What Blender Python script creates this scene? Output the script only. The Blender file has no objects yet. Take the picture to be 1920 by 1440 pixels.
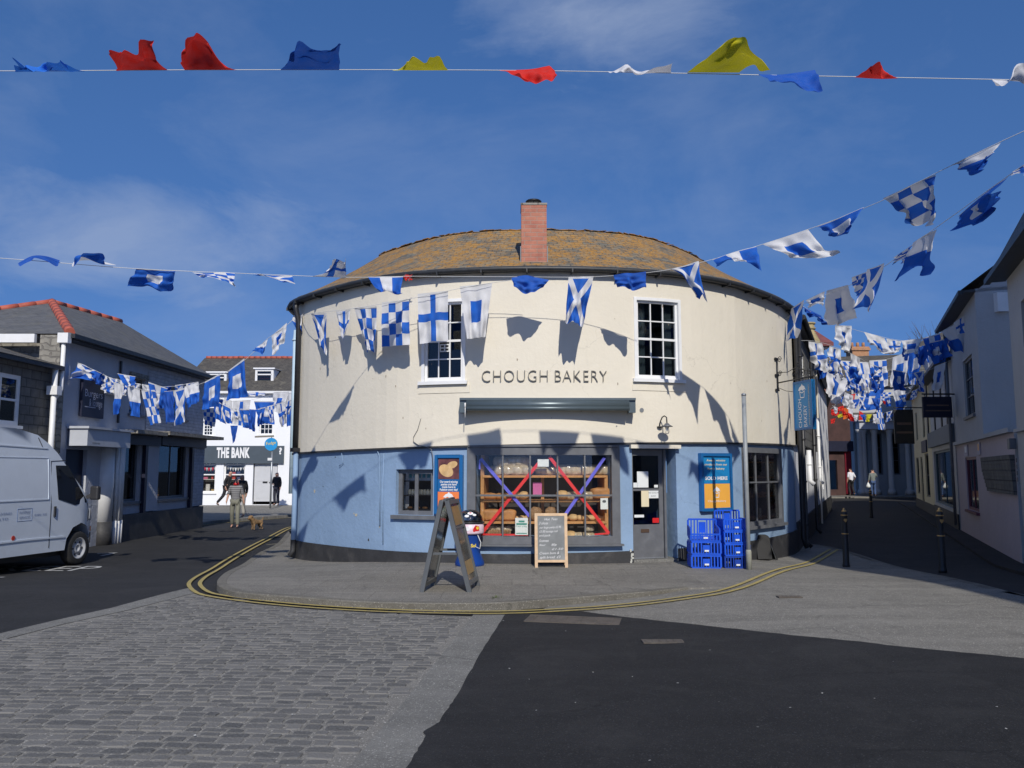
import bpy, bmesh, math, random
from mathutils import Vector, Matrix, noise as mnoise
random.seed(7)
sc = bpy.context.scene
COL = sc.collection
rad = math.radians
# ------------------------------------------------------------------ camera
FPX = 1500.0
PITCH = math.atan(162 / 1500)
EYE = Vector((0, 0, 1.6))
CP, SP = math.cos(PITCH), math.sin(PITCH)
def ray(px, py):
    xc = (px - 960) / FPX; yc = (720 - py) / FPX
    return Vector((xc, CP - yc * SP, SP + yc * CP))
def P(px, py, Y):
    d = ray(px, py); return EYE + d * (Y / d.y)
def sm(t):
    t = max(0.0, min(1.0, t)); return t * t * (3 - 2 * t)
def drop(x, y):
    return 0.2 * sm((y - 11) / 5) * sm((abs(x - .8) - 2.0) / 3.4)
def zroad(x, y):
    return -drop(x, y) - 0.085 * (1 - sm((x - .8) / 2.6))
def zpave(x, y):
    return -drop(x, y)
def G(px, py, zf=zpave):
    z = 0.0; d = ray(px, py)
    for _ in range(12):
        t = (z - EYE.z) / d.z; p = EYE + d * t; z = zf(p.x, p.y)
    return Vector((p.x, p.y, z))
cam_d = bpy.data.cameras.new('camera'); cam = bpy.data.objects.new('camera', cam_d); COL.objects.link(cam)
cam.location = EYE; cam.rotation_euler = (rad(90) + PITCH, 0, 0)
cam_d.sensor_width = 36; cam_d.lens = 36 * FPX / 1920; cam_d.clip_end = 3000; cam_d.clip_start = .05
sc.camera = cam
# ------------------------------------------------------------------ node helpers
def newmat(name):
    m = bpy.data.materials.new(name); m.use_nodes = True
    nt = m.node_tree; b = nt.nodes['Principled BSDF']
    return m, nt, b
def mth(nt, op, a, b=None, c=None):
    n = nt.nodes.new('ShaderNodeMath'); n.operation = op
    for i, v in enumerate((a, b, c)):
        if v is None: continue
        if isinstance(v, (int, float)): n.inputs[i].default_value = v
        else: nt.links.new(v, n.inputs[i])
    return n.outputs[0]
def mixc(nt, fac, a, b, mode='MIX'):
    n = nt.nodes.new('ShaderNodeMix'); n.data_type = 'RGBA'; n.blend_type = mode
    for sock, v in ((n.inputs[0], fac), (n.inputs[6], a), (n.inputs[7], b)):
        if isinstance(v, (int, float)): sock.default_value = v
        elif isinstance(v, tuple): sock.default_value = (v[0], v[1], v[2], 1)
        else: nt.links.new(v, sock)
    return n.outputs[2]
def nz(nt, vec, scale, detail=4, rough=.6, out='Fac', dist=0):
    n = nt.nodes.new('ShaderNodeTexNoise'); n.inputs['Scale'].default_value = scale
    n.inputs['Detail'].default_value = detail; n.inputs['Roughness'].default_value = rough; n.inputs['Distortion'].default_value = dist
    if vec is not None: nt.links.new(vec, n.inputs['Vector'])
    return n.outputs[out]
def ramp(nt, fac, a, b, ca=0.0, cb=1.0):
    n = nt.nodes.new('ShaderNodeMapRange'); n.inputs[1].default_value = a; n.inputs[2].default_value = b
    n.inputs[3].default_value = ca; n.inputs[4].default_value = cb
    nt.links.new(fac, n.inputs[0]); return n.outputs[0]
def objco(nt, which='Object'):
    n = nt.nodes.new('ShaderNodeTexCoord'); return n.outputs[which]
def bump(nt, b, h, strength=.3, dist=.01, prev=None):
    n = nt.nodes.new('ShaderNodeBump'); n.inputs['Strength'].default_value = strength; n.inputs['Distance'].default_value = dist
    nt.links.new(h, n.inputs['Height'])
    if prev is not None: nt.links.new(prev, n.inputs['Normal'])
    nt.links.new(n.outputs[0], b.inputs['Normal']); return n.outputs[0]
def mul(c, k): return tuple(min(1, x * k) for x in c)
def M(name, col, rough=.6, var=.12, scale=3, bmp=0.0, bscale=40, metal=0.0, dirt=None, dirt_amt=.3, dscale=1.2, spec=.5, fine=0.0):
    m, nt, b = newmat(name); co = objco(nt)
    f = nz(nt, co, scale, 5)
    c = mixc(nt, ramp(nt, f, .3, .7), mul(col, 1 - var), mul(col, 1 + var))
    if fine:
        g = nz(nt, co, scale * 40, 2)
        c = mixc(nt, ramp(nt, g, .35, .65), c, mixc(nt, 1.0, c, mul((1, 1, 1), 1 - fine), 'MULTIPLY'))
    if dirt:
        g = nz(nt, co, dscale, 8, .7, dist=.4)
        c = mixc(nt, ramp(nt, g, .52, .75, 0, dirt_amt), c, dirt)
    nt.links.new(c, b.inputs['Base Color'])
    b.inputs['Roughness'].default_value = rough; b.inputs['Metallic'].default_value = metal
    b.inputs['Specular IOR Level'].default_value = spec
    if bmp: bump(nt, b, nz(nt, co, bscale, 4), bmp, .01)
    return m
def glassmat(name, tint=(.9, .95, .95), refl=.12):
    m, nt, b = newmat(name); nt.nodes.remove(b)
    out = nt.nodes['Material Output']
    t = nt.nodes.new('ShaderNodeBsdfTransparent'); t.inputs[0].default_value = (*tint, 1)
    g = nt.nodes.new('ShaderNodeBsdfGlossy'); g.inputs['Roughness'].default_value = .02
    fr = nt.nodes.new('ShaderNodeFresnel'); fr.inputs[0].default_value = 1.5
    fac = mth(nt, 'ADD', mth(nt, 'MULTIPLY', fr.outputs[0], .9), refl * .3)
    mx = nt.nodes.new('ShaderNodeMixShader'); nt.links.new(fac, mx.inputs[0])
    nt.links.new(t.outputs[0], mx.inputs[1]); nt.links.new(g.outputs[0], mx.inputs[2]); nt.links.new(mx.outputs[0], out.inputs[0])
    return m
def brickmat(name, c1, c2, mortar, bw, bh, msize=.01, bmp=.4, rough=.8, off=.5, lichen=None, lich_lo=.45, lich_hi=.6, warp=0.0, under=None):
    """brick / slate coursing in metric UV"""
    m, nt, b = newmat(name); uv = objco(nt, 'UV'); co = objco(nt)
    if warp:
        nn = nz(nt, co, 3, 2, out='Color')
        v = nt.nodes.new('ShaderNodeVectorMath'); v.operation = 'SUBTRACT'; nt.links.new(nn, v.inputs[0]); v.inputs[1].default_value = (.5, .5, .5)
        v2 = nt.nodes.new('ShaderNodeVectorMath'); v2.operation = 'SCALE'; nt.links.new(v.outputs[0], v2.inputs[0]); v2.inputs['Scale'].default_value = warp
        v3 = nt.nodes.new('ShaderNodeVectorMath'); v3.operation = 'ADD'; nt.links.new(uv, v3.inputs[0]); nt.links.new(v2.outputs[0], v3.inputs[1]); uv = v3.outputs[0]
    br = nt.nodes.new('ShaderNodeTexBrick'); nt.links.new(uv, br.inputs['Vector'])
    br.inputs['Scale'].default_value = 1; br.inputs['Brick Width'].default_value = bw; br.inputs['Row Height'].default_value = bh
    br.inputs['Mortar Size'].default_value = msize; br.inputs['Color1'].default_value = (*c1, 1); br.inputs['Color2'].default_value = (*c2, 1)
    br.inputs['Mortar'].default_value = (*mortar, 1); br.offset = off; br.inputs['Mortar Smooth'].default_value = .3
    f = nz(nt, co, 6, 6)
    c = mixc(nt, .35, br.outputs['Color'], mixc(nt, ramp(nt, f, .3, .7), mul(c1, .6), mul(c2, 1.4)))
    if lichen:
        g = nz(nt, co, 2.2, 10, .75, dist=.6)
        fac = ramp(nt, g, lich_lo, lich_hi, 0, .92)
        h = nz(nt, co, 17, 5, .8)
        c = mixc(nt, mth(nt, 'MULTIPLY', fac, ramp(nt, h, .38, .55)), c, lichen)
        if under:
            k = nz(nt, co, 5, 8, .7); c = mixc(nt, ramp(nt, k, .55, .7, 0, .6), c, under)
    nt.links.new(c, b.inputs['Base Color']); b.inputs['Roughness'].default_value = rough
    hh = mth(nt, 'SUBTRACT', mth(nt, 'MULTIPLY', f, .5), br.outputs['Fac'])
    bump(nt, b, hh, bmp, .015)
    return m
# ------------------------------------------------------------------ object helpers
ORG = {}
def setp(o, label=None, cat=None, group=None, kind=None):
    if label: o['label'] = label
    if cat: o['category'] = cat
    if group: o['group'] = group
    if kind: o['kind'] = kind
    return o
def thing(name, label, cat, loc=(0, 0, 0), group=None):
    o = bpy.data.objects.new(name, None); COL.objects.link(o); o.location = loc; ORG[o.name] = Vector(loc)
    o.empty_display_size = .2
    return setp(o, label, cat, group)
def copytree(o, parent=None):
    c = o.copy(); COL.objects.link(c); c.parent = parent; ORG[c.name] = ORG.get(o.name, Vector())
    for ch in list(o.children): copytree(ch, c)
    return c
class MB:
    def __init__(s): s.v = []; s.f = []; s.m = []; s.uv = []; s.sm = []
    def face(s, pts, m=0, uv=None, smooth=False):
        i = len(s.v); s.v.extend(Vector(p) for p in pts); s.f.append(list(range(i, i + len(pts)))); s.m.append(m); s.uv.append(uv); s.sm.append(smooth)
    def hexa(s, c, m=0, uvs=None):
        """8 corners: bottom ring 0-3, top ring 4-7"""
        for q in ((3, 2, 1, 0), (4, 5, 6, 7), (0, 1, 5, 4), (1, 2, 6, 5), (2, 3, 7, 6), (3, 0, 4, 7)):
            s.face([c[k] for k in q], m)
    def box(s, x0, x1, y0, y1, z0, z1, m=0, T=None):
        c = [(x0, y0, z0), (x1, y0, z0), (x1, y1, z0), (x0, y1, z0), (x0, y0, z1), (x1, y0, z1), (x1, y1, z1), (x0, y1, z1)]
        if T is not None: c = [T @ Vector(p) for p in c]
        s.hexa(c, m)
    def bar(s, a, b, w, h, m=0, up=(0, 0, 1)):
        a = Vector(a); b = Vector(b); d = (b - a).normalized(); up = Vector(up)
        if abs(d.dot(up)) > .98: up = Vector((0, 1, 0))
        x = d.cross(up).normalized(); u = x.cross(d)
        c = [a - x * w / 2 - u * h / 2, a + x * w / 2 - u * h / 2, a + x * w / 2 + u * h / 2, a - x * w / 2 + u * h / 2]
        e = [p + (b - a) for p in c]; s.hexa(c + e, m)
    def tube(s, pts, r, n=8, m=0, cap=True, smooth=True):
        pts = [Vector(p) for p in pts]; rr = r if isinstance(r, (list, tuple)) else [r] * len(pts)
        rings = []; prev = None
        for i, p in enumerate(pts):
            d = (pts[min(i + 1, len(pts) - 1)] - pts[max(i - 1, 0)]).normalized()
            if prev is None:
                x = d.cross(Vector((0, 0, 1)))
                if x.length < .1: x = d.cross(Vector((1, 0, 0)))
            else: x = prev - d * prev.dot(d)
            x.normalize(); prev = x; y = d.cross(x)
            rings.append([p + (x * math.cos(k * 2 * math.pi / n) + y * math.sin(k * 2 * math.pi / n)) * rr[i] for k in range(n)])
        for a, b in zip(rings, rings[1:]):
            for k in range(n):
                k2 = (k + 1) % n; s.face([a[k], a[k2], b[k2], b[k]], m, smooth=smooth)
        if cap: s.face(rings[0][::-1], m); s.face(rings[-1], m)
    def lathe(s, prof, c=(0, 0, 0), n=24, m=0, smooth=True, cap=True):
        c = Vector(c); rings = [[c + Vector((r * math.cos(k * 2 * math.pi / n), r * math.sin(k * 2 * math.pi / n), z)) for k in range(n)] for r, z in prof]
        for a, b in zip(rings, rings[1:]):
            for k in range(n):
                k2 = (k + 1) % n; s.face([a[k], a[k2], b[k2], b[k]], m, smooth=smooth)
        if cap and prof[0][0] > 1e-4: s.face(rings[0][::-1], m)
        if cap and prof[-1][0] > 1e-4: s.face(rings[-1], m)
    def grid(s, fn, nu, nv, m=0, uvfn=None, smooth=True):
        for i in range(nu):
            for j in range(nv):
                q = [(i / nu, j / nv), ((i + 1) / nu, j / nv), ((i + 1) / nu, (j + 1) / nv), (i / nu, (j + 1) / nv)]
                s.face([fn(*a) for a in q], m, [uvfn(*a) if uvfn else a for a in q], smooth)
    def prism(s, poly, T, d, m=0):
        """poly: 2-D points, T(u,v,w)->world, extruded w 0..d"""
        a = [T(u, v, 0) for u, v in poly]; b = [T(u, v, d) for u, v in poly]
        s.face(a[::-1], m); s.face(b, m)
        for i in range(len(poly)):
            j = (i + 1) % len(poly); s.face([a[i], a[j], b[j], b[i]], m)
    def build(s, name, mats, parent=None, weld=True, solid=0, bevel=0, subd=0, label=None):
        if not isinstance(mats, (list, tuple)): mats = [mats]
        org = ORG.get(parent.name, Vector()) if parent else Vector()
        me = bpy.data.meshes.new(name); me.from_pydata([tuple(v - org) for v in s.v], [], s.f)
        uvl = me.uv_layers.new(name='UVMap'); li = 0
        for pi, poly in enumerate(me.polygons):
            poly.material_index = s.m[pi]; poly.use_smooth = s.sm[pi]
            u = s.uv[pi]
            if u is None:
                n = poly.normal; vs = [s.v[k] for k in s.f[pi]]
                if abs(n.z) > .75: u = [(v.x, v.y) for v in vs]
                else:
                    h = Vector((-n.y, n.x, 0))
                    if h.length < 1e-6: h = Vector((1, 0, 0))
                    h.normalize(); zs = max(.3, math.sqrt(max(0, 1 - n.z * n.z)))
                    u = [(v.dot(h), v.z / zs) for v in vs]
            for k, li in enumerate(poly.loop_indices): uvl.data[li].uv = u[k]
        for m in mats: me.materials.append(m)
        if weld:
            bm = bmesh.new(); bm.from_mesh(me); bmesh.ops.remove_doubles(bm, verts=bm.verts, dist=.0004)
            bmesh.ops.recalc_face_normals(bm, faces=bm.faces) if weld == 'fix' else None
            bm.to_mesh(me); bm.free()
        o = bpy.data.objects.new(name, me); COL.objects.link(o)
        if parent: o.parent = parent
        ORG[o.name] = org
        if solid: md = o.modifiers.new('solid', 'SOLIDIFY'); md.thickness = solid; md.offset = 0
        if bevel: md = o.modifiers.new('bevel', 'BEVEL'); md.width = bevel; md.segments = 2; md.limit_method = 'ANGLE'; md.angle_limit = rad(40)
        if subd: md = o.modifiers.new('sub', 'SUBSURF'); md.levels = subd; md.render_levels = subd
        if label: o['label'] = label
        return o
# ------------------------------------------------------------------ text as mesh
_dg_fonts = {}
def textpolys(txt, size=1.0, bold=0.0, shear=0.0, align='CENTER', space=1.0):
    cu = bpy.data.curves.new('t', 'FONT'); cu.body = txt; cu.size = size; cu.align_x = align; cu.align_y = 'CENTER'; cu.offset = bold; cu.shear = shear
    cu.space_character = space; cu.resolution_u = 3
    ob = bpy.data.objects.new('t', cu); COL.objects.link(ob); bpy.context.view_layer.update()
    dg = bpy.context.evaluated_depsgraph_get(); e = ob.evaluated_get(dg); me = e.to_mesh()
    polys = [[(me.vertices[i].co.x, me.vertices[i].co.y) for i in p.vertices] for p in me.polygons]
    e.to_mesh_clear(); bpy.data.objects.remove(ob); bpy.data.curves.remove(cu)
    return polys
def text(mb, txt, size, fn, m=0, width=None, depth=0, **kw):
    """fn(x,y,d) -> world; width scales to fit"""
    po = textpolys(txt, size, **kw)
    if not po: return
    xs = [x for p in po for x, y in p]; k = 1.0
    if width: k = width / (max(xs) - min(xs))
    cx = (max(xs) + min(xs)) / 2 if kw.get('align', 'CENTER') == 'CENTER' else 0
    for p in po:
        mb.face([fn((x - cx) * k, y, depth) for x, y in p], m)
    if depth:
        from collections import Counter
        edges = Counter()
        for p in po:
            for a, b in zip(p, p[1:] + p[:1]):
                a2 = (round(a[0], 5), round(a[1], 5)); b2 = (round(b[0], 5), round(b[1], 5))
                if (b2, a2) in edges: edges[(b2, a2)] += 1
                else: edges[(a2, b2)] += 1
        for (a, b), c in edges.items():
            if c == 1:
                mb.face([fn((a[0] - cx) * k, a[1], depth), fn((b[0] - cx) * k, b[1], depth), fn((b[0] - cx) * k, b[1], 0), fn((a[0] - cx) * k, a[1], 0)], m)
# ------------------------------------------------------------------ wall mapping
def catmull(pts, step=.12):
    out = []; n = len(pts)
    for i in range(n - 1):
        p0 = Vector(pts[max(i - 1, 0)]); p1 = Vector(pts[i]); p2 = Vector(pts[i + 1]); p3 = Vector(pts[min(i + 2, n - 1)])
        k = max(2, int((p2 - p1).length / step))
        for j in range(k):
            t = j / k
            out.append(.5 * ((2 * p1) + (p2 - p0) * t + (2 * p0 - 5 * p1 + 4 * p2 - p3) * t * t + (3 * p1 - p0 - 3 * p2 + p3) * t ** 3))
    out.append(Vector(pts[-1])); return out
class Wall:
    def __init__(s, pts, curved=False):
        s.p = [Vector(p) for p in pts]; s.curved = curved
        s.s = [0]
        for a, b in zip(s.p, s.p[1:]): s.s.append(s.s[-1] + (b - a).length)
        s.L = s.s[-1]; s.n = []
        for i in range(len(s.p)):
            d = (s.p[min(i + 1, len(s.p) - 1)] - s.p[max(i - 1, 0)]).normalized(); s.n.append(Vector((d.y, -d.x)))
    def idx(s, t):
        lo, hi = 0, len(s.s) - 1
        while hi - lo > 1:
            mi = (lo + hi) // 2
            if s.s[mi] <= t: lo = mi
            else: hi = mi
        return lo
    def __call__(s, t, d, z):
        i = s.idx(t); k = (t - s.s[i]) / (s.s[i + 1] - s.s[i])
        p = s.p[i].lerp(s.p[i + 1], k); n = s.n[i].lerp(s.n[i + 1], min(1, max(0, k))).normalized()
        p = p + n * d
        if callable(z): z = z(t)
        return Vector((p.x, p.y, z))
    def nrm(s, t):
        i = s.idx(t); k = (t - s.s[i]) / (s.s[i + 1] - s.s[i]); n = s.n[i].lerp(s.n[i + 1], k).normalized(); return Vector((n.x, n.y, 0))
    def at(s, px, py, d=0.0):
        r = ray(px, py); best = None
        q = [s.p[i] + s.n[i] * d for i in range(len(s.p))]
        for i in range(len(q) - 1):
            a, b = q[i], q[i + 1]
            fa = a.x * r.y - a.y * r.x; fb = b.x * r.y - b.y * r.x
            if fa * fb <= 0 and fa != fb:
                k = fa / (fa - fb); pt = a.lerp(b, k)
                if pt.y > 0 and (best is None or pt.y < best[2]): best = (s.s[i] + k * (s.s[i + 1] - s.s[i]), EYE.z + pt.y * r.z / r.y, pt.y)
        if best is None:   # extrapolate along the last / first segment
            a, b = q[0], q[-1]
            fa = a.x * r.y - a.y * r.x; fb = b.x * r.y - b.y * r.x; k = fa / (fa - fb); pt = a.lerp(b, k)
            best = (k * s.L, EYE.z + pt.y * r.z / r.y, pt.y)
        return best[0], best[1]
    def S(s, px, py=850, d=0.0): return s.at(px, py, d)[0]
    def Z(s, px, py, d=0.0): return s.at(px, py, d)[1]
    def rect(s, x0, x1, y0, y1, d=0.0):
        """pixel box -> s0,s1,z0,z1 measured through the middle"""
        xm, ym = (x0 + x1) / 2, (y0 + y1) / 2
        return s.S(x0, ym, d), s.S(x1, ym, d), s.Z(xm, y1, d), s.Z(xm, y0, d)
    def cuts(s, a, b, step=.35):
        if not s.curved: return [a, b]
        n = max(1, int(math.ceil((b - a) / step))); return [a + (b - a) * i / n for i in range(n + 1)]
    def box(s, mb, s0, s1, z0, z1, d0, d1, m=0):
        if s1 < s0: s0, s1 = s1, s0
        if d1 < d0: d0, d1 = d1, d0
        c = s.cuts(s0, s1)
        def zz(z, t): return z(t) if callable(z) else z
        for a, b in zip(c, c[1:]):
            za0, zb0, za1, zb1 = zz(z0, a), zz(z0, b), zz(z1, a), zz(z1, b)
            A = [s(a, d1, za0), s(b, d1, zb0), s(b, d1, zb1), s(a, d1, za1)]
            B = [s(a, d0, za0), s(b, d0, zb0), s(b, d0, zb1), s(a, d0, za1)]
            uv = [(a, za0), (b, zb0), (b, zb1), (a, za1)]
            mb.face(A, m, uv); mb.face(B[::-1], m, uv[::-1])
            mb.face([A[3], A[2], B[2], B[3]], m); mb.face([B[0], B[1], A[1], A[0]], m)
            if a == c[0]: mb.face([B[0], A[0], A[3], B[3]], m, [(0, za0), (d1 - d0, za0), (d1 - d0, za1), (0, za1)])
            if b == c[-1]: mb.face([A[1], B[1], B[2], A[2]], m, [(0, zb0), (d1 - d0, zb0), (d1 - d0, zb1), (0, zb1)])
    def panel(s, mb, s0, s1, z0, z1, d, holes=(), reveal=.25, m=0, mr=None, step=.25):
        mr = m if mr is None else mr
        ss = {s0, s1}; zs = [z0, z1]
        for h in holes: ss |= {h[0], h[1]}; zs += [h[2], h[3]]
        ss = sorted(x for x in ss if s0 - 1e-6 <= x <= s1 + 1e-6)
        full = []
        for a, b in zip(ss, ss[1:]): full += s.cuts(a, b, step)[:-1]
        full.append(ss[-1])
        top = zs[1] if callable(zs[1]) else None
        bot = zs[0] if callable(zs[0]) else None
        nums = sorted({round(z, 5) for z in zs if not callable(z)})
        lv = ([bot] if bot else []) + nums + ([top] if top else [])
        def zz(z, t): return z(t) if callable(z) else z
        for a, b in zip(full, full[1:]):
            for u, v in zip(lv, lv[1:]):
                ma = (a + b) / 2; mz = (zz(u, ma) + zz(v, ma)) / 2
                if any(h[0] < ma < h[1] and h[2] < mz < h[3] for h in holes): continue
                q = [(a, zz(u, a)), (b, zz(u, b)), (b, zz(v, b)), (a, zz(v, a))]
                mb.face([s(x, d, z) for x, z in q], m, q)
        for h in holes:
            a, b, u, v = h[:4]
            for x, fl in ((a, 1), (b, 0)):
                q = [s(x, d, u), s(x, d - reveal, u), s(x, d - reveal, v), s(x, d, v)]
                mb.face(q if fl else q[::-1], mr, [(0, u), (reveal, u), (reveal, v), (0, v)])
            cc = s.cuts(a, b, step)
            for p, q2 in zip(cc, cc[1:]):
                mb.face([s(p, d, v), s(p, d - reveal, v), s(q2, d - reveal, v), s(q2, d, v)], mr)
                mb.face([s(p, d, u), s(q2, d, u), s(q2, d - reveal, u), s(p, d - reveal, u)], mr)
    def window(s, parent, s0, s1, z0, z1, cols, rows, mf, mg, d=-.12, fw=.06, bw=.025, name='window', thick=.06, glass=True, sill=None, mid=None, curtain=None):
        """frame + bars as one mesh part, glass and curtain as sub-parts"""
        mb = MB()
        s.box(mb, s0, s0 + fw, z0, z1, d - thick / 2, d + thick / 2); s.box(mb, s1 - fw, s1, z0, z1, d - thick / 2, d + thick / 2)
        s.box(mb, s0 + fw, s1 - fw, z0, z0 + fw, d - thick / 2, d + thick / 2); s.box(mb, s0 + fw, s1 - fw, z1 - fw, z1, d - thick / 2, d + thick / 2)
        for i in range(1, cols):
            x = s0 + fw + (s1 - s0 - 2 * fw) * i / cols; s.box(mb, x - bw / 2, x + bw / 2, z0 + fw, z1 - fw, d - .018, d + .018)
        for j in range(1, rows):
            z = z0 + fw + (z1 - z0 - 2 * fw) * j / rows
            w = bw * (2.0 if mid == j else 1); s.box(mb, s0 + fw, s1 - fw, z - w / 2, z + w / 2, d - .022, d + .022)
        o = mb.build(name, mf, parent)
        if sill:
            k = MB(); s.box(k, s0 - .06, s1 + .06, z0 - .07, z0 - .003, d, sill); k.build('sill', mf, o)
        if glass:
            g = MB(); s.box(g, s0 + fw, s1 - fw, z0 + fw, z1 - fw, d - .008, d - .003); g.build('glass', mg, o)
        if curtain:
            for (a, b, cm) in curtain:
                k = MB(); n = 16
                for i in range(n):
                    x0 = s0 + (s1 - s0) * (a + (b - a) * i / n); x1 = s0 + (s1 - s0) * (a + (b - a) * (i + 1) / n)
                    d0 = d - .16 + .03 * math.cos(i * 1.6); d1 = d - .16 + .03 * math.cos((i + 1) * 1.6)
                    k.face([s(x0, d0, z0), s(x1, d1, z0), s(x1, d1, z1), s(x0, d0, z1)], 0, smooth=True)
                k.build('curtain', cm, o)
        return o
def sheet(name, poly, zf, off, mat, step=.6, skirt=0, kind='structure', rng=None, mats=None):
    bm = bmesh.new()
    from mathutils.geometry import tessellate_polygon
    poly = [p for i, p in enumerate(poly) if (Vector(p) - Vector(poly[i - 1])).length > 1e-4]
    vs = [bm.verts.new((x, y, 0)) for x, y in poly]
    for t3 in tessellate_polygon([[Vector((x, y, 0)) for x, y in poly]]):
        a3, b3, c3 = [Vector(poly[q]) for q in t3]
        if abs((b3 - a3).cross(c3 - a3)) > 1e-8: bm.faces.new([vs[q] for q in t3])
    xs = [p[0] for p in poly]; ys = [p[1] for p in poly]
    for ax, lo, hi in ((0, min(xs), max(xs)), (1, min(ys), max(ys))):
        k = math.ceil(lo / step)
        while k * step < hi:
            n = Vector((1, 0, 0)) if ax == 0 else Vector((0, 1, 0))
            co = n * (k * step); bmesh.ops.bisect_plane(bm, geom=bm.verts[:] + bm.edges[:] + bm.faces[:], plane_co=co, plane_no=n); k += 1
    bmesh.ops.triangulate(bm, faces=bm.faces[:])
    for f in bm.faces:
        f.normal_update()
        if f.normal.z < 0: f.normal_flip()
    for v in bm.verts: v.co.z = zf(v.co.x, v.co.y) + off
    if skirt:
        be = [e for e in bm.edges if e.is_boundary]
        r = bmesh.ops.extrude_edge_only(bm, edges=be)
        for v in [g for g in r['geom'] if isinstance(g, bmesh.types.BMVert)]: v.co.z -= skirt
    uvl = bm.loops.layers.uv.new('UVMap')
    for f in bm.faces:
        for l in f.loops: l[uvl].uv = (l.vert.co.x, l.vert.co.y)
    me = bpy.data.meshes.new(name); bm.to_mesh(me); bm.free(); me.materials.append(mat)
    o = bpy.data.objects.new(name, me); COL.objects.link(o)
    if kind: o['kind'] = kind
    return o
def ribbon(pts, w, off=0.0):
    """world XY polyline -> polygon quads list offset sideways"""
    pts = [Vector(p) for p in pts]; L = []; R = []
    for i, p in enumerate(pts):
        d = (pts[min(i + 1, len(pts) - 1)] - pts[max(i - 1, 0)]).normalized(); n = Vector((-d.y, d.x))
        L.append(p + n * (off + w / 2)); R.append(p + n * (off - w / 2))
    return L, R
def strip(name, pts, w, off, zf, zo, mat, kind='structure', step=.25):
    pts = catmull(pts, step); L, R = ribbon(pts, w, off); mb = MB()
    for i in range(len(L) - 1):
        mb.face([(R[i].x, R[i].y, zf(*R[i]) + zo), (R[i + 1].x, R[i + 1].y, zf(*R[i + 1]) + zo), (L[i + 1].x, L[i + 1].y, zf(*L[i + 1]) + zo), (L[i].x, L[i].y, zf(*L[i]) + zo)])
    o = mb.build(name, mat); o['kind'] = kind
    for p in o.data.polygons:
        pass
    return o
def gxy(pts, zf=zroad): return [tuple(G(a, b, zf).xy) for a, b in pts]
def pip(x, y, poly):
    c = False; n = len(poly)
    for i in range(n):
        x1, y1 = poly[i]; x2, y2 = poly[i - 1]
        if (y1 > y) != (y2 > y) and x < (x2 - x1) * (y - y1) / (y2 - y1) + x1: c = not c
    return c
# ------------------------------------------------------------------ light and sky
SUN_EL, SUN_AZ = rad(36.5), rad(7)      # the light travels away from the camera and a little to the left
sd = bpy.data.lights.new('sun', 'SUN'); sd.energy = 3.7; sd.angle = rad(.53); sd.color = (1, .95, .86)
so = bpy.data.objects.new('sun', sd); COL.objects.link(so)
ld = Vector((-math.sin(SUN_AZ) * math.cos(SUN_EL), math.cos(SUN_AZ) * math.cos(SUN_EL), -math.sin(SUN_EL)))
so.rotation_euler = ld.to_track_quat('-Z', 'Y').to_euler()
w = bpy.data.worlds.new('World'); sc.world = w; w.use_nodes = True
nt = w.node_tree; bg = nt.nodes['Background']
sky = nt.nodes.new('ShaderNodeTexSky'); sky.sky_type = 'NISHITA'; sky.sun_disc = False
sky.sun_elevation = SUN_EL
sky.sun_rotation = math.atan2(-ld.x, -ld.y)      # towards the sun
sky.air_density = 1.0; sky.dust_density = .25; sky.ozone_density = 3.0; sky.altitude = 300
co = nt.nodes.new('ShaderNodeTexCoord').outputs['Generated']
mp = nt.nodes.new('ShaderNodeMapping'); mp.inputs['Scale'].default_value = (1, 1.0, 2.1); mp.inputs['Rotation'].default_value = (0, rad(18), rad(10)); nt.links.new(co, mp.inputs[0])
n1 = nz(nt, mp.outputs[0], 2.1, 8, .6, dist=.6); n2 = nz(nt, mp.outputs[0], 4.5, 10, .62, dist=.3)
cl = mth(nt, 'ADD', mth(nt, 'MULTIPLY', n1, .65), mth(nt, 'MULTIPLY', n2, .35))
cf = ramp(nt, cl, .48, .72, 0, .24)
sepn = nt.nodes.new('ShaderNodeSeparateXYZ'); nt.links.new(co, sepn.inputs[0])
# broad soft cloud banks low over the left-hand roofs and one high overhead
def bank(dx, dz, rx, rz, amt):
    # direction-space ellipse around (dx, dz) seen looking along +Y
    a = mth(nt, 'DIVIDE', mth(nt, 'SUBTRACT', mth(nt, 'DIVIDE', sepn.outputs[0], sepn.outputs[1]), dx), rx)
    b = mth(nt, 'DIVIDE', mth(nt, 'SUBTRACT', mth(nt, 'DIVIDE', sepn.outputs[2], sepn.outputs[1]), dz), rz)
    q = mth(nt, 'ADD', mth(nt, 'MULTIPLY', a, a), mth(nt, 'MULTIPLY', b, b))
    q = mth(nt, 'SUBTRACT', 1.0, mth(nt, 'POWER', q, .5))
    q = mth(nt, 'ADD', q, mth(nt, 'MULTIPLY', mth(nt, 'SUBTRACT', n2, .5), 2.2))
    q = ramp(nt, q, .0, 1.1, 0, amt)
    return mth(nt, 'MULTIPLY', q, ramp(nt, sepn.outputs[1], 0, .1))
bk = mth(nt, 'ADD', bank(-.5, .30, .27, .09, .62), bank(.1, .60, .2, .1, .5))
cf = mth(nt, 'MINIMUM', mth(nt, 'ADD', cf, bk), .5)
hsv = nt.nodes.new('ShaderNodeHueSaturation'); hsv.inputs['Saturation'].default_value = 1.22; hsv.inputs['Value'].default_value = 1.0
vma = nt.nodes.new('ShaderNodeVectorMath'); vma.operation = 'MULTIPLY_ADD'; nt.links.new(co, vma.inputs[0]); vma.inputs[1].default_value = (1, 1, .55); vma.inputs[2].default_value = (0, 0, .27)
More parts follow.
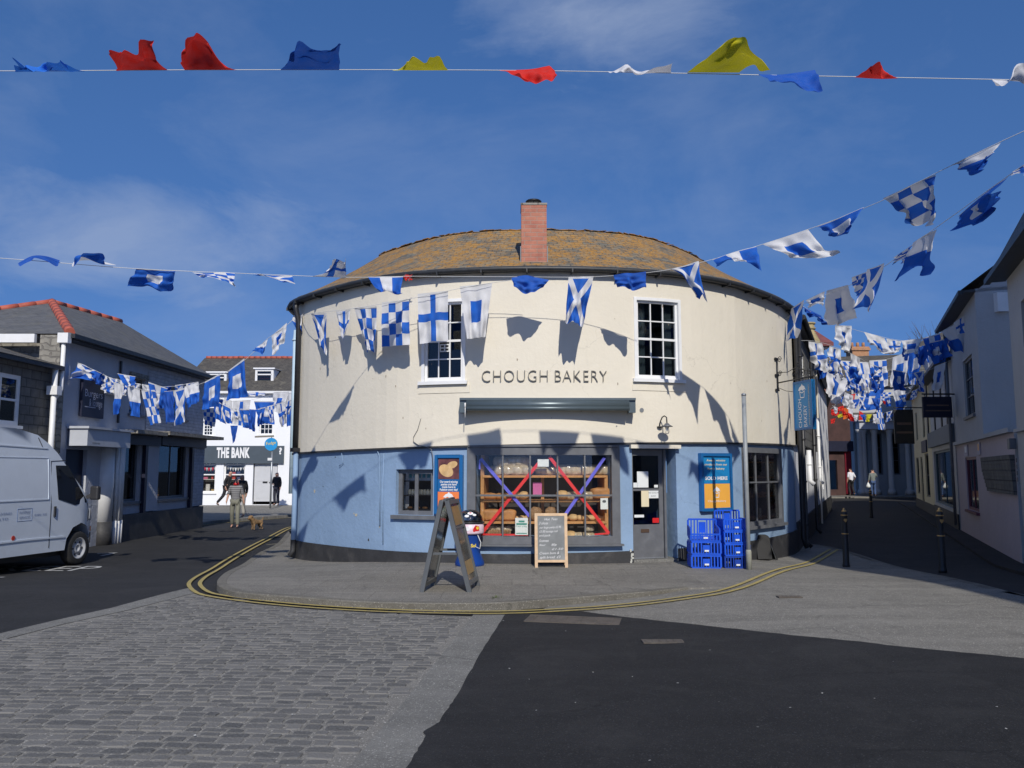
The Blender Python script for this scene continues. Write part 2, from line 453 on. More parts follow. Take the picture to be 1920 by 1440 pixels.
nt.links.new(vma.outputs[0], sky.inputs[0]); nt.links.new(sky.outputs[0], hsv.inputs['Color'])
skc = mixc(nt, cf, hsv.outputs[0], (3.3, 4.35, 5.2))
nt.links.new(mixc(nt, 1.0, skc, (1.0, .91, 1.03), 'MULTIPLY'), bg.inputs[0]); bg.inputs[1].default_value = .118
vs = sc.view_settings; vs.view_transform = 'Standard'; vs.look = 'None'; vs.exposure = 0; vs.gamma = 1
# ------------------------------------------------------------------ materials
def plaster(name, col, var=.05, streak=.25, bmp=.25, spots=None, dirt=(.35, .33, .28)):
    m, nt, b = newmat(name); co = objco(nt)
    c = mixc(nt, ramp(nt, nz(nt, co, .9, 6), .3, .7), mul(col, 1 - var), mul(col, 1 + var))
    mp = nt.nodes.new('ShaderNodeMapping'); mp.inputs['Scale'].default_value = (5, 5, .6); nt.links.new(co, mp.inputs[0])
    g = nz(nt, mp.outputs[0], 1.6, 8, .7)
    c = mixc(nt, ramp(nt, g, .56, .78, 0, streak), c, dirt)
    v = nt.nodes.new('ShaderNodeTexVoronoi'); v.inputs['Scale'].default_value = 1.9; nt.links.new(co, v.inputs['Vector'])
    sp = ramp(nt, v.outputs['Distance'], .045, .02, 0, .55)
    mk = ramp(nt, nz(nt, co, .8, 2), .48, .56)
    c = mixc(nt, mth(nt, 'MULTIPLY', sp, mk), c, spots or mul(col, .35))
    ve = nt.nodes.new('ShaderNodeTexVoronoi'); ve.feature = 'DISTANCE_TO_EDGE'; ve.inputs['Scale'].default_value = .75
    wv = nt.nodes.new('ShaderNodeVectorMath'); wv.operation = 'MULTIPLY_ADD'; nt.links.new(nz(nt, co, 2.5, 5, .6, out='Color'), wv.inputs[0]); wv.inputs[1].default_value = (.5, .5, .5); nt.links.new(co, wv.inputs[2]); nt.links.new(wv.outputs[0], ve.inputs['Vector'])
    ck = mth(nt, 'MULTIPLY', ramp(nt, ve.outputs['Distance'], .006, .002, 0, .28), ramp(nt, nz(nt, co, .7, 2), .5, .6))
    c = mixc(nt, ck, c, mul(col, .45))
    pt = ramp(nt, nz(nt, co, .45, 1.5, .3), .54, .56, 0, .35); c = mixc(nt, pt, c, mul(col, .93))
    nt.links.new(c, b.inputs['Base Color']); b.inputs['Roughness'].default_value = .75
    h = mth(nt, 'ADD', nz(nt, co, 14, 5), mth(nt, 'MULTIPLY', nz(nt, co, 2.2, 3), 1.6))
    bump(nt, b, h, bmp, .02)
    return m
CREAM = plaster('cream_render', (.75, .692, .57), .035, .1)
BLUEW = plaster('blue_painted_wall', (.235, .345, .50), .12, .25, .35, spots=(.12, .17, .3), dirt=(.3, .42, .6))
BLACKW = M('black_plinth_paint', (.035, .035, .037), .6, .25, 4, .5, 30, dirt=(.16, .15, .14), dirt_amt=.35, dscale=3)
GREYW = M('grey_joinery_paint', (.13, .135, .145), .45, .12, 6, .12, 30, dirt=(.3, .3, .3), dirt_amt=.2, dscale=6)
WHITEP = M('white_gloss_paint', (.8, .8, .79), .35, .04, 5, .05, dirt=(.5, .49, .46), dirt_amt=.15)
WHITEW = plaster('white_wall', (.74, .75, .77), .04, .18, .35)
GREYPW = plaster('grey_white_painted_brick', (.46, .48, .53), .1, .3, .9)
GLASS = glassmat('window_glass', (.985, .99, .99), .02); GLASSD = glassmat('dark_window_glass', (.45, .5, .52), .05)
DARKIN = M('dark_interior', (.03, .028, .026), .9, .2)
DIMIN = M('dim_interior', (.06, .05, .045), .9, .2)
SLATE_L = brickmat('lichen_slate', (.105, .10, .085), (.2, .18, .135), (.035, .033, .03), .2, .115, .009, 1.0, lichen=(.43, .21, .03), lich_lo=.42, lich_hi=.53, under=(.28, .25, .17))
SLATE = brickmat('grey_slate', (.085, .088, .092), (.13, .13, .13), (.04, .04, .042), .26, .16, .006, .7, lichen=(.16, .15, .11), lich_lo=.5, lich_hi=.75)
SLATE_D = brickmat('mossy_slate', (.06, .055, .05), (.10, .09, .075), (.03, .03, .03), .24, .15, .006, .9, lichen=(.22, .2, .15), lich_lo=.52, lich_hi=.68)
SLATEW = brickmat('hung_slate', (.10, .10, .095), (.16, .155, .14), (.03, .03, .03), .34, .2, .012, .9)
BRICK = brickmat('red_brick', (.38, .13, .09), (.47, .19, .12), (.35, .27, .22), .225, .075, .008, .5, warp=.01)
BRICKW = brickmat('painted_brick', (.40, .42, .47), (.48, .5, .55), (.3, .32, .36), .3, .1, .01, 1.0, warp=.05)
STONE = brickmat('rubble_stone', (.2, .19, .165), (.3, .28, .24), (.12, .11, .1), .32, .15, .02, 1.0, warp=.25)
REDTILE = M('red_ridge_tile', (.42, .10, .06), .7, .2, 5, .3)
IRON = M('black_iron', (.02, .02, .022), .45, .2, 10, .1)
GUTTER = M('gutter_paint', (.025, .027, .03), .5, .3, 8, .1)
LEADM = M('lead_flashing', (.2, .21, .22), .55, .15, 6, .2)
STEEL = M('grey_steel', (.33, .35, .37), .4, .1, 6, .05, metal=.6)
GOLD = M('gold_paint', (.62, .38, .14), .35, .1, 6, 0, metal=.6)
WOOD = M('pale_wood', (.62, .43, .26), .55, .15, 12, .1)
SHELFW = M('shelf_wood', (.55, .27, .09), .55, .2, 8, .1)
CHALKB = M('chalkboard', (.2, .21, .21), .8, .2, 4, dirt=(.36, .37, .37), dirt_amt=.6, dscale=4)
CHALK = M('chalk', (.7, .7, .7), .9, .1)
WHITE = M('white_paint', (.8, .8, .8), .6, .03)
PAPER = M('paper', (.74, .76, .74), .8, .04)
BLUES = M('sign_blue', (.012, .12, .33), .35, .05); BLUEL = M('sign_bright_blue', (.015, .22, .5), .35, .05)
ORANGE = M('sign_orange', (.85, .22, .06), .4, .05); AMBER = M('sign_amber', (.85, .42, .07), .4, .05)
CREAMT = M('sign_cream', (.75, .66, .45), .5, .05); NAVY = M('dark_navy', (.012, .014, .035), .5, .2)
REDP = M('red_paint', (.62, .02, .02), .4, .06); YEL = M('yellow_paint_bright', (.8, .6, .05), .5, .05)
CRATE = M('blue_plastic', (.012, .09, .62), .35, .12, 8); CRATED = M('dark_blue_plastic', (.01, .05, .33), .4, .12, 8)
BINBLUE = M('bin_blue', (.008, .05, .26), .3, .1); PINK = M('pink_print', (.62, .14, .36), .5, .1)
RIB_R = M('red_ribbon', (.75, .03, .03), .45, .08); RIB_B = M('violet_blue_ribbon', (.16, .15, .72), .45, .08)
CRUST = M('bread_crust', (.5, .23, .075), .6, .35, 6, .3, 30, dirt=(.56, .36, .17), dirt_amt=.8, dscale=5)
CRUST2 = M('pale_bread', (.62, .4, .18), .65, .25, 6, .3, 30, dirt=(.7, .56, .36), dirt_amt=.7, dscale=5)
WRAP = M('bag_wrapped_bread', (.5, .4, .26), .12, .3, 9, .8, 14, dirt=(.75, .72, .66), dirt_amt=.9, dscale=9, spec=1.0)
WICKER = M('wicker', (.3, .17, .08), .7, .4, 20, .8, 60)
CHARCOAL = M('charcoal_paint', (.1, .105, .11), .5, .1)
def groundmat(name, c, var, specks=.0, rough=.85, bmp=.5, patch=None, patch_amt=.4, slab=None, streak=0, crack=True):
    m, nt, b = newmat(name); co = objco(nt, 'UV')
    k = mixc(nt, ramp(nt, nz(nt, co, .55, 7, .65), .3, .7), mul(c, 1 - var), mul(c, 1 + var))
    k = mixc(nt, ramp(nt, nz(nt, co, 60, 3), .3, .7), mul(c, .6), k) if True else k
    g = nz(nt, co, 130, 2); k = mixc(nt, ramp(nt, g, .5, .75, 0, .5), k, mul(c, 2.0))
    md = nz(nt, co, 7, 9, .75, dist=.3); k = mixc(nt, 1.0, k, mixc(nt, ramp(nt, md, .32, .68), (.72, .72, .72), (1, 1, 1)), 'MULTIPLY')
    vc = nt.nodes.new('ShaderNodeTexVoronoi'); vc.inputs['Scale'].default_value = 110; nt.links.new(co, vc.inputs['Vector']); k = mixc(nt, ramp(nt, vc.outputs['Color'], .78, .9, 0, .55), k, mul(c, 2.6))
    if patch: k = mixc(nt, ramp(nt, nz(nt, co, 1.1, 9, .75, dist=.8), .5, .72, 0, patch_amt), k, patch)
    if crack:
        ve = nt.nodes.new('ShaderNodeTexVoronoi'); ve.feature = 'DISTANCE_TO_EDGE'; ve.inputs['Scale'].default_value = .55
        wv = nt.nodes.new('ShaderNodeVectorMath'); wv.operation = 'MULTIPLY_ADD'; nt.links.new(nz(nt, co, 3, 6, .7, out='Color'), wv.inputs[0]); wv.inputs[1].default_value = (.4, .4, .4); nt.links.new(co, wv.inputs[2]); nt.links.new(wv.outputs[0], ve.inputs['Vector'])
        k = mixc(nt, mth(nt, 'MULTIPLY', ramp(nt, ve.outputs['Distance'], .010, .003, 0, .7), ramp(nt, nz(nt, co, .5, 2), .48, .6)), k, mul(c, .35))
        mp = nt.nodes.new('ShaderNodeMapping'); mp.inputs['Scale'].default_value = (.35, 2.2, 1); mp.inputs['Rotation'].default_value = (0, 0, .25); nt.links.new(co, mp.inputs[0])
        k = mixc(nt, ramp(nt, nz(nt, mp.outputs[0], 1.2, 6), .45, .7, 0, .28), k, mul(c, 1.5))
    if specks:
        v = nt.nodes.new('ShaderNodeTexVoronoi'); v.inputs['Scale'].default_value = 4.2; nt.links.new(co, v.inputs['Vector']); v.inputs['Randomness'].default_value = 1
        s1 = ramp(nt, v.outputs['Distance'], .05, .03, 0, 1)
        k = mixc(nt, mth(nt, 'MULTIPLY', s1, ramp(nt, nz(nt, co, 1.7, 4), .5, .62, 0, specks)), k, (.45, .45, .43))
    if slab:
        br = nt.nodes.new('ShaderNodeTexBrick'); nt.links.new(co, br.inputs['Vector']); br.inputs['Scale'].default_value = 1
        br.inputs['Brick Width'].default_value = slab[0]; br.inputs['Row Height'].default_value = slab[1]; br.inputs['Mortar Size'].default_value = .007
        br.inputs['Color1'].default_value = (1, 1, 1, 1); br.inputs['Color2'].default_value = (.9, .9, .9, 1); br.inputs['Mortar'].default_value = (.72, .72, .70, 1)
        k = mixc(nt, 1.0, k, br.outputs['Color'], 'MULTIPLY')
    nt.links.new(k, b.inputs['Base Color']); b.inputs['Roughness'].default_value = rough; b.inputs['Specular IOR Level'].default_value = .3
    bump(nt, b, mth(nt, 'ADD', nz(nt, co, 90, 3), nz(nt, co, 9, 4)), bmp, .01)
    return m
ASPH = groundmat('asphalt', (.025, .025, .026), .25, .9, patch=(.042, .041, .04), patch_amt=.7)
ASPH2 = groundmat('older_asphalt', (.030, .030, .031), .25, .4, patch=(.047, .046, .045), patch_amt=.6)
PAVE = groundmat('paving', (.25, .235, .205), .16, .3, patch=(.09, .085, .08), patch_amt=.5, slab=(.9, .6))
PAVE2 = groundmat('worn_concrete', (.25, .238, .21), .18, .5, patch=(.11, .105, .095), patch_amt=.6, slab=(7.3, 5.9))
CONC = groundmat('concrete_strip_stone', (.225, .22, .2), .15, .15, patch=(.13, .125, .12), patch_amt=.5)
KERB = groundmat('granite_kerb', (.19, .178, .15), .35, .3, patch=(.1, .09, .07), patch_amt=.7)
MORTAR = groundmat('sett_bedding', (.27, .258, .23), .2, 0, crack=False)
def settmat():
    m, nt, b = newmat('granite_sett'); g = nt.nodes.new('ShaderNodeNewGeometry'); co = objco(nt)
    c = mixc(nt, g.outputs['Random Per Island'], (.085, .085, .083), (.205, .197, .182))
    c = mixc(nt, ramp(nt, nz(nt, co, 1.0, 6), .35, .65, 0, .45), c, (.125, .12, .11))
    c = mixc(nt, ramp(nt, nz(nt, co, 55, 3), .4, .7, 0, .5), c, (.20, .2, .2))
    c = mixc(nt, ramp(nt, nz(nt, co, 7, 6, .8), .66, .74, 0, .8), c, (.32, .32, .30))
    nt.links.new(c, b.inputs['Base Color']); b.inputs['Roughness'].default_value = .88; b.inputs['Specular IOR Level'].default_value = .2
    bump(nt, b, nz(nt, co, 45, 4), .9, .01); return m
SETT = settmat()
def paintmat():
    m, nt, b = newmat('yellow_line_paint'); co = objco(nt)
    c = mixc(nt, ramp(nt, nz(nt, co, 18, 5, .7), .48, .66, 0, .75), (.42, .33, .10), (.2, .18, .13))
    nt.links.new(c, b.inputs['Base Color']); b.inputs['Roughness'].default_value = .8; return m
YLINE = paintmat()
WLINE = M('road_white_paint', (.42, .42, .41), .8, .2, 10, dirt=(.12, .12, .12), dirt_amt=.6, dscale=14)
# cloth patterns, from the flag's own UV
FB, FW = (.02, .14, .60), (.80, .80, .81)
def flagmat(kind, blue=FB, white=FW):
    m = bpy.data.materials.new('flag_cloth_' + kind); m.use_nodes = True; nt = m.node_tree; nt.nodes.remove(nt.nodes['Principled BSDF'])
    uv = objco(nt, 'UV'); s = nt.nodes.new('ShaderNodeSeparateXYZ'); nt.links.new(uv, s.inputs[0]); u, v = s.outputs[0], s.outputs[1]
    def absd(a, k): return mth(nt, 'ABSOLUTE', mth(nt, 'SUBTRACT', a, k))
    if kind == 'saltire':
        f = mth(nt, 'MAXIMUM', mth(nt, 'LESS_THAN', absd(mth(nt, 'SUBTRACT', u, v), 0), .13), mth(nt, 'LESS_THAN', absd(mth(nt, 'ADD', u, v), 1), .13)); c = mixc(nt, f, blue, white)
    elif kind == 'cross':
        f = mth(nt, 'MAXIMUM', mth(nt, 'LESS_THAN', absd(u, .5), .09), mth(nt, 'LESS_THAN', absd(v, .5), .08)); c = mixc(nt, f, white, blue)
    elif kind == 'check':
        ck = nt.nodes.new('ShaderNodeTexChecker'); ck.inputs['Scale'].default_value = 4; nt.links.new(uv, ck.inputs['Vector']); c = mixc(nt, ck.outputs['Fac'], blue, white)
    elif kind in ('peter', 'sierra'):
        f = mth(nt, 'LESS_THAN', mth(nt, 'MAXIMUM', absd(u, .5), absd(v, .5)), .2); c = mixc(nt, f, blue, white) if kind == 'peter' else mixc(nt, f, white, blue)
    elif kind == 'halves':
        c = mixc(nt, mth(nt, 'GREATER_THAN', v, .5), blue, white)
    elif kind == 'stripes':
        c = mixc(nt, mth(nt, 'LESS_THAN', absd(u, .5), .17), blue, white)
    else:
        c = mixc(nt, 0.0, blue, blue)
    c = mixc(nt, ramp(nt, nz(nt, uv, 6, 4), .3, .7, 0, .12), c, (.3, .3, .34))
    # hem along the rope
    c = mixc(nt, mth(nt, 'MULTIPLY', mth(nt, 'GREATER_THAN', v, .955), .0 if kind.startswith('plain') else 1.0), c, (.7, .7, .7))
    d = nt.nodes.new('ShaderNodeBsdfDiffuse'); t = nt.nodes.new('ShaderNodeBsdfTranslucent'); mx = nt.nodes.new('ShaderNodeMixShader'); mx.inputs[0].default_value = .3
    nt.links.new(c, d.inputs[0]); nt.links.new(c, t.inputs[0]); nt.links.new(d.outputs[0], mx.inputs[1]); nt.links.new(t.outputs[0], mx.inputs[2])
    nt.links.new(mx.outputs[0], nt.nodes['Material Output'].inputs[0]); return m
FM = {k: flagmat(k) for k in ('saltire', 'cross', 'check', 'peter', 'sierra', 'halves', 'stripes')}
FM['blue'] = flagmat('plain_blue', (.02, .11, .5)); FM['red'] = flagmat('plain_red', (.72, .03, .02)); FM['yellow'] = flagmat('plain_yellow', (.66, .6, .02))
FM['white'] = flagmat('plain_white', (.75, .75, .78)); FM['orange'] = flagmat('plain_orange', (.8, .16, .02)); FM['sky'] = flagmat('plain_light_blue', (.03, .2, .75))
ROPE = M('rope', (.62, .62, .6), .8, .1)
# ------------------------------------------------------------------ ground
sheet('ground', [(-700, -300), (700, -300), (700, 1200), (-700, 1200)], lambda x, y: -.6, 0, ASPH2, step=400)
road = sheet('road', [(-45, -14), (45, -14), (45, 110), (-45, 110)], zroad, 0, ASPH2, step=.5)
# concrete paved area in front of the right-hand street
K_R = [(1512, 1020), (1565, 1029), (1665, 1060), (1765, 1082), (1915, 1117)]
edge_r = gxy(K_R)
darkb = gxy([(1091, 1149), (1219, 1165), (1484, 1194), (1697, 1217), (1920, 1238)])
paved = gxy([(1010, 1147)]) + darkb + [(9.5, 7.0), (7.6, 8.2)] + edge_r[::-1] + gxy([(1470, 1040), (1300, 1075), (1150, 1090)])
sheet('paving', paved, zroad, .012, PAVE2, .5)
# fresh asphalt patch, ragged edge
def ragged(pts, amp, n=14):
    out = []
    for (ax, ay), (bx, by) in zip(pts, pts[1:]):
        for i in range(n):
            t = i / n; r = random.uniform(-amp, amp); out.append((ax + (bx - ax) * t + r, ay + (by - ay) * t + r * .5))
    out.append(pts[-1]); return out
le = gxy([(948, 1154), (905, 1222), (854, 1312), (823, 1359), (793, 1378), (798, 1385), (766, 1440)])
fresh = ragged(le, .006, 9) + [(-1.2, 1.0), (14, 1.0), (14, 7.3)] + ragged(darkb[::-1], .012) + gxy([(1075, 1148)])
sheet('asphalt_patch', fresh, zroad, .019, ASPH, .5)
# concrete strip beside the setts
s_in = gxy([(888, 1154), (833, 1224), (750, 1328), (656, 1440)])
strip_poly = gxy([(960, 1153), (917, 1222), (866, 1312), (835, 1359), (805, 1378), (810, 1385), (778, 1440)])
strip_poly += [(-1.2, 1.0), (-2.0, 1.0)] + s_in[::-1]
sheet('concrete_strip', strip_poly, zroad, .014, CONC, .5)
l_out = gxy([(359, 1103), (208, 1142), (100, 1166), (0, 1190)])
l_in = gxy([(372, 1112), (235, 1147), (120, 1172), (0, 1203)])
dx = l_out[-1][0] - l_out[0][0]; dy = l_out[-1][1] - l_out[0][1]
ex = (l_out[-1][0] + dx * .9, l_out[-1][1] + dy * .9); exi = (l_in[-1][0] + dx * .9, l_in[-1][1] + dy * .9 - .1)
sheet('concrete_edging', l_out + [ex, exi] + l_in[::-1], zroad, .014, CONC, .5)
ytrace = gxy([(372, 1112), (409, 1121), (482, 1131), (592, 1141), (737, 1149), (888, 1154)])
cob_poly = [(x_, y_ - .12) for x_, y_ in ytrace] + s_in[1:] + [(-2.0, 1.0), (-9, 1.0), exi] + l_in[::-1][1:]
sheet('sett_bedding', cob_poly, zroad, .009, MORTAR, .5)
def setts():
    mb = MB(); ang = rad(-4); ca, sa = math.cos(ang), math.sin(ang); rnd = random.Random(3)
    y = .8; r = 0
    while y < 12:
        h = rnd.uniform(.085, .125); x = -12 + (r % 2) * .09 + rnd.uniform(-.03, .03)
        while x < 2:
            wd = rnd.uniform(.10, .21); cx, cy = x + wd / 2, y + h / 2
            X = cx * ca - cy * sa; Y = cx * sa + cy * ca
            X += .06 * mnoise.noise(Vector((X * .4, Y * .4, 2))); Y += .10 * mnoise.noise(Vector((X * .35, Y * .35, 5)))
            if abs(X) < Y * .66 + .6 and pip(X, Y, cob_poly) and pip(X + .07, Y, cob_poly) and pip(X - .07, Y, cob_poly):
                z0 = zroad(X, Y) + .009; a = wd / 2 - .009; b = h / 2 - .009; top = rnd.uniform(.002, .008)
                tx = rnd.uniform(-.03, .03); ty = rnd.uniform(-.03, .03); da = rnd.uniform(-.05, .05)
                c2, s2 = math.cos(ang + da), math.sin(ang + da)
                def q(u, v, z): return (X + u * c2 - v * s2, Y + u * s2 + v * c2, z0 + z + (u * tx + v * ty if z > 0 else 0))
                k = 8; rim = []; inn = []
                for i, (u, v) in enumerate([(-1, -.7), (-.75, -1), (.75, -1), (1, -.7), (1, .7), (.75, 1), (-.75, 1), (-1, .7)]):
                    j = rnd.uniform(.9, 1.02); rim.append(q(a * u * j, b * v * j, 0)); inn.append(q(a * u * .9 * j, b * v * .86 * j, top))
                for i in range(k): mb.face([rim[i], rim[(i + 1) % k], inn[(i + 1) % k], inn[i]], 0)
                mb.face(inn, 0)
            x += wd
        y += h; r += 1
    o = mb.build('granite_setts', SETT); o['kind'] = 'structure'
    return o
setts()
# bakery pavement with kerb
kerb_px = [(545, 996), (519, 1020), (484, 1038), (460, 1055), (427, 1072), (408, 1089), (412, 1100), (430, 1108), (457, 1113), (530, 1119), (664, 1129), (756, 1132), (845, 1133), (934, 1132), (1011, 1127), (1139, 1117), (1215, 1111), (1290, 1103)]
kerb_w = gxy(kerb_px, zpave)
far = [(-4.9, 22), (-5.2, 30), (-4.3, 30)]
kerb_w0 = [tuple(v) for v in catmull([(-5.9, 30), (-5.35, 21.5)] + kerb_w, .3)]
pave_poly = kerb_w0 + [(4.2, 11.2), (5.6, 13.5), (6.6, 15.6), (6.9, 18.2), (-4.2, 18.2), (-4.0, 30)]
sheet('pavement', pave_poly, zpave, .008, PAVE, .5, skirt=.13)
mb = MB(); kp = catmull([(-5.9, 30), (-5.35, 21.5)] + kerb_w, .3); L, R = ribbon(kp, .14, .065)
acc = 0
for i in range(len(kp) - 1):
    (a, b, c, d) = (R[i], R[i + 1], L[i + 1], L[i]); acc += (kp[i + 1] - kp[i]).length
    zt = .014
    f = lambda p, k: (p.x, p.y, zpave(p.x, p.y) + k)
    mb.face([f(a, zt), f(b, zt), f(c, zt), f(d, zt)]); mb.face([f(a, -.14), f(b, -.14), f(b, zt), f(a, zt)]); mb.face([f(d, zt), f(c, zt), f(c, -.14), f(d, -.14)])
o = mb.build('kerb', KERB, weld='fix'); o['kind'] = 'structure'; o.modifiers.new('b', 'BEVEL').width = .012
# yellow lines
ypx = [(551, 989), (500, 1013), (455, 1037), (417, 1060), (385, 1079), (366, 1093), (366, 1103), (380, 1114), (409, 1121), (482, 1131), (592, 1141), (737, 1149), (934, 1152), (1075, 1146), (1272, 1126), (1378, 1106), (1458, 1074), (1564, 1032)]
yw = [(-5.95, 30), (-5.6, 23.5)] + gxy(ypx)
strip('road_marking', yw, .06, -.075, zroad, .026, YLINE)
strip('road_marking', yw, .06, .08, zroad, .026, YLINE)
YFADE = M('faded_yellow_paint', (.27, .235, .15), .9, .1, 10, dirt=(.17, .16, .14), dirt_amt=.9, dscale=14)
# short double bars painted across the kerb top
for (a, b) in (((612, 1118), (625, 1109)), ((636, 1118), (650, 1109)), ((446, 1106), (492, 1102)), ((425, 1075), (446, 1073)), ((500, 1022), (520, 1020)), ((690, 1128), (706, 1119)), ((722, 1129), (740, 1120))):
    p, q = G(*a).xy, G(*b).xy
    if (a[0] > 600 and a[0] < 680): continue
    strip('road_marking', [tuple(p), tuple(q)], .07, 0, zpave, .0075, YFADE)
# far side pavement along the shops
lp = gxy([(167, 1013), (229, 1006), (300, 994), (400, 977)], zpave)
d = (Vector(lp[-1]) - Vector(lp[0])).normalized()
lp0 = [tuple(Vector(lp[0]) - d * 9)] + lp + [(-8.9, 33), (-8.6, 37.8), (-2, 38.2), (-2, 43), (-26, 43), (-26, 10)]
sheet('left_pavement', lp0, lambda x, y: zroad(x, y), .10, PAVE2, 1.0, skirt=.12)
y2 = gxy([(229, 1013), (300, 1000), (400, 983)])
strip('road_marking', [tuple(Vector(y2[0]) - d * 2), *y2, (-8.55, 33)], .07, 0, zroad, .012, YLINE)
strip('road_marking', [(-8.3, 36.9), (-6, 37.1), (-2, 37.6)], .1, 0, zroad, .012, WLINE)
strip('road_marking', [(-9, 32.5), (-6.5, 33.6), (-4.8, 34.2)], .1, 0, zroad, .012, WLINE)
# white road marks by the van
for pts in ([(182, 1039), (217, 1037)], [(190, 1043), (218, 1037)], [(0, 1084), (6, 1083)]):
    strip('road_marking', gxy(pts), .08, 0, zroad, .012, WLINE)
tm = MB(); c0 = G(90, 1067, zroad)
text(tm, 'KEEP', 1.0, lambda x, y, dd: (c0.x + x * .9, c0.y + y * 1.1, zroad(c0.x, c0.y) + .008), width=2.0)
o = tm.build('road_marking', WLINE); o['kind'] = 'structure'
# shaded street beyond the bollards: kerb strip and far pavement
strip('kerb', edge_r + [(7.7, 8.2)], .14, 0, zroad, .012, KERB)
sp = [(8.0, 12.6), (9.0, 15.2), (12.2, 22.8), (19.5, 40), (21.5, 45), (25, 45), (12, 14), (9.2, 9)]
sheet('pavement', sp, zroad, .05, ASPH2, 1.0, skirt=.1)
sheet('pavement', [(16, 55.5), (16, 52.5), (34, 52.5), (34, 55.5)], zroad, .1, PAVE2, 2.0, skirt=.12)
# drain covers
def cover(px, py, w, h, name='manhole_cover', lab='', m=None, rot=0):
    c = G(px, py, zroad); mb = MB(); z = zroad(c.x, c.y) + .027
    ca, sa = math.cos(rot), math.sin(rot)
    def T(u, v, k): return (c.x + u * ca - v * sa, c.y + u * sa + v * ca, z + k)
    mb.hexa([T(-w / 2, -h / 2, -.01), T(w / 2, -h / 2, -.01), T(w / 2, h / 2, -.01), T(-w / 2, h / 2, -.01), T(-w / 2, -h / 2, 0), T(w / 2, -h / 2, 0), T(w / 2, h / 2, 0), T(-w / 2, h / 2, 0)])
    n = 6
    for i in range(n):
        u = -w / 2 + w * (i + .5) / n
        mb.hexa([T(u - .01, -h / 2 + .03, 0), T(u + .01, -h / 2 + .03, 0), T(u + .01, h / 2 - .03, 0), T(u - .01, h / 2 - .03, 0), T(u - .01, -h / 2 + .03, .004), T(u + .01, -h / 2 + .03, .004), T(u + .01, h / 2 - .03, .004), T(u - .01, h / 2 - .03, .004)])
    o = mb.build(name, m or RUST); setp(o, lab, 'drain cover'); return o
RUST = M('rusty_iron_cover', (.10, .085, .07), .7, .3, 9, .4, dirt=(.17, .15, .12), dirt_amt=.6, dscale=5)
cover(1075, 1166, 1.05, .42, lab='rusty double drain cover at the tip of the dark asphalt', rot=rad(-12))
cover(1245, 1207, .42, .16, lab='small iron cover set in the dark asphalt behind the white flecks', rot=0)
cover(1480, 1122, .3, .12, lab='small dark iron cover in the concrete paving before the crates', rot=0)
cover(648, 1047, .5, .12, lab='thin iron cover at the foot of the blue wall corner', rot=0)
# litter flecks on the ground, a weed at the kerb
def flecks():
    mb = MB(); rnd = random.Random(11)
    for _ in range(120):
        x, y = rnd.uniform(-5, 6), rnd.uniform(2.5, 10.5)
        if abs(x) > y * .66: continue
        z = zroad(x, y) + .022; s = rnd.uniform(.003, .011); a = rnd.uniform(0, 6)
        pts = [(x + s * rnd.uniform(.5, 1.3) * math.cos(a + k * 1.257), y + s * rnd.uniform(.5, 1.3) * math.sin(a + k * 1.257), z + rnd.uniform(-.002, .003)) for k in range(5)]
        mb.face(pts)
    o = mb.build('litter', M('litter_fleck', (.4, .4, .38), .8)); o['kind'] = 'stuff'; setp(o, 'pale flecks of dried litter scattered over the square', 'litter')
flecks()
mb = MB(); c = G(931, 1136, zroad); rnd = random.Random(5)
for _ in range(46):
    a = rnd.uniform(0, 6.28); l = rnd.uniform(.05, .13); b = Vector((c.x + rnd.uniform(-.05, .05), c.y + rnd.uniform(-.02, .02), c.z)); t = b + Vector((math.cos(a) * l * .4, math.sin(a) * l * .4, l)); s = Vector((-math.sin(a), math.cos(a), 0)) * .006
    mb.face([b - s, b + s, t + s * .8, t]); 
o = mb.build('weed', M('weed_leaf', (.07, .09, .03), .8)); setp(o, 'small green weed growing against the granite kerb', 'weed')
# ------------------------------------------------------------------ the round-fronted bakery
BW = Wall(catmull([(-4.3, 27.5), (-4.55, 20), (-4.72, 18.3), (-4.66, 17.2), (-4.3, 16.5), (-3.62, 15.75), (-2.8, 15.0), (-1.88, 14.4), (-.65, 14.06), (.6, 13.97), (1.78, 14.07), (2.95, 14.38), (4.0, 15.0), (4.6, 15.56), (5.4, 16.5), (6.0, 17.4), (6.35, 18.1)], .2), True)
a = BW.p[-1]; ed = Vector((14.6, 37.0)); 
BS = Wall([tuple(a), tuple(ed)])           # straight flank down the right-hand street
ZE = 5.08
bak = thing('bakery', 'round fronted bakery with cream upper wall, blue shop front and lichened slate roof', 'bakery', (.6, 14, 0))
def zmid(t):
    x = BW(t, 0, 0).x; return 2.05 + .018 * x
def zpl(t):
    x = BW(t, 0, 0).x; return .17 + .02 * max(0, x)
sA = 0; sB = BW.L
# pixel driven openings, measured on the wall
wl = BW.rect(742, 812, 880, 966); ms = BW.rect(877, 1161, 838, 1020); dr = (BW.S(1186, 940), BW.S(1269, 940), -.3, 2.0); wr = BW.rect(1392, 1466, 840, 984)
ul = BW.rect(792, 872, 562, 716, .05); ur = BW.rect(1190, 1276, 560, 712, .05)
mg = (BW.S(893), BW.S(1145), BW.Z(1010, 1006), BW.Z(1010, 853))
mb = MB(); BW.panel(mb, sA, sB, -.5, zmid, 0, [wl, (mg[0], mg[1], mg[2], mg[3]), dr, wr], .3)
mb.build('lower_wall', BLUEW, bak)
mb = MB()
cuts_pl = [(sA, dr[0]), (dr[1], sB)]
for a, b in cuts_pl: BW.box(mb, a, b, -.5, zpl, .002, .035)
mb.build('plinth', BLACKW, bak)
mb = MB(); BW.panel(mb, sA, sB, zmid, ZE + .12, .05, [ul, ur], .2)
c = BW.cuts(sA, sB, .25)
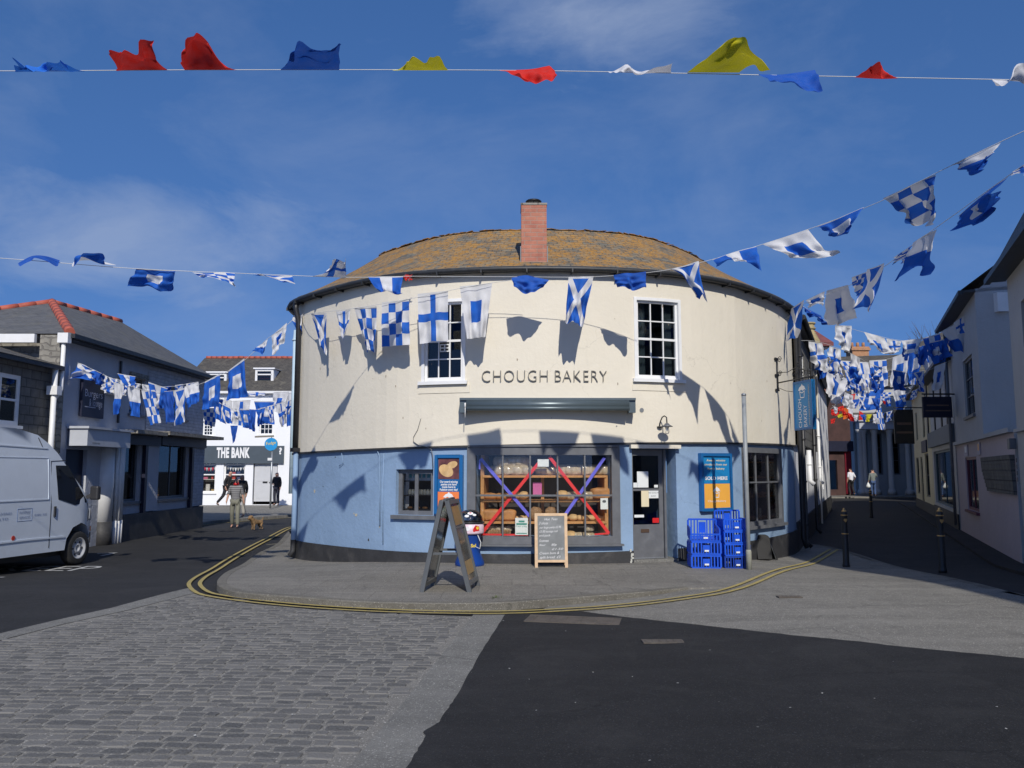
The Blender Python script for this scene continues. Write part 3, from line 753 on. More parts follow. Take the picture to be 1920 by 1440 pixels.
for p, q in zip(c, c[1:]): mb.face([BW(p, -.01, zmid), BW(q, -.01, zmid), BW(q, .05, zmid), BW(p, .05, zmid)])
mb.build('upper_wall', CREAM, bak)
mb = MB(); BW.box(mb, sA, sB, lambda t: zmid(t) - .035, lambda t: zmid(t) - .002, .002, .062); mb.build('shadow_strip', BLACKW, bak)  # black strip painted in as the shadow line under the overhanging upper wall
# interior shell
mb = MB()
c = BW.cuts(sA, sB, .5)
for p, q in zip(c, c[1:]):
    mb.face([BW(p, -2.6, -.3), BW(q, -2.6, -.3), BW(q, -2.6, 5), BW(p, -2.6, 5)])
    mb.face([BW(p, -.31, 2.22), BW(q, -.31, 2.22), BW(q, -2.6, 2.22), BW(p, -2.6, 2.22)])
    mb.face([BW(p, -.31, .12), BW(q, -.31, .12), BW(q, -2.6, .12), BW(p, -2.6, .12)])
    mb.face([BW(p, -.31, 5), BW(q, -.31, 5), BW(q, -2.6, 5), BW(p, -2.6, 5)])
mb.build('interior', DARKIN, bak)
# flank
mb = MB(); lanes = BS
hs = [(2.2, 3.0, 3.1, 4.6), (5.2, 6.0, 3.1, 4.6), (9.5, 10.4, 3.1, 4.6)]
BS.panel(mb, 0, BS.L, -.5, 2.35, 0, [(3.4, 4.3, 1.0, 2.1), (8.5, 9.6, .1, 2.1), (13, 14, .9, 2.0)], .15)
mb.build('flank_wall', WHITEW, bak)
mb = MB(); BS.panel(mb, 0, 8.8, 2.2, ZE + .1, .12, hs[:2], .1); 
mb.face([BS(0, .12, 2.2), BS(8.8, .12, 2.2), BS(8.8, 0, 2.2), BS(0, 0, 2.2)]); mb.face([BS(8.8, .12, 2.2), BS(8.8, .12, ZE + .1), BS(8.8, 0, ZE + .1), BS(8.8, 0, 2.2)])
mb.build('slate_cladding', SLATEW, bak)
mb = MB(); BS.panel(mb, 8.8, BS.L, 2.35, ZE + .1, 0, hs[2:], .1); mb.build('flank_wall', WHITEW, bak)
mb = MB(); BS.box(mb, 0, BS.L, -.5, .45, .002, .04); mb.build('plinth', BLACKW, bak)
for h in hs: BS.window(bak, h[0], h[1], h[2], h[3], 2, 4, WHITEP, GLASSD, d=.06, fw=.09, bw=.03)
BS.window(bak, 3.4, 4.3, 1.0, 2.1, 2, 2, WHITEP, GLASSD, d=-.05)
BS.window(bak, 13, 14, .9, 2.0, 2, 2, WHITEP, GLASSD, d=-.05)
mb = MB(); BS.box(mb, 8.5, 9.6, .1, 2.1, -.12, -.07); mb.build('side_door', GREYW, bak)
mb = MB(); mb.face([BS(0, -.3, -.3), BS(BS.L, -.3, -.3), BS(BS.L, -.3, 5), BS(0, -.3, 5)])
for z in (5.0,): mb.face([BS(0, 0, z), BS(BS.L, 0, z), BS(BS.L, -6, z), BS(0, -6, z)])
mb.face([BS(BS.L, 0, -.3), BS(BS.L, -9, -.3), BS(BS.L, -9, 5.1), BS(BS.L, 0, 5.1)])
mb.build('interior', DARKIN, bak)
# flank details: pipes and tall pale boards
def wpipe(W, s, z0, z1, d, r, m, name='drainpipe', parent=bak, shoe=True):
    mb = MB(); pts = [W(s, d, z0), W(s, d, z1)]
    if shoe: pts = [W(s, d + .1, z0), W(s, d, z0 + .1), W(s, d, z1)]
    mb.tube(pts, r, 10)
    z = z0 + .5
    while z < z1: mb.lathe([(r, -.02), (r + .012, -.02), (r + .012, .02), (r, .02)], W(s, d, z), 10); z += .95
    return mb.build(name, m, parent)
for s_, col_, z0_, z1_ in ((.15, IRON, -.1, 5.0), (4.6, IRON, -.1, 5.0), (7.2, WHITEP, 1.2, 3.2), (2.1, WHITEP, 1.25, 2.1)):
    wpipe(BS, s_, z0_, z1_, .2, .045 if s_ != 2.1 else .06, col_)
mb = MB(); BS.box(mb, 8.75, 8.95, -.1, 5.05, .121, .16); BS.box(mb, 11.5, 11.7, 2.4, 5.05, .002, .05); mb.build('corner_board', CREAM, bak)
# roof --------------------------------------------------------------
RT = 6.42
def roofstrip(mb, W, cuts, dA, zA, dB, zB, m=0, n=5):
    for p, q in zip(cuts, cuts[1:]):
        for k in range(n):
            t0, t1 = k / n, (k + 1) / n
            f = lambda s, t: W(s, dA + (dB - dA) * t, zA + (zB - zA) * t)
            L = math.hypot(dB - dA, zB - zA)
            mb.face([f(p, t0), f(q, t0), f(q, t1), f(p, t1)], m, [(p, L * t0), (q, L * t0), (q, L * t1), (p, L * t1)])
# insetting a curve: normals may fold near tight corners, so smooth the inner line first
inner = [BW.p[i] + BW.n[i] * -1.72 for i in range(len(BW.p))]
for _ in range(14): inner = [inner[0]] + [(inner[i - 1] + inner[i] * 2 + inner[i + 1]) / 4 for i in range(1, len(inner) - 1)] + [inner[-1]]
mb = MB(); nn = 7
for i in range(len(BW.p) - 1):
    for k in range(nn):
        def f(j, t):
            o_ = BW.p[j] + BW.n[j] * .2; q = o_.lerp(inner[j], t); sag = -.05 * math.sin(t * math.pi)
            return Vector((q.x, q.y, ZE + .1 + (RT - ZE - .1) * t + sag + .012 * mnoise.noise(Vector((q.x * 2, q.y * 2, 1)))))
        t0, t1 = k / nn, (k + 1) / nn; s0, s1 = BW.s[i], BW.s[i + 1]
        mb.face([f(i, t0), f(i + 1, t0), f(i + 1, t1), f(i, t1)], 0, [(s0, 2.3 * t0), (s1, 2.3 * t0), (s1, 2.3 * t1), (s0, 2.3 * t1)])
cen = Vector((.9, 20.5, RT + .25))
for i in range(len(inner) - 1):
    a_ = Vector((*inner[i], RT)); b_ = Vector((*inner[i + 1], RT)); mb.face([a_, b_, b_.lerp(cen, .9), a_.lerp(cen, .9)])
mb.build('roof', SLATE_L, bak)
mb = MB(); roofstrip(mb, BS, [0, BS.L], .26, ZE + .1, -2.2, 6.6); roofstrip(mb, BS, [0, BS.L], -2.2, 6.6, -6, 5.2); mb.build('roof', SLATE, bak)
# courses of slate along the eave standing proud, and ridge edge stones
mb = MB(); rnd = random.Random(2)
s_ = 0
while s_ < BW.L - .2:
    w_ = rnd.uniform(.2, .28); i = BW.idx(s_); 
    BW.box(mb, s_, s_ + w_ - .01, lambda t: ZE + .075, lambda t: ZE + .095 , .14, .225 + rnd.uniform(0, .015)); s_ += w_
mb.build('eave_slates', SLATE, bak)
mb = MB()
for i in range(0, len(inner) - 1):
    for e in range(1):
        a_ = Vector((*inner[i], RT + rnd.uniform(-.01, .03))); b_ = Vector((*inner[i + 1], RT + rnd.uniform(-.01, .03)))
        if (b_ - a_).length > .03: mb.bar(a_, b_, .08, .012)
mb.build('roof_edge_stones', SLATE_L, bak)
# gutter and soffit
mb = MB()
pts = [BW(t, .20, ZE + .05) for t in BW.cuts(sA, sB - .05, .3)]
mb.tube(pts, .05, 8)
k = 2.5
while k < BW.L - .3: BW.box(mb, k - .012, k + .012, ZE - .02, ZE + .05, .06, .262); k += .78
mb.build('gutter', GUTTER, bak)
mb = MB(); BW.box(mb, sA, sB, ZE + .02, ZE + .09, .052, .15); mb.build('soffit', GUTTER, bak)
mb = MB(); mb.tube([BS(t, .32, ZE) for t in (0, BS.L)], .06, 8); BS.box(mb, 0, BS.L, ZE - .08, ZE + .06, .122, .26); mb.build('gutter', GUTTER, bak)
# corner downpipe: dark above, blue below
sp_ = BW.S(566, 800)
mb = MB(); mb.tube([BW(sp_, .2, ZE + .03), BW(sp_, .2, ZE - .12), BW(sp_, .13, ZE - .4), BW(sp_, .13, 2.05)], .055, 10); BW.box(mb, sp_ - .09, sp_ + .09, 1.98, 2.06, .06, .2)
dp = mb.build('drainpipe', IRON, bak)
mb = MB(); mb.tube([BW(sp_, .11, 2.0), BW(sp_, .11, .2)], .052, 10); mb.tube([BW(sp_, .11, .2), BW(sp_, .11, -.02), BW(sp_, .18, -.12)], .052, 10, 1); mb.build('lower_pipe', [BLUEW, BLACKW], dp)
sr_ = BW.L - .12
mb = MB(); mb.tube([BW(sr_, .30, ZE), BW(sr_, .15, ZE - .35), BW(sr_, .15, .1), BW(sr_, .22, -.1)], .05, 10); mb.build('drainpipe', IRON, bak)
# chimney ---------------------------------------------------------------
cb = P(1001, 486, 14.15); ct = P(1001, 394, 14.3)
mb = MB(); hw = .228; mb.box(cb.x - hw, cb.x + hw, 14.0, 14.5, 5.12, ct.z)
ch = mb.build('chimney', BRICK, bak)
mb = MB(); mb.box(cb.x - hw - .02, cb.x + hw + .02, 13.975, 14.0 - .003, 5.05, 5.27); mb.box(cb.x - hw - .02, cb.x - hw - .003, 14.0, 14.52, 5.1, 5.6); mb.box(cb.x + hw + .003, cb.x + hw + .02, 14.0, 14.52, 5.1, 5.6); mb.build('flashing', LEADM, ch)
mb = MB(); mb.box(cb.x - hw - .01, cb.x + hw + .01, 13.99, 14.51, ct.z, ct.z + .035); mb.lathe([(.1, 0), (.1, .08), (.12, .08), (.12, .1)], (cb.x, 14.25, ct.z + .035), 16); mb.build('cap', STONE, ch)
mb = MB(); mb.lathe([(.13, .12), (.15, .14), (.13, .16), (.03, .18)], (cb.x, 14.25, ct.z), 16)
for k in range(4): mb.tube([(cb.x + .1 * math.cos(k * 1.57), 14.25 + .1 * math.sin(k * 1.57), ct.z + .08), (cb.x + .12 * math.cos(k * 1.57), 14.25 + .12 * math.sin(k * 1.57), ct.z + .14)], .008, 5)
mb.build('cowl', IRON, ch)
# upper sash windows
CURT = M('net_curtain', (.5, .5, .5), .9, .1)
def sash(r, left, right):
    s0, s1, z0, z1 = r
    cur = []
    if left: cur.append((.06, .3, CURT))
    if right: cur.append((.72, .95, CURT))
    o = BW.window(bak, s0 + .02, s1 - .02, z0 + .02, z1 - .02, 3, 4, WHITEP, GLASSD, d=-.02, fw=.065, bw=.02, mid=2, curtain=cur)
    mb = MB()
    for a, b in ((s0 - .01, s0 + .045), (s1 - .045, s1 + .01)): BW.box(mb, a, b, z0, z1, .0, .065)
    BW.box(mb, s0 - .01, s1 + .01, z1 - .045, z1 + .01, .0, .062); mb.build('outer_frame', WHITEP, o)
    mb = MB(); BW.box(mb, s0 - .05, s1 + .05, z0 - .05, z0 + .01, .02, .12); mb.build('sill', WHITEP, o)
    mb = MB(); BW.box(mb, s0 - .06, s1 + .09, z0 - .2, z0 - .055, .045, .062); mb.build('apron', CREAM, o)
    return o
o = sash(ul, True, False)
mb = MB(); s_, z_ = BW.at(833, 652, .03); BW.box(mb, s_ - .09, s_ + .09, z_ - .07, z_ + .07, .0, .006); o2 = mb.build('sticker', PAPER, o)
mb = MB()
for i in (-1, 1):
    for j in (-1, 1): BW.box(mb, s_ + i * .042 - .03, s_ + i * .042 + .03, z_ + j * .03 - .02, z_ + j * .03 + .02, .0065, .008)
mb.build('sticker_print', IRON, o)
sash(ur, True, True)
# raised letters
lw = BW.at(1021, 706, .06); sc_ = lw[0]; zc = lw[1]
wid = BW.S(1138, 706, .05) - BW.S(905, 706, .05)
LETM = M('bronze_letters', (.2, .19, .165), .5, .1)
for wd_, u0, u1 in (('CHOUGH', 0, .525), ('BAKERY', .583, 1)):
    mb = MB(); cw_ = sc_ + wid * ((u0 + u1) / 2 - .5); text(mb, wd_, .30, lambda x, y, d: BW(cw_ + x, .055 + d, zc + y), width=wid * (u1 - u0), depth=.03, space=1.08, bold=-.007)
    mb.build('lettering', LETM, bak)
# awning box
aw = BW.rect(862, 1189, 746, 770, .1)
A0 = BW(aw[0], .06, 0); A1 = BW(aw[1], .06, 0); ax = (A1 - A0).normalized(); an = Vector((ax.y, -ax.x, 0)); 
AW = Wall([(A0.x, A0.y), (A1.x, A1.y)])
dmin = max((BW(t, .05, 0) - A0).dot(an) for t in BW.cuts(aw[0], aw[1], .2))
z0, z1 = BW.Z(1025, 771, .2), BW.Z(1025, 748, .2)
mb = MB(); AW.box(mb, 0, AW.L, z1 - .02, z1 + .02, dmin - .1, dmin + .14); AW.box(mb, 0, .12, z0 - .02, z1 - .02, dmin - .08, dmin + .1); AW.box(mb, AW.L - .12, AW.L, z0 - .02, z1 - .02, dmin - .08, dmin + .1)
AWN = M('awning_metal', (.10, .13, .145), .35, .08, 4, metal=.3); 
awn = mb.build('awning_box', AWN, bak)
mb = MB(); yc = (z0 + z1) / 2
for rr, dd, zz in ((.085, .11, yc + .005), (.04, .17, yc - .06)):
    mb.tube([AW(.12, dmin + dd, zz), AW(AW.L - .12, dmin + dd, zz)], rr, 16)
mb.build('roller', AWN, awn)
mb = MB(); mb.tube([AW(.1, dmin + .17, yc), AW(.1, dmin + .17, yc - .22)], .008, 6); mb.lathe([(.0, -.03), (.015, -.02), (.015, .05), (0, .06)], AW(.1, dmin + .17, yc - .02), 8); mb.build('crank_eye', WHITEP, awn)
# main shop window ---------------------------------------------------------
mb = MB(); s0, s1, z0, z1 = ms; g0, g1, h0, h1 = mg
BW.box(mb, s0, g0, z0, z1, -.05, .06); BW.box(mb, g1, s1, z0, z1, -.05, .06); BW.box(mb, g0, g1, z0, h0, -.05, .06); BW.box(mb, g0, g1, h1, z1, -.05, .06)
BW.box(mb, s0 - .04, s1 + .04, z0 - .035, z0 - .002, -.05, .12)
BW.box(mb, s0 + .02, s1 - .02, z1 + .002, z1 + .03, .0, .09)
for i in range(1, 5):
    x = g0 + (g1 - g0) * i / 5; BW.box(mb, x - .013, x + .013, h0, h1, .0, .045)
zm = BW.Z(1010, 929); BW.box(mb, g0, g1, zm - .016, zm + .016, .0, .043)
SW = mb.build('shop_window', GREYW, bak)
mb = MB(); BW.box(mb, g0, g1, h0, h1, .012, .016); mb.build('glass', GLASS, SW)
# ribbons crossed inside the panes
def rib(a, b, m, w=.055, d=-.012):
    sa, za = BW.at(*a); sb, zb = BW.at(*b); mb = MB(); n = 14; L = math.hypot(sb - sa, zb - za); nx, nz_ = -(zb - za) / L * w / 2, (sb - sa) / L * w / 2
    for i in range(n):
        t0, t1 = i / n, (i + 1) / n
        f = lambda t, k: BW(sa + (sb - sa) * t + k * nx, d - .004 * math.sin(t * 9), za + (zb - za) * t + k * nz_)
        mb.face([f(t0, -1), f(t1, -1), f(t1, 1), f(t0, 1)], 0, smooth=True)
    return mb.build('ribbon', m, SW)
rib((901, 860), (993, 968), RIB_B); rib((1010, 868), (903, 1000), RIB_R, d=-.018); rib((1030, 856), (1142, 1000), RIB_R); rib((1134, 858), (1058, 968), RIB_B, d=-.018)
rib((903, 1002), (990, 1003), RIB_R, .03); rib((1115, 1002), (1143, 1000), RIB_R, .03); rib((899, 862), (899, 880), RIB_B, .03)
def wnote(px0, px1, py0, py1, m, name='notice', d=-.006, parent=SW, W=BW):
    s0, s1, z0, z1 = W.rect(px0, px1, py0, py1); mb = MB(); W.box(mb, s0, s1, z0, z1, d, d + .003); return mb.build(name, m, parent), (s0, s1, z0, z1)
TEAL = M('teal_print', (.06, .3, .24), .7); 
n_, r_ = wnote(966, 990, 971, 1003, PAPER)
mb = MB(); BW.box(mb, r_[0] + .02, r_[1] - .02, r_[3] - .12, r_[3] - .09, .0, -.0025); BW.box(mb, r_[0] + .06, r_[1] - .06, r_[3] - .075, r_[3] - .045, .0, -.0025); BW.box(mb, r_[0] + .02, r_[1] - .02, r_[2] + .02, r_[2] + .035, .0, -.0025)
text(mb, 'Fresh today', .04, lambda x, y, d: BW((r_[0] + r_[1]) / 2 + x, -.0022, (r_[2] + r_[3]) / 2 + y)); mb.build('notice_print', TEAL, n_)
wnote(1008, 1029, 861, 875, PAPER); n_, r_ = wnote(1126, 1140, 934, 955, PAPER)
mb = MB(); mb.face([BW((r_[0] + r_[1]) / 2 + .035 * math.cos(k), -.002, (r_[2] + r_[3]) / 2 + .04 + .025 * math.sin(k)) for k in [i * .6283 for i in range(10)]]); mb.build('notice_print', CHARCOAL, n_)
# shelves and bread ---------------------------------------------------------
shelf = thing('bread_shelves', 'wooden bread shelves standing behind the ribboned shop window', 'shelving', tuple(BW((g0 + g1) / 2, -.5, .4)))
shz = [BW.Z(1010, y, -.35) for y in (891, 936, 976, 1010)]
for i, z in enumerate(shz):
    mb = MB(); BW.box(mb, g0 + .1, g1 - .06, z - .04, z, -.5, -.08); mb.build('shelf_board', SHELFW, shelf)
for a, b in ((g0 + .06, g0 + .12), (g1 - .09, g1 - .03), ((g0 + g1) / 2 - .03, (g0 + g1) / 2 + .03)):
    mb = MB(); z_lo = .15 if a < g0 + .3 or a > g1 - .3 else shz[2]
    BW.box(mb, a, b, z_lo, shz[0] + (.35 if a < g0 + .3 else .0), -.6, -.56 if a > g0 + .3 and a < g1 - .3 else -.1); mb.build('upright', SHELFW, shelf)
mb = MB(); BW.box(mb, g0, g1, .3, 2.1, -.75, -.7); mb.build('back_panel', DIMIN, shelf)
LOAVES = {}
def loafproto(kind):
    mb = MB(); nu, nv = 18, 12; rnd = random.Random(hash(kind) % 97)
    sx, sy, sz, ex = dict(tin=(.15, .09, .085, .55), round=(.11, .11, .075, 1.0), bloomer=(.16, .08, .06, .8), wrapped=(.15, .1, .09, .6), roll=(.06, .055, .04, .9), seeded=(.12, .1, .13, .8), pasty=(.09, .05, .035, .8))[kind]
    def sp(a, e): return math.copysign(abs(a) ** e, a)
    off = rnd.uniform(0, 50)
    def fn(u, v):
        a = u * 2 * math.pi; b = (v - .5) * math.pi
        x, y, z = sx * sp(math.cos(b), ex) * sp(math.cos(a), ex), sy * sp(math.cos(b), ex) * sp(math.sin(a), ex), sz * sp(math.sin(b), ex)
        k = 1 + .12 * mnoise.noise(Vector((x * 14 + off, y * 14, z * 14))) + (.07 if kind == 'tin' and z > sz * .3 else 0)
        if kind == 'wrapped': k += .10 * mnoise.noise(Vector((x * 40 + off, y * 40, z * 40)))
        if kind == 'bloomer' and z > 0: z *= 1 + .18 * math.cos(x * 90)
        return Vector((x * k, y * k, z * k + sz))
    mb.grid(fn, nu, nv)
    mats = dict(tin=CRUST, round=CRUST2, bloomer=CRUST, wrapped=WRAP, roll=CRUST2, seeded=WICKER, pasty=CRUST)[kind]
    o = mb.build('bread_loaf', mats)
    return o
first = {}
def place(kind, px, zshelf, d, lab, sc_=1.0, rot=0, W=BW, group='loaves behind the bakery glass', cat='bread'):
    s_ = W.S(px, 930, d); p = W(s_, d, zshelf); n = W.nrm(s_)
    if kind not in first: first[kind] = o = loafproto(kind)
    else: o = first[kind].copy(); COL.objects.link(o)
    o.location = p; o.rotation_euler = (0, 0, math.atan2(n.y, n.x) + math.pi / 2 + rot); o.scale = (sc_,) * 3
    setp(o, lab, cat, group); return o
rnd = random.Random(4)
T_ = shz[0] + .003
for px in (932, 948, 968, 985): place('wrapped', px, T_, -.2, 'bagged loaf in the front row of the top shelf, left half', .95, rnd.uniform(-.3, .3))
for px in (940, 962, 978): place('wrapped', px, T_ + .15, -.24, 'bagged loaf stacked on others at the left of the top shelf', 1.0, rnd.uniform(-.4, .4))
for px in (1016, 1034): place('wrapped', px, T_, -.3, 'bagged loaf under the paper notice on the top shelf', .85, 0)
for px in (1052, 1072, 1093, 1113, 1131): place('wrapped', px, T_, -.32, 'bagged loaf in the row at the right of the top shelf', 1.05, rnd.uniform(-.2, .2))
T_ = shz[1] + .003
for px in (920, 942): place('bloomer', px, T_, -.2, 'long bloomer loaf at the left end of the second shelf', .9, rnd.uniform(-.2, .2))
for px in (966, 981): place('round', px, T_, -.2, 'round pale loaf beside the crossed ribbons on the second shelf', .95, 0)
for px in (1054,): place('round', px, T_, -.2, 'round loaf just right of the pink packet', 1.05, 0)
for px in (1073, 1087, 1103): place('wrapped', px, T_, -.2, 'small bagged loaf on the right half of the second shelf', .75, rnd.uniform(-.4, .4))
place('tin', 1126, T_, -.2, 'large golden tin loaf at the right end of the second shelf', 1.15)
T_ = shz[2] + .003
for px, k, l in ((921, 'tin', 'golden tin loaf at the far left of the third shelf'), (949, 'tin', 'second golden tin loaf from the left on the third shelf')): place(k, px, T_, -.2, l, 1.15)
for px in (968, 979, 989): place('roll', px, T_, -.3, 'small roll beside the violet ribbon on the third shelf', 1.1)
for px, l in ((1004, 'dark seeded cob left of the shelf upright above the chalkboard'), (1033, 'dark seeded cob right of the shelf upright above the chalkboard')): place('seeded', px, T_, -.2, l, .95)
for px in (1057, 1074): place('round', px, T_, -.2, 'round crusty loaf on the right half of the third shelf', .8)
for px in (1087, 1098, 1108, 1121, 1133): place('roll', px, T_, -.3, 'small floury roll at the right of the third shelf', 1.2)
T_ = shz[3] + .003
# basket
bs = BW(BW.S(930, 1000, -.25), -.25, T_); mb = MB(); nb = BW.nrm(BW.S(930, 1000)); 
for k in range(9):
    s_ = BW.S(912 + k * 5, 1000, -.2); mb.lathe([(.03, 0), (.034, .12), (.036, .16)], BW(s_, -.16, T_), 8)
BW.box(mb, BW.S(908, 1000), BW.S(956, 1000), T_, T_ + .14, -.38, -.17)
o = mb.build('wicker_basket', WICKER); setp(o, 'wicker basket of bagged rolls at the bottom left of the shop window', 'basket')
for px in (915, 924, 933, 944, 951): place('wrapped', px, T_ + .13, -.25, 'small bagged roll heaped in the wicker basket', .55, rnd.uniform(-1, 1))
for px in (1081, 1093): place('wrapped', px, T_, -.25, 'shiny bagged bake on the window floor right of the chalkboard', .65, .3)
place('round', 1069, T_, -.25, 'round pale loaf partly hidden by the chalkboard edge', .95)
for px, z in ((1106, 0), (1104, .13)): place('wrapped', px, T_ + z, -.25, 'bagged bake in the small pile at the bottom right of the window', .6, .5)
mb = MB(); s_, z_ = BW.at(1007, 917, -.25); BW.box(mb, s_ - .075, s_ + .085, z_ - .1, z_ + .12, -.27, -.22); o = mb.build('pink_packet', PINK); setp(o, 'pink printed packet standing on the second bread shelf', 'packet')
# left casement with shelves of bottles
s0, s1, z0, z1 = wl
cw = BW.window(bak, s0, s1, z0, z1, 2, 1, GREYW, GLASS, d=-.12, fw=.075, bw=.07, thick=.07, sill=.07)
sh2 = thing('display_shelves', 'dark shelves of jars and boxes behind the small left casement', 'shelving', tuple(BW((s0 + s1) / 2, -.4, .8)))
zz = [z0 + (z1 - z0) * k for k in (.12, .43, .75)]
for z in zz:
    mb = MB(); BW.box(mb, s0 - .05, s1 + .05, z - .02, z, -.5, -.2); mb.build('shelf_board', DIMIN, sh2)
mb = MB(); BW.box(mb, s0 - .1, s1 + .1, z0 - .1, z1 + .1, -.56, -.52); mb.build('back_panel', DIMIN, sh2)
JAR = M('jar_glass', (.6, .56, .42), .25, .2); TEALB = M('teal_box', (.1, .42, .5), .6)
jar = None
for k in range(9):
    mbk = s0 + .1 + k * (s1 - s0 - .2) / 8
    if jar is None:
        mb = MB(); mb.lathe([(.03, 0), (.034, .02), (.034, .07), (.022, .085), (.024, .1), (0, .1)], n=12); jar = o = mb.build('jar', JAR)
    else: o = jar.copy(); COL.objects.link(o)
    o.location = BW(mbk, -.3, zz[1]); setp(o, 'small pale jar in the row behind the left casement', 'jar', 'jars on the middle shelf')
bx = None
for k in range(6):
    if bx is None: mb = MB(); mb.box(-.045, .045, -.03, .03, 0, .2); mb.box(-.03, .03, -.034, -.0305, .05, .12, 1); bx = o = mb.build('tea_box', [PAPER, TEALB], bevel=.004)
    else: o = bx.copy(); COL.objects.link(o)
    o.location = BW(s0 + .12 + k * (s1 - s0 - .24) / 5, -.32, zz[2]); o.rotation_euler.z = rad(-22 + k * 3); setp(o, 'white and teal carton on the upper shelf behind the left casement', 'carton', 'cartons on the upper shelf')
for k in range(4): place('pasty', 755 + k * 14, zz[0], -.3, 'small brown bun on the lowest shelf of the left casement', .6)
# right bay window with goods
s0, s1, z0, z1 = wr
mb = MB(); BW.box(mb, s0 + .02, s1 - .02, z0 + .02, z1 - .02, -.1, -.02)
mb = MB()
BW.box(mb, s0, s0 + .05, z0, z1, -.1, .0); BW.box(mb, s1 - .11, s1, z0, z1, -.1, .02); BW.box(mb, s0 + .05, s1 - .11, z0, z0 + .08, -.1, .02); BW.box(mb, s0 + .05, s1 - .11, z1 - .1, z1, -.1, .02); BW.box(mb, s0 - .02, s1 + .05, z0 - .06, z0 - .002, -.05, .09)
BW.box(mb, s0 + .05, s1 - .11, z1 - .42, z1 - .39, -.07, -.02) if False else None
zmid_w = z0 + (z1 - z0) * .55; BW.box(mb, s0 + .05, s1 - .11, zmid_w - .015, zmid_w + .015, -.07, -.02)
for k in (1, 2): x = s0 + .05 + (s1 - s0 - .16) * k / 3; BW.box(mb, x - .012, x + .012, z0 + .08, z1 - .1, -.068, -.022)
rw = mb.build('window', GREYW, bak); mb = MB(); BW.box(mb, s0 + .05, s1 - .11, z0 + .08, z1 - .1, -.05, -.046); mb.build('glass', GLASS, rw)
sh3 = thing('display_shelves', 'brown shelves of mugs and bread behind the right bay window', 'shelving', tuple(BW((s0 + s1) / 2, -.4, .8)))
zz = [z0 + (z1 - z0) * k for k in (.08, .36, .62, .82)]
for z in zz:
    mb = MB(); BW.box(mb, s0, s1, z - .02, z, -.5, -.14); mb.build('shelf_board', SHELFW, sh3)
mb = MB(); BW.box(mb, s0 - .1, s1 + .1, z0 - .1, z1 + .1, -.6, -.55); mb.build('back_panel', DIMIN, sh3)
STRP = M('blue_white_stripe_ware', (.12, .2, .6), .2); mug = None
for k in range(5):
    for j in range(2):
        if mug is None:
            mb = MB()
            for q in range(6): mb.lathe([(.035, q * .018), (.035, q * .018 + .018)], n=12, m=q % 2)
            mug = o = mb.build('striped_mug', [WHITE, STRP])
        else: o = mug.copy(); COL.objects.link(o)
        o.location = BW(s0 + .15 + k * (s1 - s0 - .3) / 4, -.24, zz[3] + .002 + .11 * j - (0 if k % 2 else 0)); setp(o, 'blue and white striped mug stacked on the top bay shelf', 'mug', 'striped mugs in the bay window')
for k in range(4): place('bloomer', 1404 + k * 13, zz[1] + .003, -.28, 'pale bread stick on the middle shelf of the right bay window', .7, .6, group='bread in the right bay window')
mb = MB(); s_, z_ = BW.at(1427, 965, -.15); BW.box(mb, s_ - .05, s_ + .05, z_ - .12, z_ + .13, -.16, -.157); mb.build('price_card', PAPER, sh3)
# door -------------------------------------------------------------------
s0, s1 = dr[0], dr[1]
D0 = BW(s0, -.02, 0); D1 = BW(s1, -.02, 0)
mb = MB()
BW.box(mb, s0 - .05, s1 + .04, 1.985, 2.05, -.02, .11); mb.build('door_lintel', CREAM, bak)
mb = MB(); BW.box(mb, s0, s1, -.05, .06, -1.0, .03); mb.build('doorstep', CONC, bak)
# recess: side walls
mb = MB()
mb.face([BW(s1, -.3, .0), BW(s1 - .12, -1.3, .0), BW(s1 - .12, -1.3, 2.0), BW(s1, -.3, 2.0)]); mb.face([BW(s0, -.3, .0), BW(s0 + .02, -1.3, 0), BW(s0 + .02, -1.3, 2.0), BW(s0, -.3, 2.0)])
mb.face([BW(s0, -.0, 1.99), BW(s1, -.0, 1.99), BW(s1, -1.3, 1.99), BW(s0, -1.3, 1.99)])
mb.build('door_recess', BLUEW, bak)
se = BW.S(1247, 940)          # leaf spans to here
DW = Wall([tuple(BW(s0 + .005, -.06, 0).xy), tuple(BW(se, -.10, 0).xy)])
L_ = DW.L; zk = BW.Z(1217, 983, -.1); zr = BW.Z(1217, 918, -.1)
mb = MB()
DW.box(mb, 0, L_, .07, zk, -.02, .025); DW.box(mb, L_ - .075, L_, zk, 1.97, -.02, .025); DW.box(mb, 0, .02, zk, 1.97, -.02, .025); DW.box(mb, .02, L_ - .075, zr - .02, zr + .02, -.02, .024); DW.box(mb, .02, L_ - .075, 1.86, 1.97, -.02, .024)
dl = mb.build('door', GREYW, bak)
mb = MB(); DW.box(mb, .02, L_ - .075, zk, 1.86, -.002, .002); mb.build('glass', GLASSD, dl)
for a, b, c, d_, m in ((1193, 1214, 884, 914, PAPER), (1215, 1233, 920, 934, PAPER), (1201, 1215, 920, 950, CREAMT), (1188, 1206, 965, 970, PAPER), (1222, 1234, 971, 980, REDP), (1225, 1232, 909, 914, PAPER), (1186, 1194, 905, 914, PAPER)):
    wnote(a, b, c, d_, m, d=.028, parent=dl, W=DW)
mb = MB(); x0_, z0_ = DW.at(1208, 995); DW.box(mb, x0_ - .08, x0_ + .08, z0_ - .03, z0_ + .03, .026, .034); mb.build('letter_plate', M('brass_dark', (.14, .09, .06), .4, metal=.5), dl)
mb = MB(); DW.box(mb, 0, L_, .065, .085, .026, .035); mb.build('kick_strip', STEEL, dl)
mb = MB()
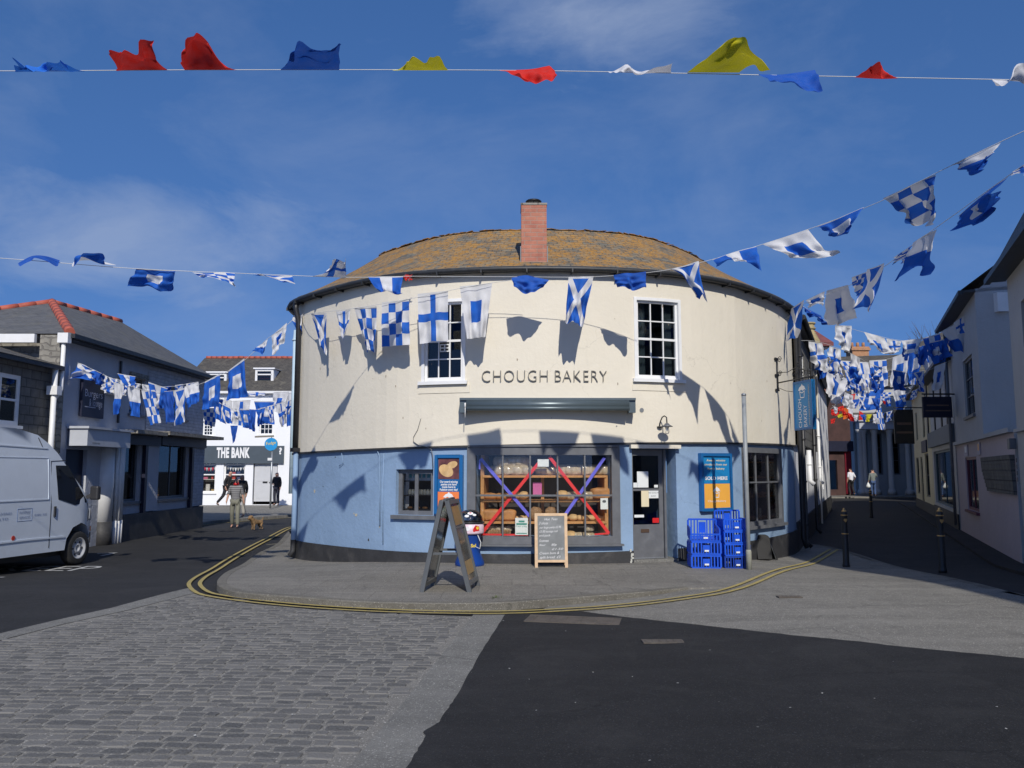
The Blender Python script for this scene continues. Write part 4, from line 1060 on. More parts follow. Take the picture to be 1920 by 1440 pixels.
text(mb, 'NO DOGS IN', .035, lambda x, y, d: DW(DW.at(1224, 924)[0] + x, .0325, DW.at(1224, 924)[1] + y)); text(mb, 'BAKERY', .03, lambda x, y, d: DW(DW.at(1224, 930)[0] + x, .0325, DW.at(1224, 930)[1] + y)); mb.build('notice_print', CHARCOAL, dl)
mb = MB(); BW.box(mb, se + .01, se + .05, .05, 1.97, -.12, -.04); mb.build('door_jamb', GREYW, bak)
mb = MB(); BW.box(mb, s1 - .16, s1 - .08, 1.2, 1.82, -.22, -.18); mb.build('door_poster', M('dim_blue_print', (.1, .2, .4), .5), bak)
# dark shop beyond the glass so the doorway reads deep
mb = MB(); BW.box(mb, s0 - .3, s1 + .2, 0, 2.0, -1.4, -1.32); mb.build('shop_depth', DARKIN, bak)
# crumbling paint at the foot of the jamb
mb = MB(); rnd = random.Random(8); c_ = BW(s0 - .03, .05, .09)
for _ in range(7):
    sx_, zx_ = s0 - .04 + rnd.uniform(-.05, .02), .1 + rnd.uniform(-.1, .1); BW.box(mb, sx_, sx_ + rnd.uniform(.02, .05), zx_, zx_ + rnd.uniform(.02, .06), .03, .038 + rnd.uniform(0, .004))
mb.build('crumbled_render', M('crumbled_render', (.5, .5, .45), .9, .2), bak)
# wall signs ---------------------------------------------------------------
def logo(mb, fn, s, m=0):
    """small bird-topped bun: swoosh, cup and crumbs"""
    def poly(p): mb.face([fn(x * s, y * s, 0) for x, y in p], m)
    poly([(-.5, .05), (-.3, .28), (-.12, .34), (0, .5), (.14, .36), (.3, .3), (.42, .1), (.5, .02), (.3, .08), (.1, -.02), (-.1, .08), (-.3, .0)])
    for a, b in (((-.3, -.05), (-.22, -.5)), ((.3, -.02), (.24, -.5)), ((-.24, -.5), (.26, -.5)), ((-.32, -.05), (0, -.16)), ((0, -.16), (.34, -.03))):
        dx_, dy_ = b[0] - a[0], b[1] - a[1]; L = math.hypot(dx_, dy_); nx, ny = -dy_ / L * .035, dx_ / L * .035
        poly([(a[0] + nx, a[1] + ny), (a[0] - nx, a[1] - ny), (b[0] - nx, b[1] - ny), (b[0] + nx, b[1] + ny)])
def posterframe(px0, px1, py0, py1, lab, dd=.06):
    s0, s1, z0, z1 = BW.rect(px0, px1, py0, py1, dd)
    W = Wall([tuple(BW(s0, dd, 0).xy), tuple(BW(s1, dd, 0).xy)]); root = thing('poster_case', lab, 'poster case', tuple(BW((s0 + s1) / 2, dd, z0)))
    mb = MB(); t = .055; L = W.L
    W.box(mb, 0, t, z0, z1, -.055, .03); W.box(mb, L - t, L, z0, z1, -.055, .03); W.box(mb, t, L - t, z0, z0 + t, -.055, .03); W.box(mb, t, L - t, z1 - t, z1, -.055, .03)
    mb.build('case_frame', BLUES, root, bevel=.006)
    return W, root, t, L - t, z0 + t, z1 - t
W1, r1, a0, a1, b0, b1 = posterframe(815, 868, 853, 964, 'blue poster case of pasties and text left of the shop window')
H = b1 - b0
mb = MB(); W1.box(mb, a0, a1, b0, b1, -.03, -.004); mb.build('poster_backing', BLUES, r1)
mb = MB(); W1.box(mb, a0 + .01, a1 - .01, b1 - .4 * H, b1 - .01, -.003, 0); mb.build('poster_photo', M('photo_dark', (.14, .05, .05), .4, .6, 5), r1)
mb = MB(); pc = (a0 + a1) / 2
def ell(cx, cz, rx, rz, rot, d): return [W1(cx + rx * math.cos(t) * math.cos(rot) - rz * math.sin(t) * math.sin(rot), d, cz + rx * math.cos(t) * math.sin(rot) + rz * math.sin(t) * math.cos(rot)) for t in [i * math.pi / 10 for i in range(20)]]
mb.face(ell(pc + .06, b1 - .13 * H, .1, .06, .35, .001), 1); mb.face(ell(pc - .05, b1 - .24 * H, .14, .1, -.5, .002), 0); mb.build('poster_picture', [CRUST2, CRUST2], r1)
mb = MB()
for k, l in enumerate(('Our award-winning', 'pasties are hand', 'made here in', 'Padstow every day!')): text(mb, l, .052, lambda x, y, d: W1(pc + x, .001, b1 - (.45 + .05 * k) * H + y), width=(a1 - a0) * (.8, .7, .6, .8)[k], bold=.0015)
mb.build('poster_text', WHITE, r1)
mb = MB(); W1.box(mb, a0 + .005, a1 - .005, b0, b1 - .64 * H, -.003, .0); mb.build('poster_panel', ORANGE, r1)
mb = MB(); logo(mb, lambda x, y, d: W1(pc + x, .0015, b1 - .75 * H + y), .2); mb.build('poster_emblem', WHITE, r1)
W2, r2, a0, a1, b0, b1 = posterframe(1314, 1372, 850, 958, 'blue poster case reading SOLD HERE above the crates')
H = b1 - b0; pc = (a0 + a1) / 2
mb = MB(); W2.box(mb, a0, a1, b0 + .47 * H, b1, -.03, -.003); mb.build('poster_backing', BLUEL, r2)
mb = MB(); W2.box(mb, a0, a1, b0, b0 + .467 * H, -.03, -.002); mb.build('poster_panel', AMBER, r2)
mb = MB()
for k, l in enumerate(('Award winning', 'products from our', 'family bakery')): text(mb, l, .055, lambda x, y, d: W2(pc + x, .001, b1 - (.08 + .08 * k) * H + y), width=(a1 - a0) * (.7, .84, .64)[k], bold=.001)
mb.build('poster_text', CREAMT, r2)
mb = MB(); text(mb, 'SOLD HERE', .085, lambda x, y, d: W2(pc + x, .001, b1 - .43 * H + y), width=(a1 - a0) * .84, bold=.003)
logo(mb, lambda x, y, d: W2(pc + x, .0015, b0 + .31 * H + y), .2); text(mb, 'ChoughBakery', .05, lambda x, y, d: W2(pc + x, .0015, b0 + .13 * H + y), width=(a1 - a0) * .68); mb.build('poster_emblem', WHITE, r2)
# wall lamp
lp_ = BW.at(1242, 800, .2); s_ = BW.S(1236, 800, .05); z_ = lp_[1]
lamp = thing('wall_lamp', 'swan neck wall lamp over the bakery door', 'wall lamp', tuple(BW(s_, .05, z_)))
mb = MB(); mb.lathe([(.0, -.02), (.05, -.01), (.05, .01), (0, .02)], BW(s_, .07, z_ - .0), 12)
mb.tube([BW(s_, .06, z_), BW(s_, .1, z_ + .1), BW(s_ + .01, .15, z_ + .17), BW(s_ + .02, .21, z_ + .19), BW(s_ + .03, .27, z_ + .16), BW(s_ + .03, .28, z_ + .06)], .011, 8); mb.build('bracket', IRON, lamp)
mb = MB(); mb.lathe([(.0, .06), (.03, .055), (.05, .03), (.105, .0), (.1, -.006), (.045, .02), (0, .03)], BW(s_ + .03, .28, z_), 20); mb.build('lamp_shade', GREYW, lamp)
mb = MB(); mb.lathe([(.035, .02), (.04, -.1), (.025, -.13), (0, -.135)], BW(s_ + .03, .28, z_), 14); mb.build('glass_jar', GLASS, lamp)
mb = MB(); mb.lathe([(.012, .0), (.02, -.05), (.0, -.09)], BW(s_ + .03, .28, z_), 10); mb.build('bulb', WHITE, lamp)
# round vent, cables, small scars
for (px, py, r) in ((1203, 769, .04), (1156, 799 - 0, .012)):
    s_, z_ = BW.at(px, py, .05); mb = MB(); mb.face([BW(s_ + r * math.cos(k * .52), .058, z_ + r * math.sin(k * .52)) for k in range(12)]); mb.build('vent_cover', STEEL, bak)
def cable(pts, m, d=.03, r=.008, name='cable'):
    mb = MB(); mb.tube([BW(*(lambda q: (q[0], d, q[1]))(BW.at(a, b, d))) for a, b in pts], r, 6); return mb.build(name, m, bak)
cable([(570, 852), (605, 848), (640, 846), (690, 843), (700, 841), (708, 846), (711, 855), (712, 900), (712, 985)], BLUEW, .025, .012)
cable([(640, 845), (643, 868), (636, 874)], BLUEW); cable([(775, 828), (784, 835), (800, 838), (809, 843), (811, 855), (812, 878)], GREYW, .07); cable([(789, 785), (783, 806), (775, 820), (775, 828)], IRON, .065, .004)
cable([(720, 850), (717, 925), (718, 1020)], BLUEW, .015, .01)
mb = MB(); rnd = random.Random(21)
for px, py in ((664, 963), (668, 966), (691, 1012), (606, 912), (590, 921), (629, 857), (712, 988)):
    s_, z_ = BW.at(px, py, 0); r = rnd.uniform(.012, .035); mb.face([BW(s_ + r * rnd.uniform(.6, 1.3) * math.cos(k * .9), .004, z_ + r * rnd.uniform(.6, 1.3) * math.sin(k * .9)) for k in range(7)], rnd.choice((0, 0, 1)))
mb.build('paint_chips', [M('bare_plaster', (.5, .45, .34), .9, .3, 30), BLACKW], bak)
mb = MB()
for k in range(24):
    px = rnd.uniform(575, 1470); py = rnd.uniform(560, 815)
    s_, z_ = BW.at(px, py, .05); r = rnd.uniform(.006, .016); mb.face([BW(s_ + r * .6 * math.cos(a), .0535, z_ + r * rnd.uniform(1, 2.5) * math.sin(a)) for a in [i * 1.05 for i in range(6)]])
mb.build('rust_spots', M('rust_spot', (.25, .19, .13), .9, .2), bak)
# hanging sign on scroll bracket ------------------------------------------------
def sq(px, py): return BW.at(px, py, .06)
s_, zb = BW.at(1456, 700, .06); z_t, z_m, z_b = BW.Z(1456, 672, .1), BW.Z(1458, 703, .1), BW.Z(1460, 731, .1)
hs_ = thing('hanging_sign', 'blue hanging sign lettered CHOUGH BAKERY on a black scroll bracket', 'hanging sign', tuple(BW(s_, .06, z_m)))
B0 = BW(s_, .08, z_m); zs_top = P(1500, 714, 15.6).z
sl = P(1476, 714, 15.9); sr2 = P(1524, 708, 15.3)          # sign hangs out towards the street
dirv = (Vector((sr2.x, sr2.y, 0)) - Vector((B0.x, B0.y, 0))); dirn = dirv.normalized()
def HP(t, z, o=0): return Vector((B0.x, B0.y, 0)) + dirn * t + Vector((-dirn.y, dirn.x, 0)) * o + Vector((0, 0, z))
tl = (Vector((sl.x, sl.y, 0)) - Vector((B0.x, B0.y, 0))).dot(dirn); tr = dirv.length
mb = MB(); mb.tube([HP(0, z_b), HP(0, z_t)], .016, 8)
for z in (z_t, z_m, z_b): mb.bar(BW(s_ - .11, .075, z), BW(s_ + .07, .075, z), .03, .04)
zarm = zs_top + .06
mb.tube([HP(0, zarm), HP(tr + .03, zarm)], .014, 8)
mb.tube([HP(0, zarm + .22), HP(tr * .3, zarm + .18), HP(tr * .55, zarm + .24), HP(tr * .8, zarm + .14), HP(tr, zarm + .1)], .008, 6)
def scroll(t, z, r, fl=1, turns=1.6):
    return [HP(t + fl * (r * (1 - k / 22)) * math.cos(k / 20 * turns * 6.28), z + r * (1 - k / 22) * math.sin(k / 20 * turns * 6.28)) for k in range(21)]
for t, z, r, f in ((.1, z_t - .03, .075, 1), (.1, z_m + .02, .07, 1), (tr * .5, zarm + .1, .1, 1), (tr * .72, zarm + .1, .1, -1), (tr * .9, zarm + .09, .07, 1), (tr * .62, zarm + .26, .08, 1)): mb.tube(scroll(t, z, r, f), .007, 5)
mb.tube([HP(0, z_b + .05), HP(tl * .5, z_b - .05), HP(tl, z_b - .1)], .006, 5)
mb.tube([HP(tr * .6, zarm), HP(tr * .6, zarm + .42)], .006, 5)
mb.build('scroll_bracket', IRON, hs_)
sh = P(1500, 806, 15.6).z; 
mb = MB()
def SG(u, z, o): return HP(tl + u, z, o)
w_ = tr - tl
for (u0, u1, z0_, z1_, o0, o1, m) in ((0, w_, sh, zs_top, -.03, .03, 0), (0, w_, zs_top - .04, zs_top, -.04, .04, 1), (0, w_, sh, sh + .04, -.04, .04, 1), (0, .04, sh + .04, zs_top - .04, -.04, .04, 1), (w_ - .04, w_, sh + .04, zs_top - .04, -.04, .04, 1)):
    c = [SG(u0, z0_, o0), SG(u1, z0_, o0), SG(u1, z0_, o1), SG(u0, z0_, o1), SG(u0, z1_, o0), SG(u1, z1_, o0), SG(u1, z1_, o1), SG(u0, z1_, o1)]; mb.hexa(c, m)
mb.build('sign_panel', [BLUEL, BLUES], hs_)
# which side faces the camera
side = 1 if (SG(0, 2, .1) - EYE).length < (SG(0, 2, -.1) - EYE).length else -1
oo = .033 * side
hgt = zs_top - sh
mb = MB()
text(mb, 'CHOUGH', .2, lambda x, y, d: SG(w_ * .34 - y * .8, sh + hgt * .34 + x, oo), width=hgt * .58); text(mb, 'BAKERY', .2, lambda x, y, d: SG(w_ * .62 - y * .8, sh + hgt * .28 + x, oo), width=hgt * .44)
logo(mb, lambda x, y, d: SG(w_ * .48 + x, sh + hgt * .8 + y, oo), w_ * .42); mb.build('sign_lettering', WHITE, hs_)
mb = MB(); text(mb, 'award winning pasties from padstow', .06, lambda x, y, d: SG(w_ * .82 - y, sh + hgt * .5 + x, oo), width=hgt * .82); mb.build('sign_small_text', CREAMT, hs_)
# ------------------------------------------------------------------ street furniture and goods outside
# large A-board, seen edge-on
fl, rl, fr, rr = G(790, 1112), G(811, 1099), G(880, 1112), G(893, 1099)
H_ = 1.2; apf = Vector(((fl.x + fr.x) / 2 - .03, fl.y, H_)); 
wv = Vector((.09, .66, 0))
ab = thing('sandwich_board', 'tall grey folding sandwich board seen edge on near the kerb', 'sandwich board', tuple(fl))
def leaf(foot, top, wv, nm, sidein):
    """panel with a channel frame, poster face on the outside"""
    up = (top - foot); L = up.length; u = up.normalized(); w = wv.normalized(); W_ = wv.length; n = u.cross(w).normalized()
    if n.x * sidein > 0: n = -n          # n points outward
    def T(a, b, c): return foot + w * a + u * b + n * c
    mb = MB()
    def bx(a0, a1, b0, b1, c0, c1, m=0):
        mb.hexa([T(a0, b0, c0), T(a1, b0, c0), T(a1, b0, c1), T(a0, b0, c1), T(a0, b1, c0), T(a1, b1, c0), T(a1, b1, c1), T(a0, b1, c1)], m)
    bx(0, .05, 0, L, -.03, .03); bx(W_ - .05, W_, 0, L, -.03, .03); bx(.05, W_ - .05, L - .06, L, -.03, .03); bx(.05, W_ - .05, .08, .14, -.03, .03); bx(.05, W_ - .05, L - .4, L - .37, -.0, .025)
    o = mb.build(nm, BOARDG, ab, bevel=.004)
    mb = MB(); bx(.05, W_ - .05, .14, L - .06, -.01, .008, 0); mb.build('panel', PANEL, o)
    if sidein < 0:
        mb = MB(); bx(.07, W_ - .07, L - .35, L - .09, .010, .014, 0); mb.build('upper_print', AMB_D, o); mb = MB(); bx(.08, W_ - .08, .22, .4, .010, .014, 0); mb.build('lower_print', AMB_D, o)
    return T, L, W_
BOARDG = M('board_grey', (.10, .108, .115), .4, .1, 6, .05); PANEL = M('board_panel_gloss', (.10, .10, .09), .1, .25, 3, spec=.8, dirt=(.25, .24, .2), dirt_amt=.5, dscale=2)
AMB_D = M('amber_print', (.32, .2, .06), .3, .3, 6)
topl = apf + Vector((-.035, 0, 0)); topr = apf + Vector((.035, 0, 0))
leaf(fl, topl, wv, 'left_leaf', 1); T_, L_r, W_r = leaf(fr, topr, wv, 'right_leaf', -1)
mb = MB()
for o_ in (.06, .6):
    a_ = fl.lerp(topl, .42) + wv * (o_ / wv.length); b_ = fr.lerp(topr, .42) + wv * (o_ / wv.length); mb.bar(a_, b_, .03, .03)
mb.build('cross_stay', BOARDG, ab)
mb = MB(); mb.tube([apf + wv * .05 + Vector((0, 0, .01)), apf + wv * .95 + Vector((0, 0, .01))], .02, 8); mb.build('hinge', BOARDG, ab)
# chalkboard
cl_, cr_ = G(1007, 1065), G(1061, 1065); h_ = .885; back = Vector((0, .14, 0))
cb_ = thing('chalkboard', 'pale wood framed chalkboard menu standing below the shop window', 'chalkboard', tuple(cl_))
wv2 = cr_ - cl_; w2 = wv2.normalized(); tl_ = cl_ + back + Vector((0, 0, h_)); u2 = (tl_ - cl_).normalized(); L2 = (tl_ - cl_).length; n2_ = w2.cross(u2); 
if n2_.y > 0: n2_ = -n2_
def CT(a, b, c): return cl_ + w2 * a + u2 * b + n2_ * c
WW = wv2.length + .07
def cbx(mb, a0, a1, b0, b1, c0, c1, m=0): mb.hexa([CT(a0, b0, c0), CT(a1, b0, c0), CT(a1, b0, c1), CT(a0, b0, c1), CT(a0, b1, c0), CT(a1, b1, c0), CT(a1, b1, c1), CT(a0, b1, c1)], m)
mb = MB(); e_ = -.035; cbx(mb, e_, e_ + .048, 0, L2, -.012, .012); cbx(mb, WW + e_ - .048, WW + e_, 0, L2, -.012, .012); cbx(mb, e_ + .048, WW + e_ - .048, L2 - .045, L2, -.012, .012); cbx(mb, e_ + .048, WW + e_ - .048, .09, .13, -.012, .012)
mb.build('frame', WOOD, cb_, bevel=.004)
mb = MB(); cbx(mb, e_ + .048, WW + e_ - .048, .13, L2 - .045, -.006, .004); mb.build('slate_panel', CHALKB, cb_)
mb = MB(); x0_ = e_ + .065; Wt = WW - .13
rows = [('      Hot Teas', .055, .58), ('3 slices', .062, .4), ('our large pasty £2.95', .05, .95), ('£3.50 sausage roll', .05, .8), ('and pack', .05, .5), ('Scones', .06, .42), ('four      80p', .05, .75), ('      £1.50', .045, .5), ('Cream buns &', .055, .85), ('split bread  £3', .055, .9)]
for k, (t_, sz, wd) in enumerate(rows):
    y0 = L2 - .1 - k * .067 - (.02 if k > 4 else 0)
    text(mb, t_.strip(), sz, lambda x, y, d: CT(x0_ + Wt * (.5 if k in (0,) else wd / 2 if k != 7 else .75) + x, y0 + y + x * .03, .0055), width=Wt * wd * .92, shear=.3)
mb.build('chalk_writing', CHALK, cb_)
mb = MB()
for a in (e_, WW + e_ - .04):
    p0 = CT(a + .02, L2 - .03, -.02); p1 = Vector((p0.x, p0.y + .2, .0)); mb.bar(p0, p1, .035, .02)
mb.build('back_leg', WOOD, cb_)
# bin with a clear dome
bc = G(880, 1062); bc.y += .1
bn = thing('litter_bin', 'blue ice cream bin with a clear dome lid beside the sandwich board', 'litter bin', tuple(bc))
mb = MB(); mb.lathe([(.245, 0), (.25, .03), (.245, .07), (.18, .22), (.165, .4), (.185, .5), (.19, .53)], bc, 28); mb.build('body', BINBLUE, bn)
mb = MB(); mb.lathe([(.19, .53), (.235, .545), (.24, .56), (.235, .70), (.22, .71)], bc, 28); 
STK = M('sticker_white_pink', (.72, .55, .62), .4, .2, 8); mb.build('band', STK, bn)
mb = MB(); 
def cyl(a, z, r=.2415): return Vector((bc.x + r * math.sin(a), bc.y - r * math.cos(a), bc.z + z))
rnd = random.Random(3)
def patch(a, z, da, dz, m, n=9):
    mb.face([cyl(a + da * math.cos(k * 6.283 / n) * rnd.uniform(.7, 1.1), z + dz * math.sin(k * 6.283 / n) * rnd.uniform(.7, 1.1), .243) for k in range(n)], m)
patch(.55, .635, .28, .06, 0); patch(.62, .645, .12, .03, 1); patch(.35, .60, .1, .02, 0); patch(-.5, .64, .3, .05, 2); patch(-.1, .63, .2, .05, 2)
mb.build('sticker', [REDP, YEL, WHITE], bn)
mb = MB(); mb.lathe([(.225, .71), (.25, .715), (.25, .735), (.222, .74)], bc, 28); mb.build('rim', IRON, bn)
DOME = glassmat('smoky_dome', (.55, .56, .58), .5)
mb = MB(); mb.lathe([(.225 * math.cos(t), .74 + .2 * math.sin(t)) for t in [i * math.pi / 2 / 9 for i in range(9)]] + [(0, .94)], bc, 28); dm = mb.build('dome', DOME, bn)
mb = MB()
for (a, t, s_, m) in ((.1, .75, .05, 0), (.45, .6, .035, 0), (-.2, .5, .04, 0), (.1, .8, .02, 1)):
    c_ = Vector((bc.x + .228 * math.cos(t) * math.sin(a), bc.y - .228 * math.cos(t) * math.cos(a), bc.z + .74 + .203 * math.sin(t))); nn_ = (c_ - Vector((bc.x, bc.y, bc.z + .74))).normalized(); xx = nn_.cross(Vector((0, 0, 1))).normalized(); yy = xx.cross(nn_)
    mb.face([c_ + nn_ * (.006 + m * .002) + xx * s_ * math.cos(k * .7) + yy * s_ * .6 * math.sin(k * .7) for k in range(9)], m)
mb.build('lid_sticker', [WHITE, REDP], dm)
mb = MB(); text(mb, 'Sol', .075, lambda x, y, d: cyl(.42 + x / .17, .345 + y, .174), bold=.003); mb.build('bin_lettering', YEL, bn)
mb = MB(); mb.tube([cyl(.75, .53, .2), cyl(.85, .4, .26), cyl(.8, .3, .25), cyl(.6, .33, .18)], .006, 6); mb.build('bag_cord', PAPER, bn)
# bread crates --------------------------------------------------------------
def crateproto(mat, w=.47, d=.4, h=.215, back=0.0, low_front=False):
    root = thing('bread_crate', 'crate', 'crate', (0, 0, 0), 'plastic bread crates outside the bakery')
    mb = MB(); t = .018
    def side(ax, fixed, lo, hi, H, zlo=0):
        n = 9; W_ = hi - lo
        def B(a0, a1, z0, z1):
            if ax == 'x': mb.box(a0, a1, fixed - t / 2, fixed + t / 2, z0, z1)
            else: mb.box(fixed - t / 2, fixed + t / 2, a0, a1, z0, z1)
        B(lo, hi, zlo, zlo + .022); B(lo, hi, H - .026, H)
        for i in range(n + 1):
            x = lo + W_ * i / n
            if abs(i - n / 2) < 1.2 and ax == 'x': continue
            k = .03 if i in (0, n) else .021; B(x - k / 2, x + k / 2, zlo + .022, H - .026)
        if ax == 'x': B(lo + W_ * .38, lo + W_ * .62, zlo + .075, H - .06); B(lo + W_ * .38, lo + W_ * .41, zlo + .022, zlo + .075); B(lo + W_ * .485, lo + W_ * .515, zlo + .022, zlo + .075); B(lo + W_ * .59, lo + W_ * .62, zlo + .022, zlo + .075)
    hf = h * (.62 if low_front else 1)
    side('x', -d / 2, -w / 2, w / 2, hf); side('x', d / 2, -w / 2, w / 2, h + back); side('y', -w / 2, -d / 2 + t, d / 2 - t, h); side('y', w / 2, -d / 2 + t, d / 2 - t, h)
    mb.box(-w / 2 + t, w / 2 - t, -d / 2 + t, d / 2 - t, .004, .014)
    mb.build('crate_body', mat, root)
    mb = MB(); mb.box(-.03, .04, -d / 2 - t / 2 - .003, -d / 2 - t / 2 - .0005, .05, .078); mb.build('label_plate', PAPER, root)
    return root
k1 = G(1327, 1067); k2 = G(1377, 1067)
k1.y += .22; k2.y += .2; k1.x += .0; k2.x += .03
pa = crateproto(CRATE); pd = crateproto(CRATED); pb = crateproto(CRATE, back=.10, low_front=True); pb2 = crateproto(CRATE, back=.14)
used = set()
def putcrate(proto, p, z, rot, lab, tilt=0, s=1.0, sz=1.0):
    o = proto if proto.name not in used else copytree(proto); used.add(proto.name); used.add(o.name)
    o.location = (p.x, p.y, z); o.rotation_euler = (rad(tilt), 0, rad(rot)); o['label'] = lab; o.scale = (s, 1, sz); return o
putcrate(pa, k1, k1.z + .008, -4, 'bottom blue crate of the left stack beside the doorway')
putcrate(pa, k1, k1.z + .228, -3, 'middle blue crate of the left stack, pale tag on its front')
putcrate(pb, k1, k1.z + .46, -6, 'tilted low fronted blue crate on top of the left stack', 6)
putcrate(pd, k2, k2.z + .008, 8, 'dark blue crate at the bottom of the stack against the pole', 0, .92, .93)
putcrate(pa, k2, k2.z + .212, 9, 'second blue crate up in the stack against the pole', 0, .92, .93)
putcrate(pa, k2, k2.z + .415, 8, 'third blue crate up in the stack against the pole', 0, .92, .93)
putcrate(pb2, k2, k2.z + .618, 7, 'high backed blue crate topping the stack against the pole', 0, .92, .93)
# grey pole
pt = P(1391, 742, 13.25); pg = G(1400, 1050)
mb = MB(); px_ = pg.x; py_ = 13.3; base = Vector((P(1400, 1050, py_).x, py_, zpave(3.8, py_))); top = Vector((P(1391, 742, py_).x, py_, P(1391, 742, py_).z))
pole = thing('signpost', 'bare grey steel post standing behind the blue crates', 'post', tuple(base))
base.x = P(1404, 1050, py_).x; top.x = base.x + .0
mb.tube([base, top], .036, 14); mb.build('post', M('galvanised_grey', (.27, .29, .30), .5, .15, 5, .1), pole)
mb = MB(); mb.lathe([(.04, 0), (.042, .03), (.0, .05)], top, 14); mb.build('cap', STEEL, pole)
mb = MB(); mb.lathe([(.046, 0), (.046, .3), (.038, .33)], base, 14); mb.build('base_sleeve', M('worn_post_base', (.3, .3, .25), .7, .2, 6, .2), pole)
# black folded board leaning on the plinth
q0 = G(1424, 1052); q1 = G(1458, 1051)
fb = thing('folded_sign', 'black rounded folding sign leaning on the plinth under the bay window', 'folded sign', tuple(q0))
def slab(foot, wv, top, th, nm, m, r=.12):
    u = (top - foot); L = u.length; u.normalize(); w = wv.normalized(); W_ = wv.length; n = w.cross(u).normalized()
    prof = [(0, 0), (W_, 0)] + [(W_ - r + r * math.cos(a), L - r + r * math.sin(a)) for a in [i * math.pi / 2 / 5 for i in range(6)]] + [(r - r * math.sin(a), L - r + r * math.cos(a)) for a in [i * math.pi / 2 / 5 for i in range(6)]]
    mb = MB(); mb.prism(prof, lambda a, b, c: foot + w * a + u * b + n * c, th); return mb.build(nm, m, fb, bevel=.01)
BLK = M('black_plastic', (.008, .008, .009), .4, .2, 6, spec=.3)
wvv = Vector((-.06, .26, 0)); f0 = q1 + Vector((-.02, -.02, 0)); f0.z = zpave(f0.x, f0.y) + .008
slab(f0, wvv, f0 + Vector((-.17, .12, .47)), .035, 'outer_panel', BLK)
f1 = G(1420, 1051); f1.z = zpave(f1.x, f1.y) + .006; slab(f1, Vector((.29, .03, 0)), f1 + Vector((.02, .2, .46)), .04, 'inner_panel', BLK, .11)
mb = MB(); mb.tube([f0 + Vector((-.02, -.004, .02)), f0 + Vector((-.15, .0, .42)), f0 + Vector((-.2, .06, .49))], .008, 6); mb.build('edge_trim', STEEL, fb)
# bollards -------------------------------------------------------------------
def bollard():
    root = thing('bollard', '', 'bollard', (0, 0, 0), 'black and gold bollards across the side street')
    mb = MB(); mb.lathe([(.066, 0), (.066, .05), (.06, .07), (.056, .1), (.052, .6), (.05, .95), (.054, .96), (.054, 1.0), (.046, 1.02)], n=18); mb.build('post', IRON, root)
    for z in (.615, .955): mb = MB(); mb.lathe([(.05, z - .01), (.062, z - .007), (.062, z + .007), (.05, z + .01)], n=18); mb.build('ring', GOLD, root)
    mb = MB(); mb.lathe([(.046, 1.02), (.042, 1.035), (.02, 1.05), (.022, 1.065), (.018, 1.08), (0, 1.09)], n=14); mb.build('finial', GOLD, root)
    mb = MB(); s = .03
    mb.prism([(-s, s), (s, s), (s, 0), (0, -s * 1.2), (-s, 0)], lambda u, v, w_: Vector((u - .0, -.052 - w_, .86 + v)), .004); mb.build('crest', GOLD, root)
    return root
b0_ = bollard(); bl = [(1587, 1064, 'sunlit bollard with its long thin shadow, nearest the bakery'), (1768, 1074, 'black bollard standing in shade at the right kerb'), (1634, 966, 'distant bollard in the middle of the shaded street')]
for i, (a, b, l) in enumerate(bl):
    o = b0_ if i == 0 else copytree(b0_); g_ = G(a, b, zroad); o.location = g_; o['label'] = l
    if i == 2:
        o.location = P(1634, 966, 31.0); o.location.z = zroad(o.location.x, 31) 
# ------------------------------------------------------------------ left-hand buildings
def roofplane(mb, pts, m=0):
    """planar roof polygon, UV metric with v up the slope"""
    pts = [Vector(p) for p in pts]; n = (pts[1] - pts[0]).cross(pts[2] - pts[0]).normalized()
    if n.z < 0: n = -n
    h = Vector((-n.y, n.x, 0)).normalized(); up = n.cross(h)
    mb.face(pts, m, [(p.dot(h), p.dot(up)) for p in pts])
Lx = -10.5
LW = Wall([(Lx, 18.6), (Lx + .1, 26.9)]); LL = LW.L
l1 = thing('shop_building', 'grey two storey shop with slate hip roof and red ridge tiles', 'shop building', (Lx, 22, 0))
EV = 4.78
def lr(x0, x1, y0, y1, d=0): return LW.rect(x0, x1, y0, y1, d)
def LS(px): return LW.S(px, 880)
w1 = (LS(236), LS(264), 3.15, 4.15); w2 = (LS(316), LS(345), 3.2, 4.0); 
sh1 = (LS(222), LS(262), .75, 2.45); sh2_ = (LS(295), LS(352), .75, 2.5); dd = (LS(122), LS(162), 0, 2.1); wsg = (LS(140), LS(182), 2.9, 4.0)
mb = MB(); s_mid = LS(268)
LW.panel(mb, 0, LL, -.4, EV, 0, [w1, w2, sh1, sh2_, dd], .2)
mb.build('wall', GREYPW, l1)
mb = MB(); LW.panel(mb, LS(268), LL, 2.75, EV - .01, .015, [(w2[0] - .001, w2[1] + .001, w2[2], w2[3])], .02); mb.build('painted_brickwork', BRICKW, l1)
mb = MB(); mb.face([(Lx, 18.6, -.4), (Lx - 6, 18.6, -.4), (Lx - 6, 18.6, EV), (Lx, 18.6, EV)]); mb.build('gable_wall', STONE, l1); mb = MB(); mb.face([(Lx + .1, 26.9, -.4), (Lx - 6, 26.9, -.4), (Lx - 6, 26.9, EV), (Lx + .1, 26.9, EV)]); mb.build('gable_wall', STONE, l1)
mb = MB(); mb.box(Lx - .45, Lx + .03, 18.35, 18.597, 2, EV - .05); mb.build('quoin_pier', STONE, l1)
mb = MB(); mb.face([(Lx - .6, 18.7, -.4), (Lx - .6, 26.8, -.4), (Lx - .6, 26.8, EV), (Lx - .6, 18.7, EV)]); mb.face([(Lx - .6, 18.7, 2.6), (Lx, 18.7, 2.6), (Lx, 26.8, 2.6), (Lx - .6, 26.8, 2.6)]); mb.build('interior', DARKIN, l1)
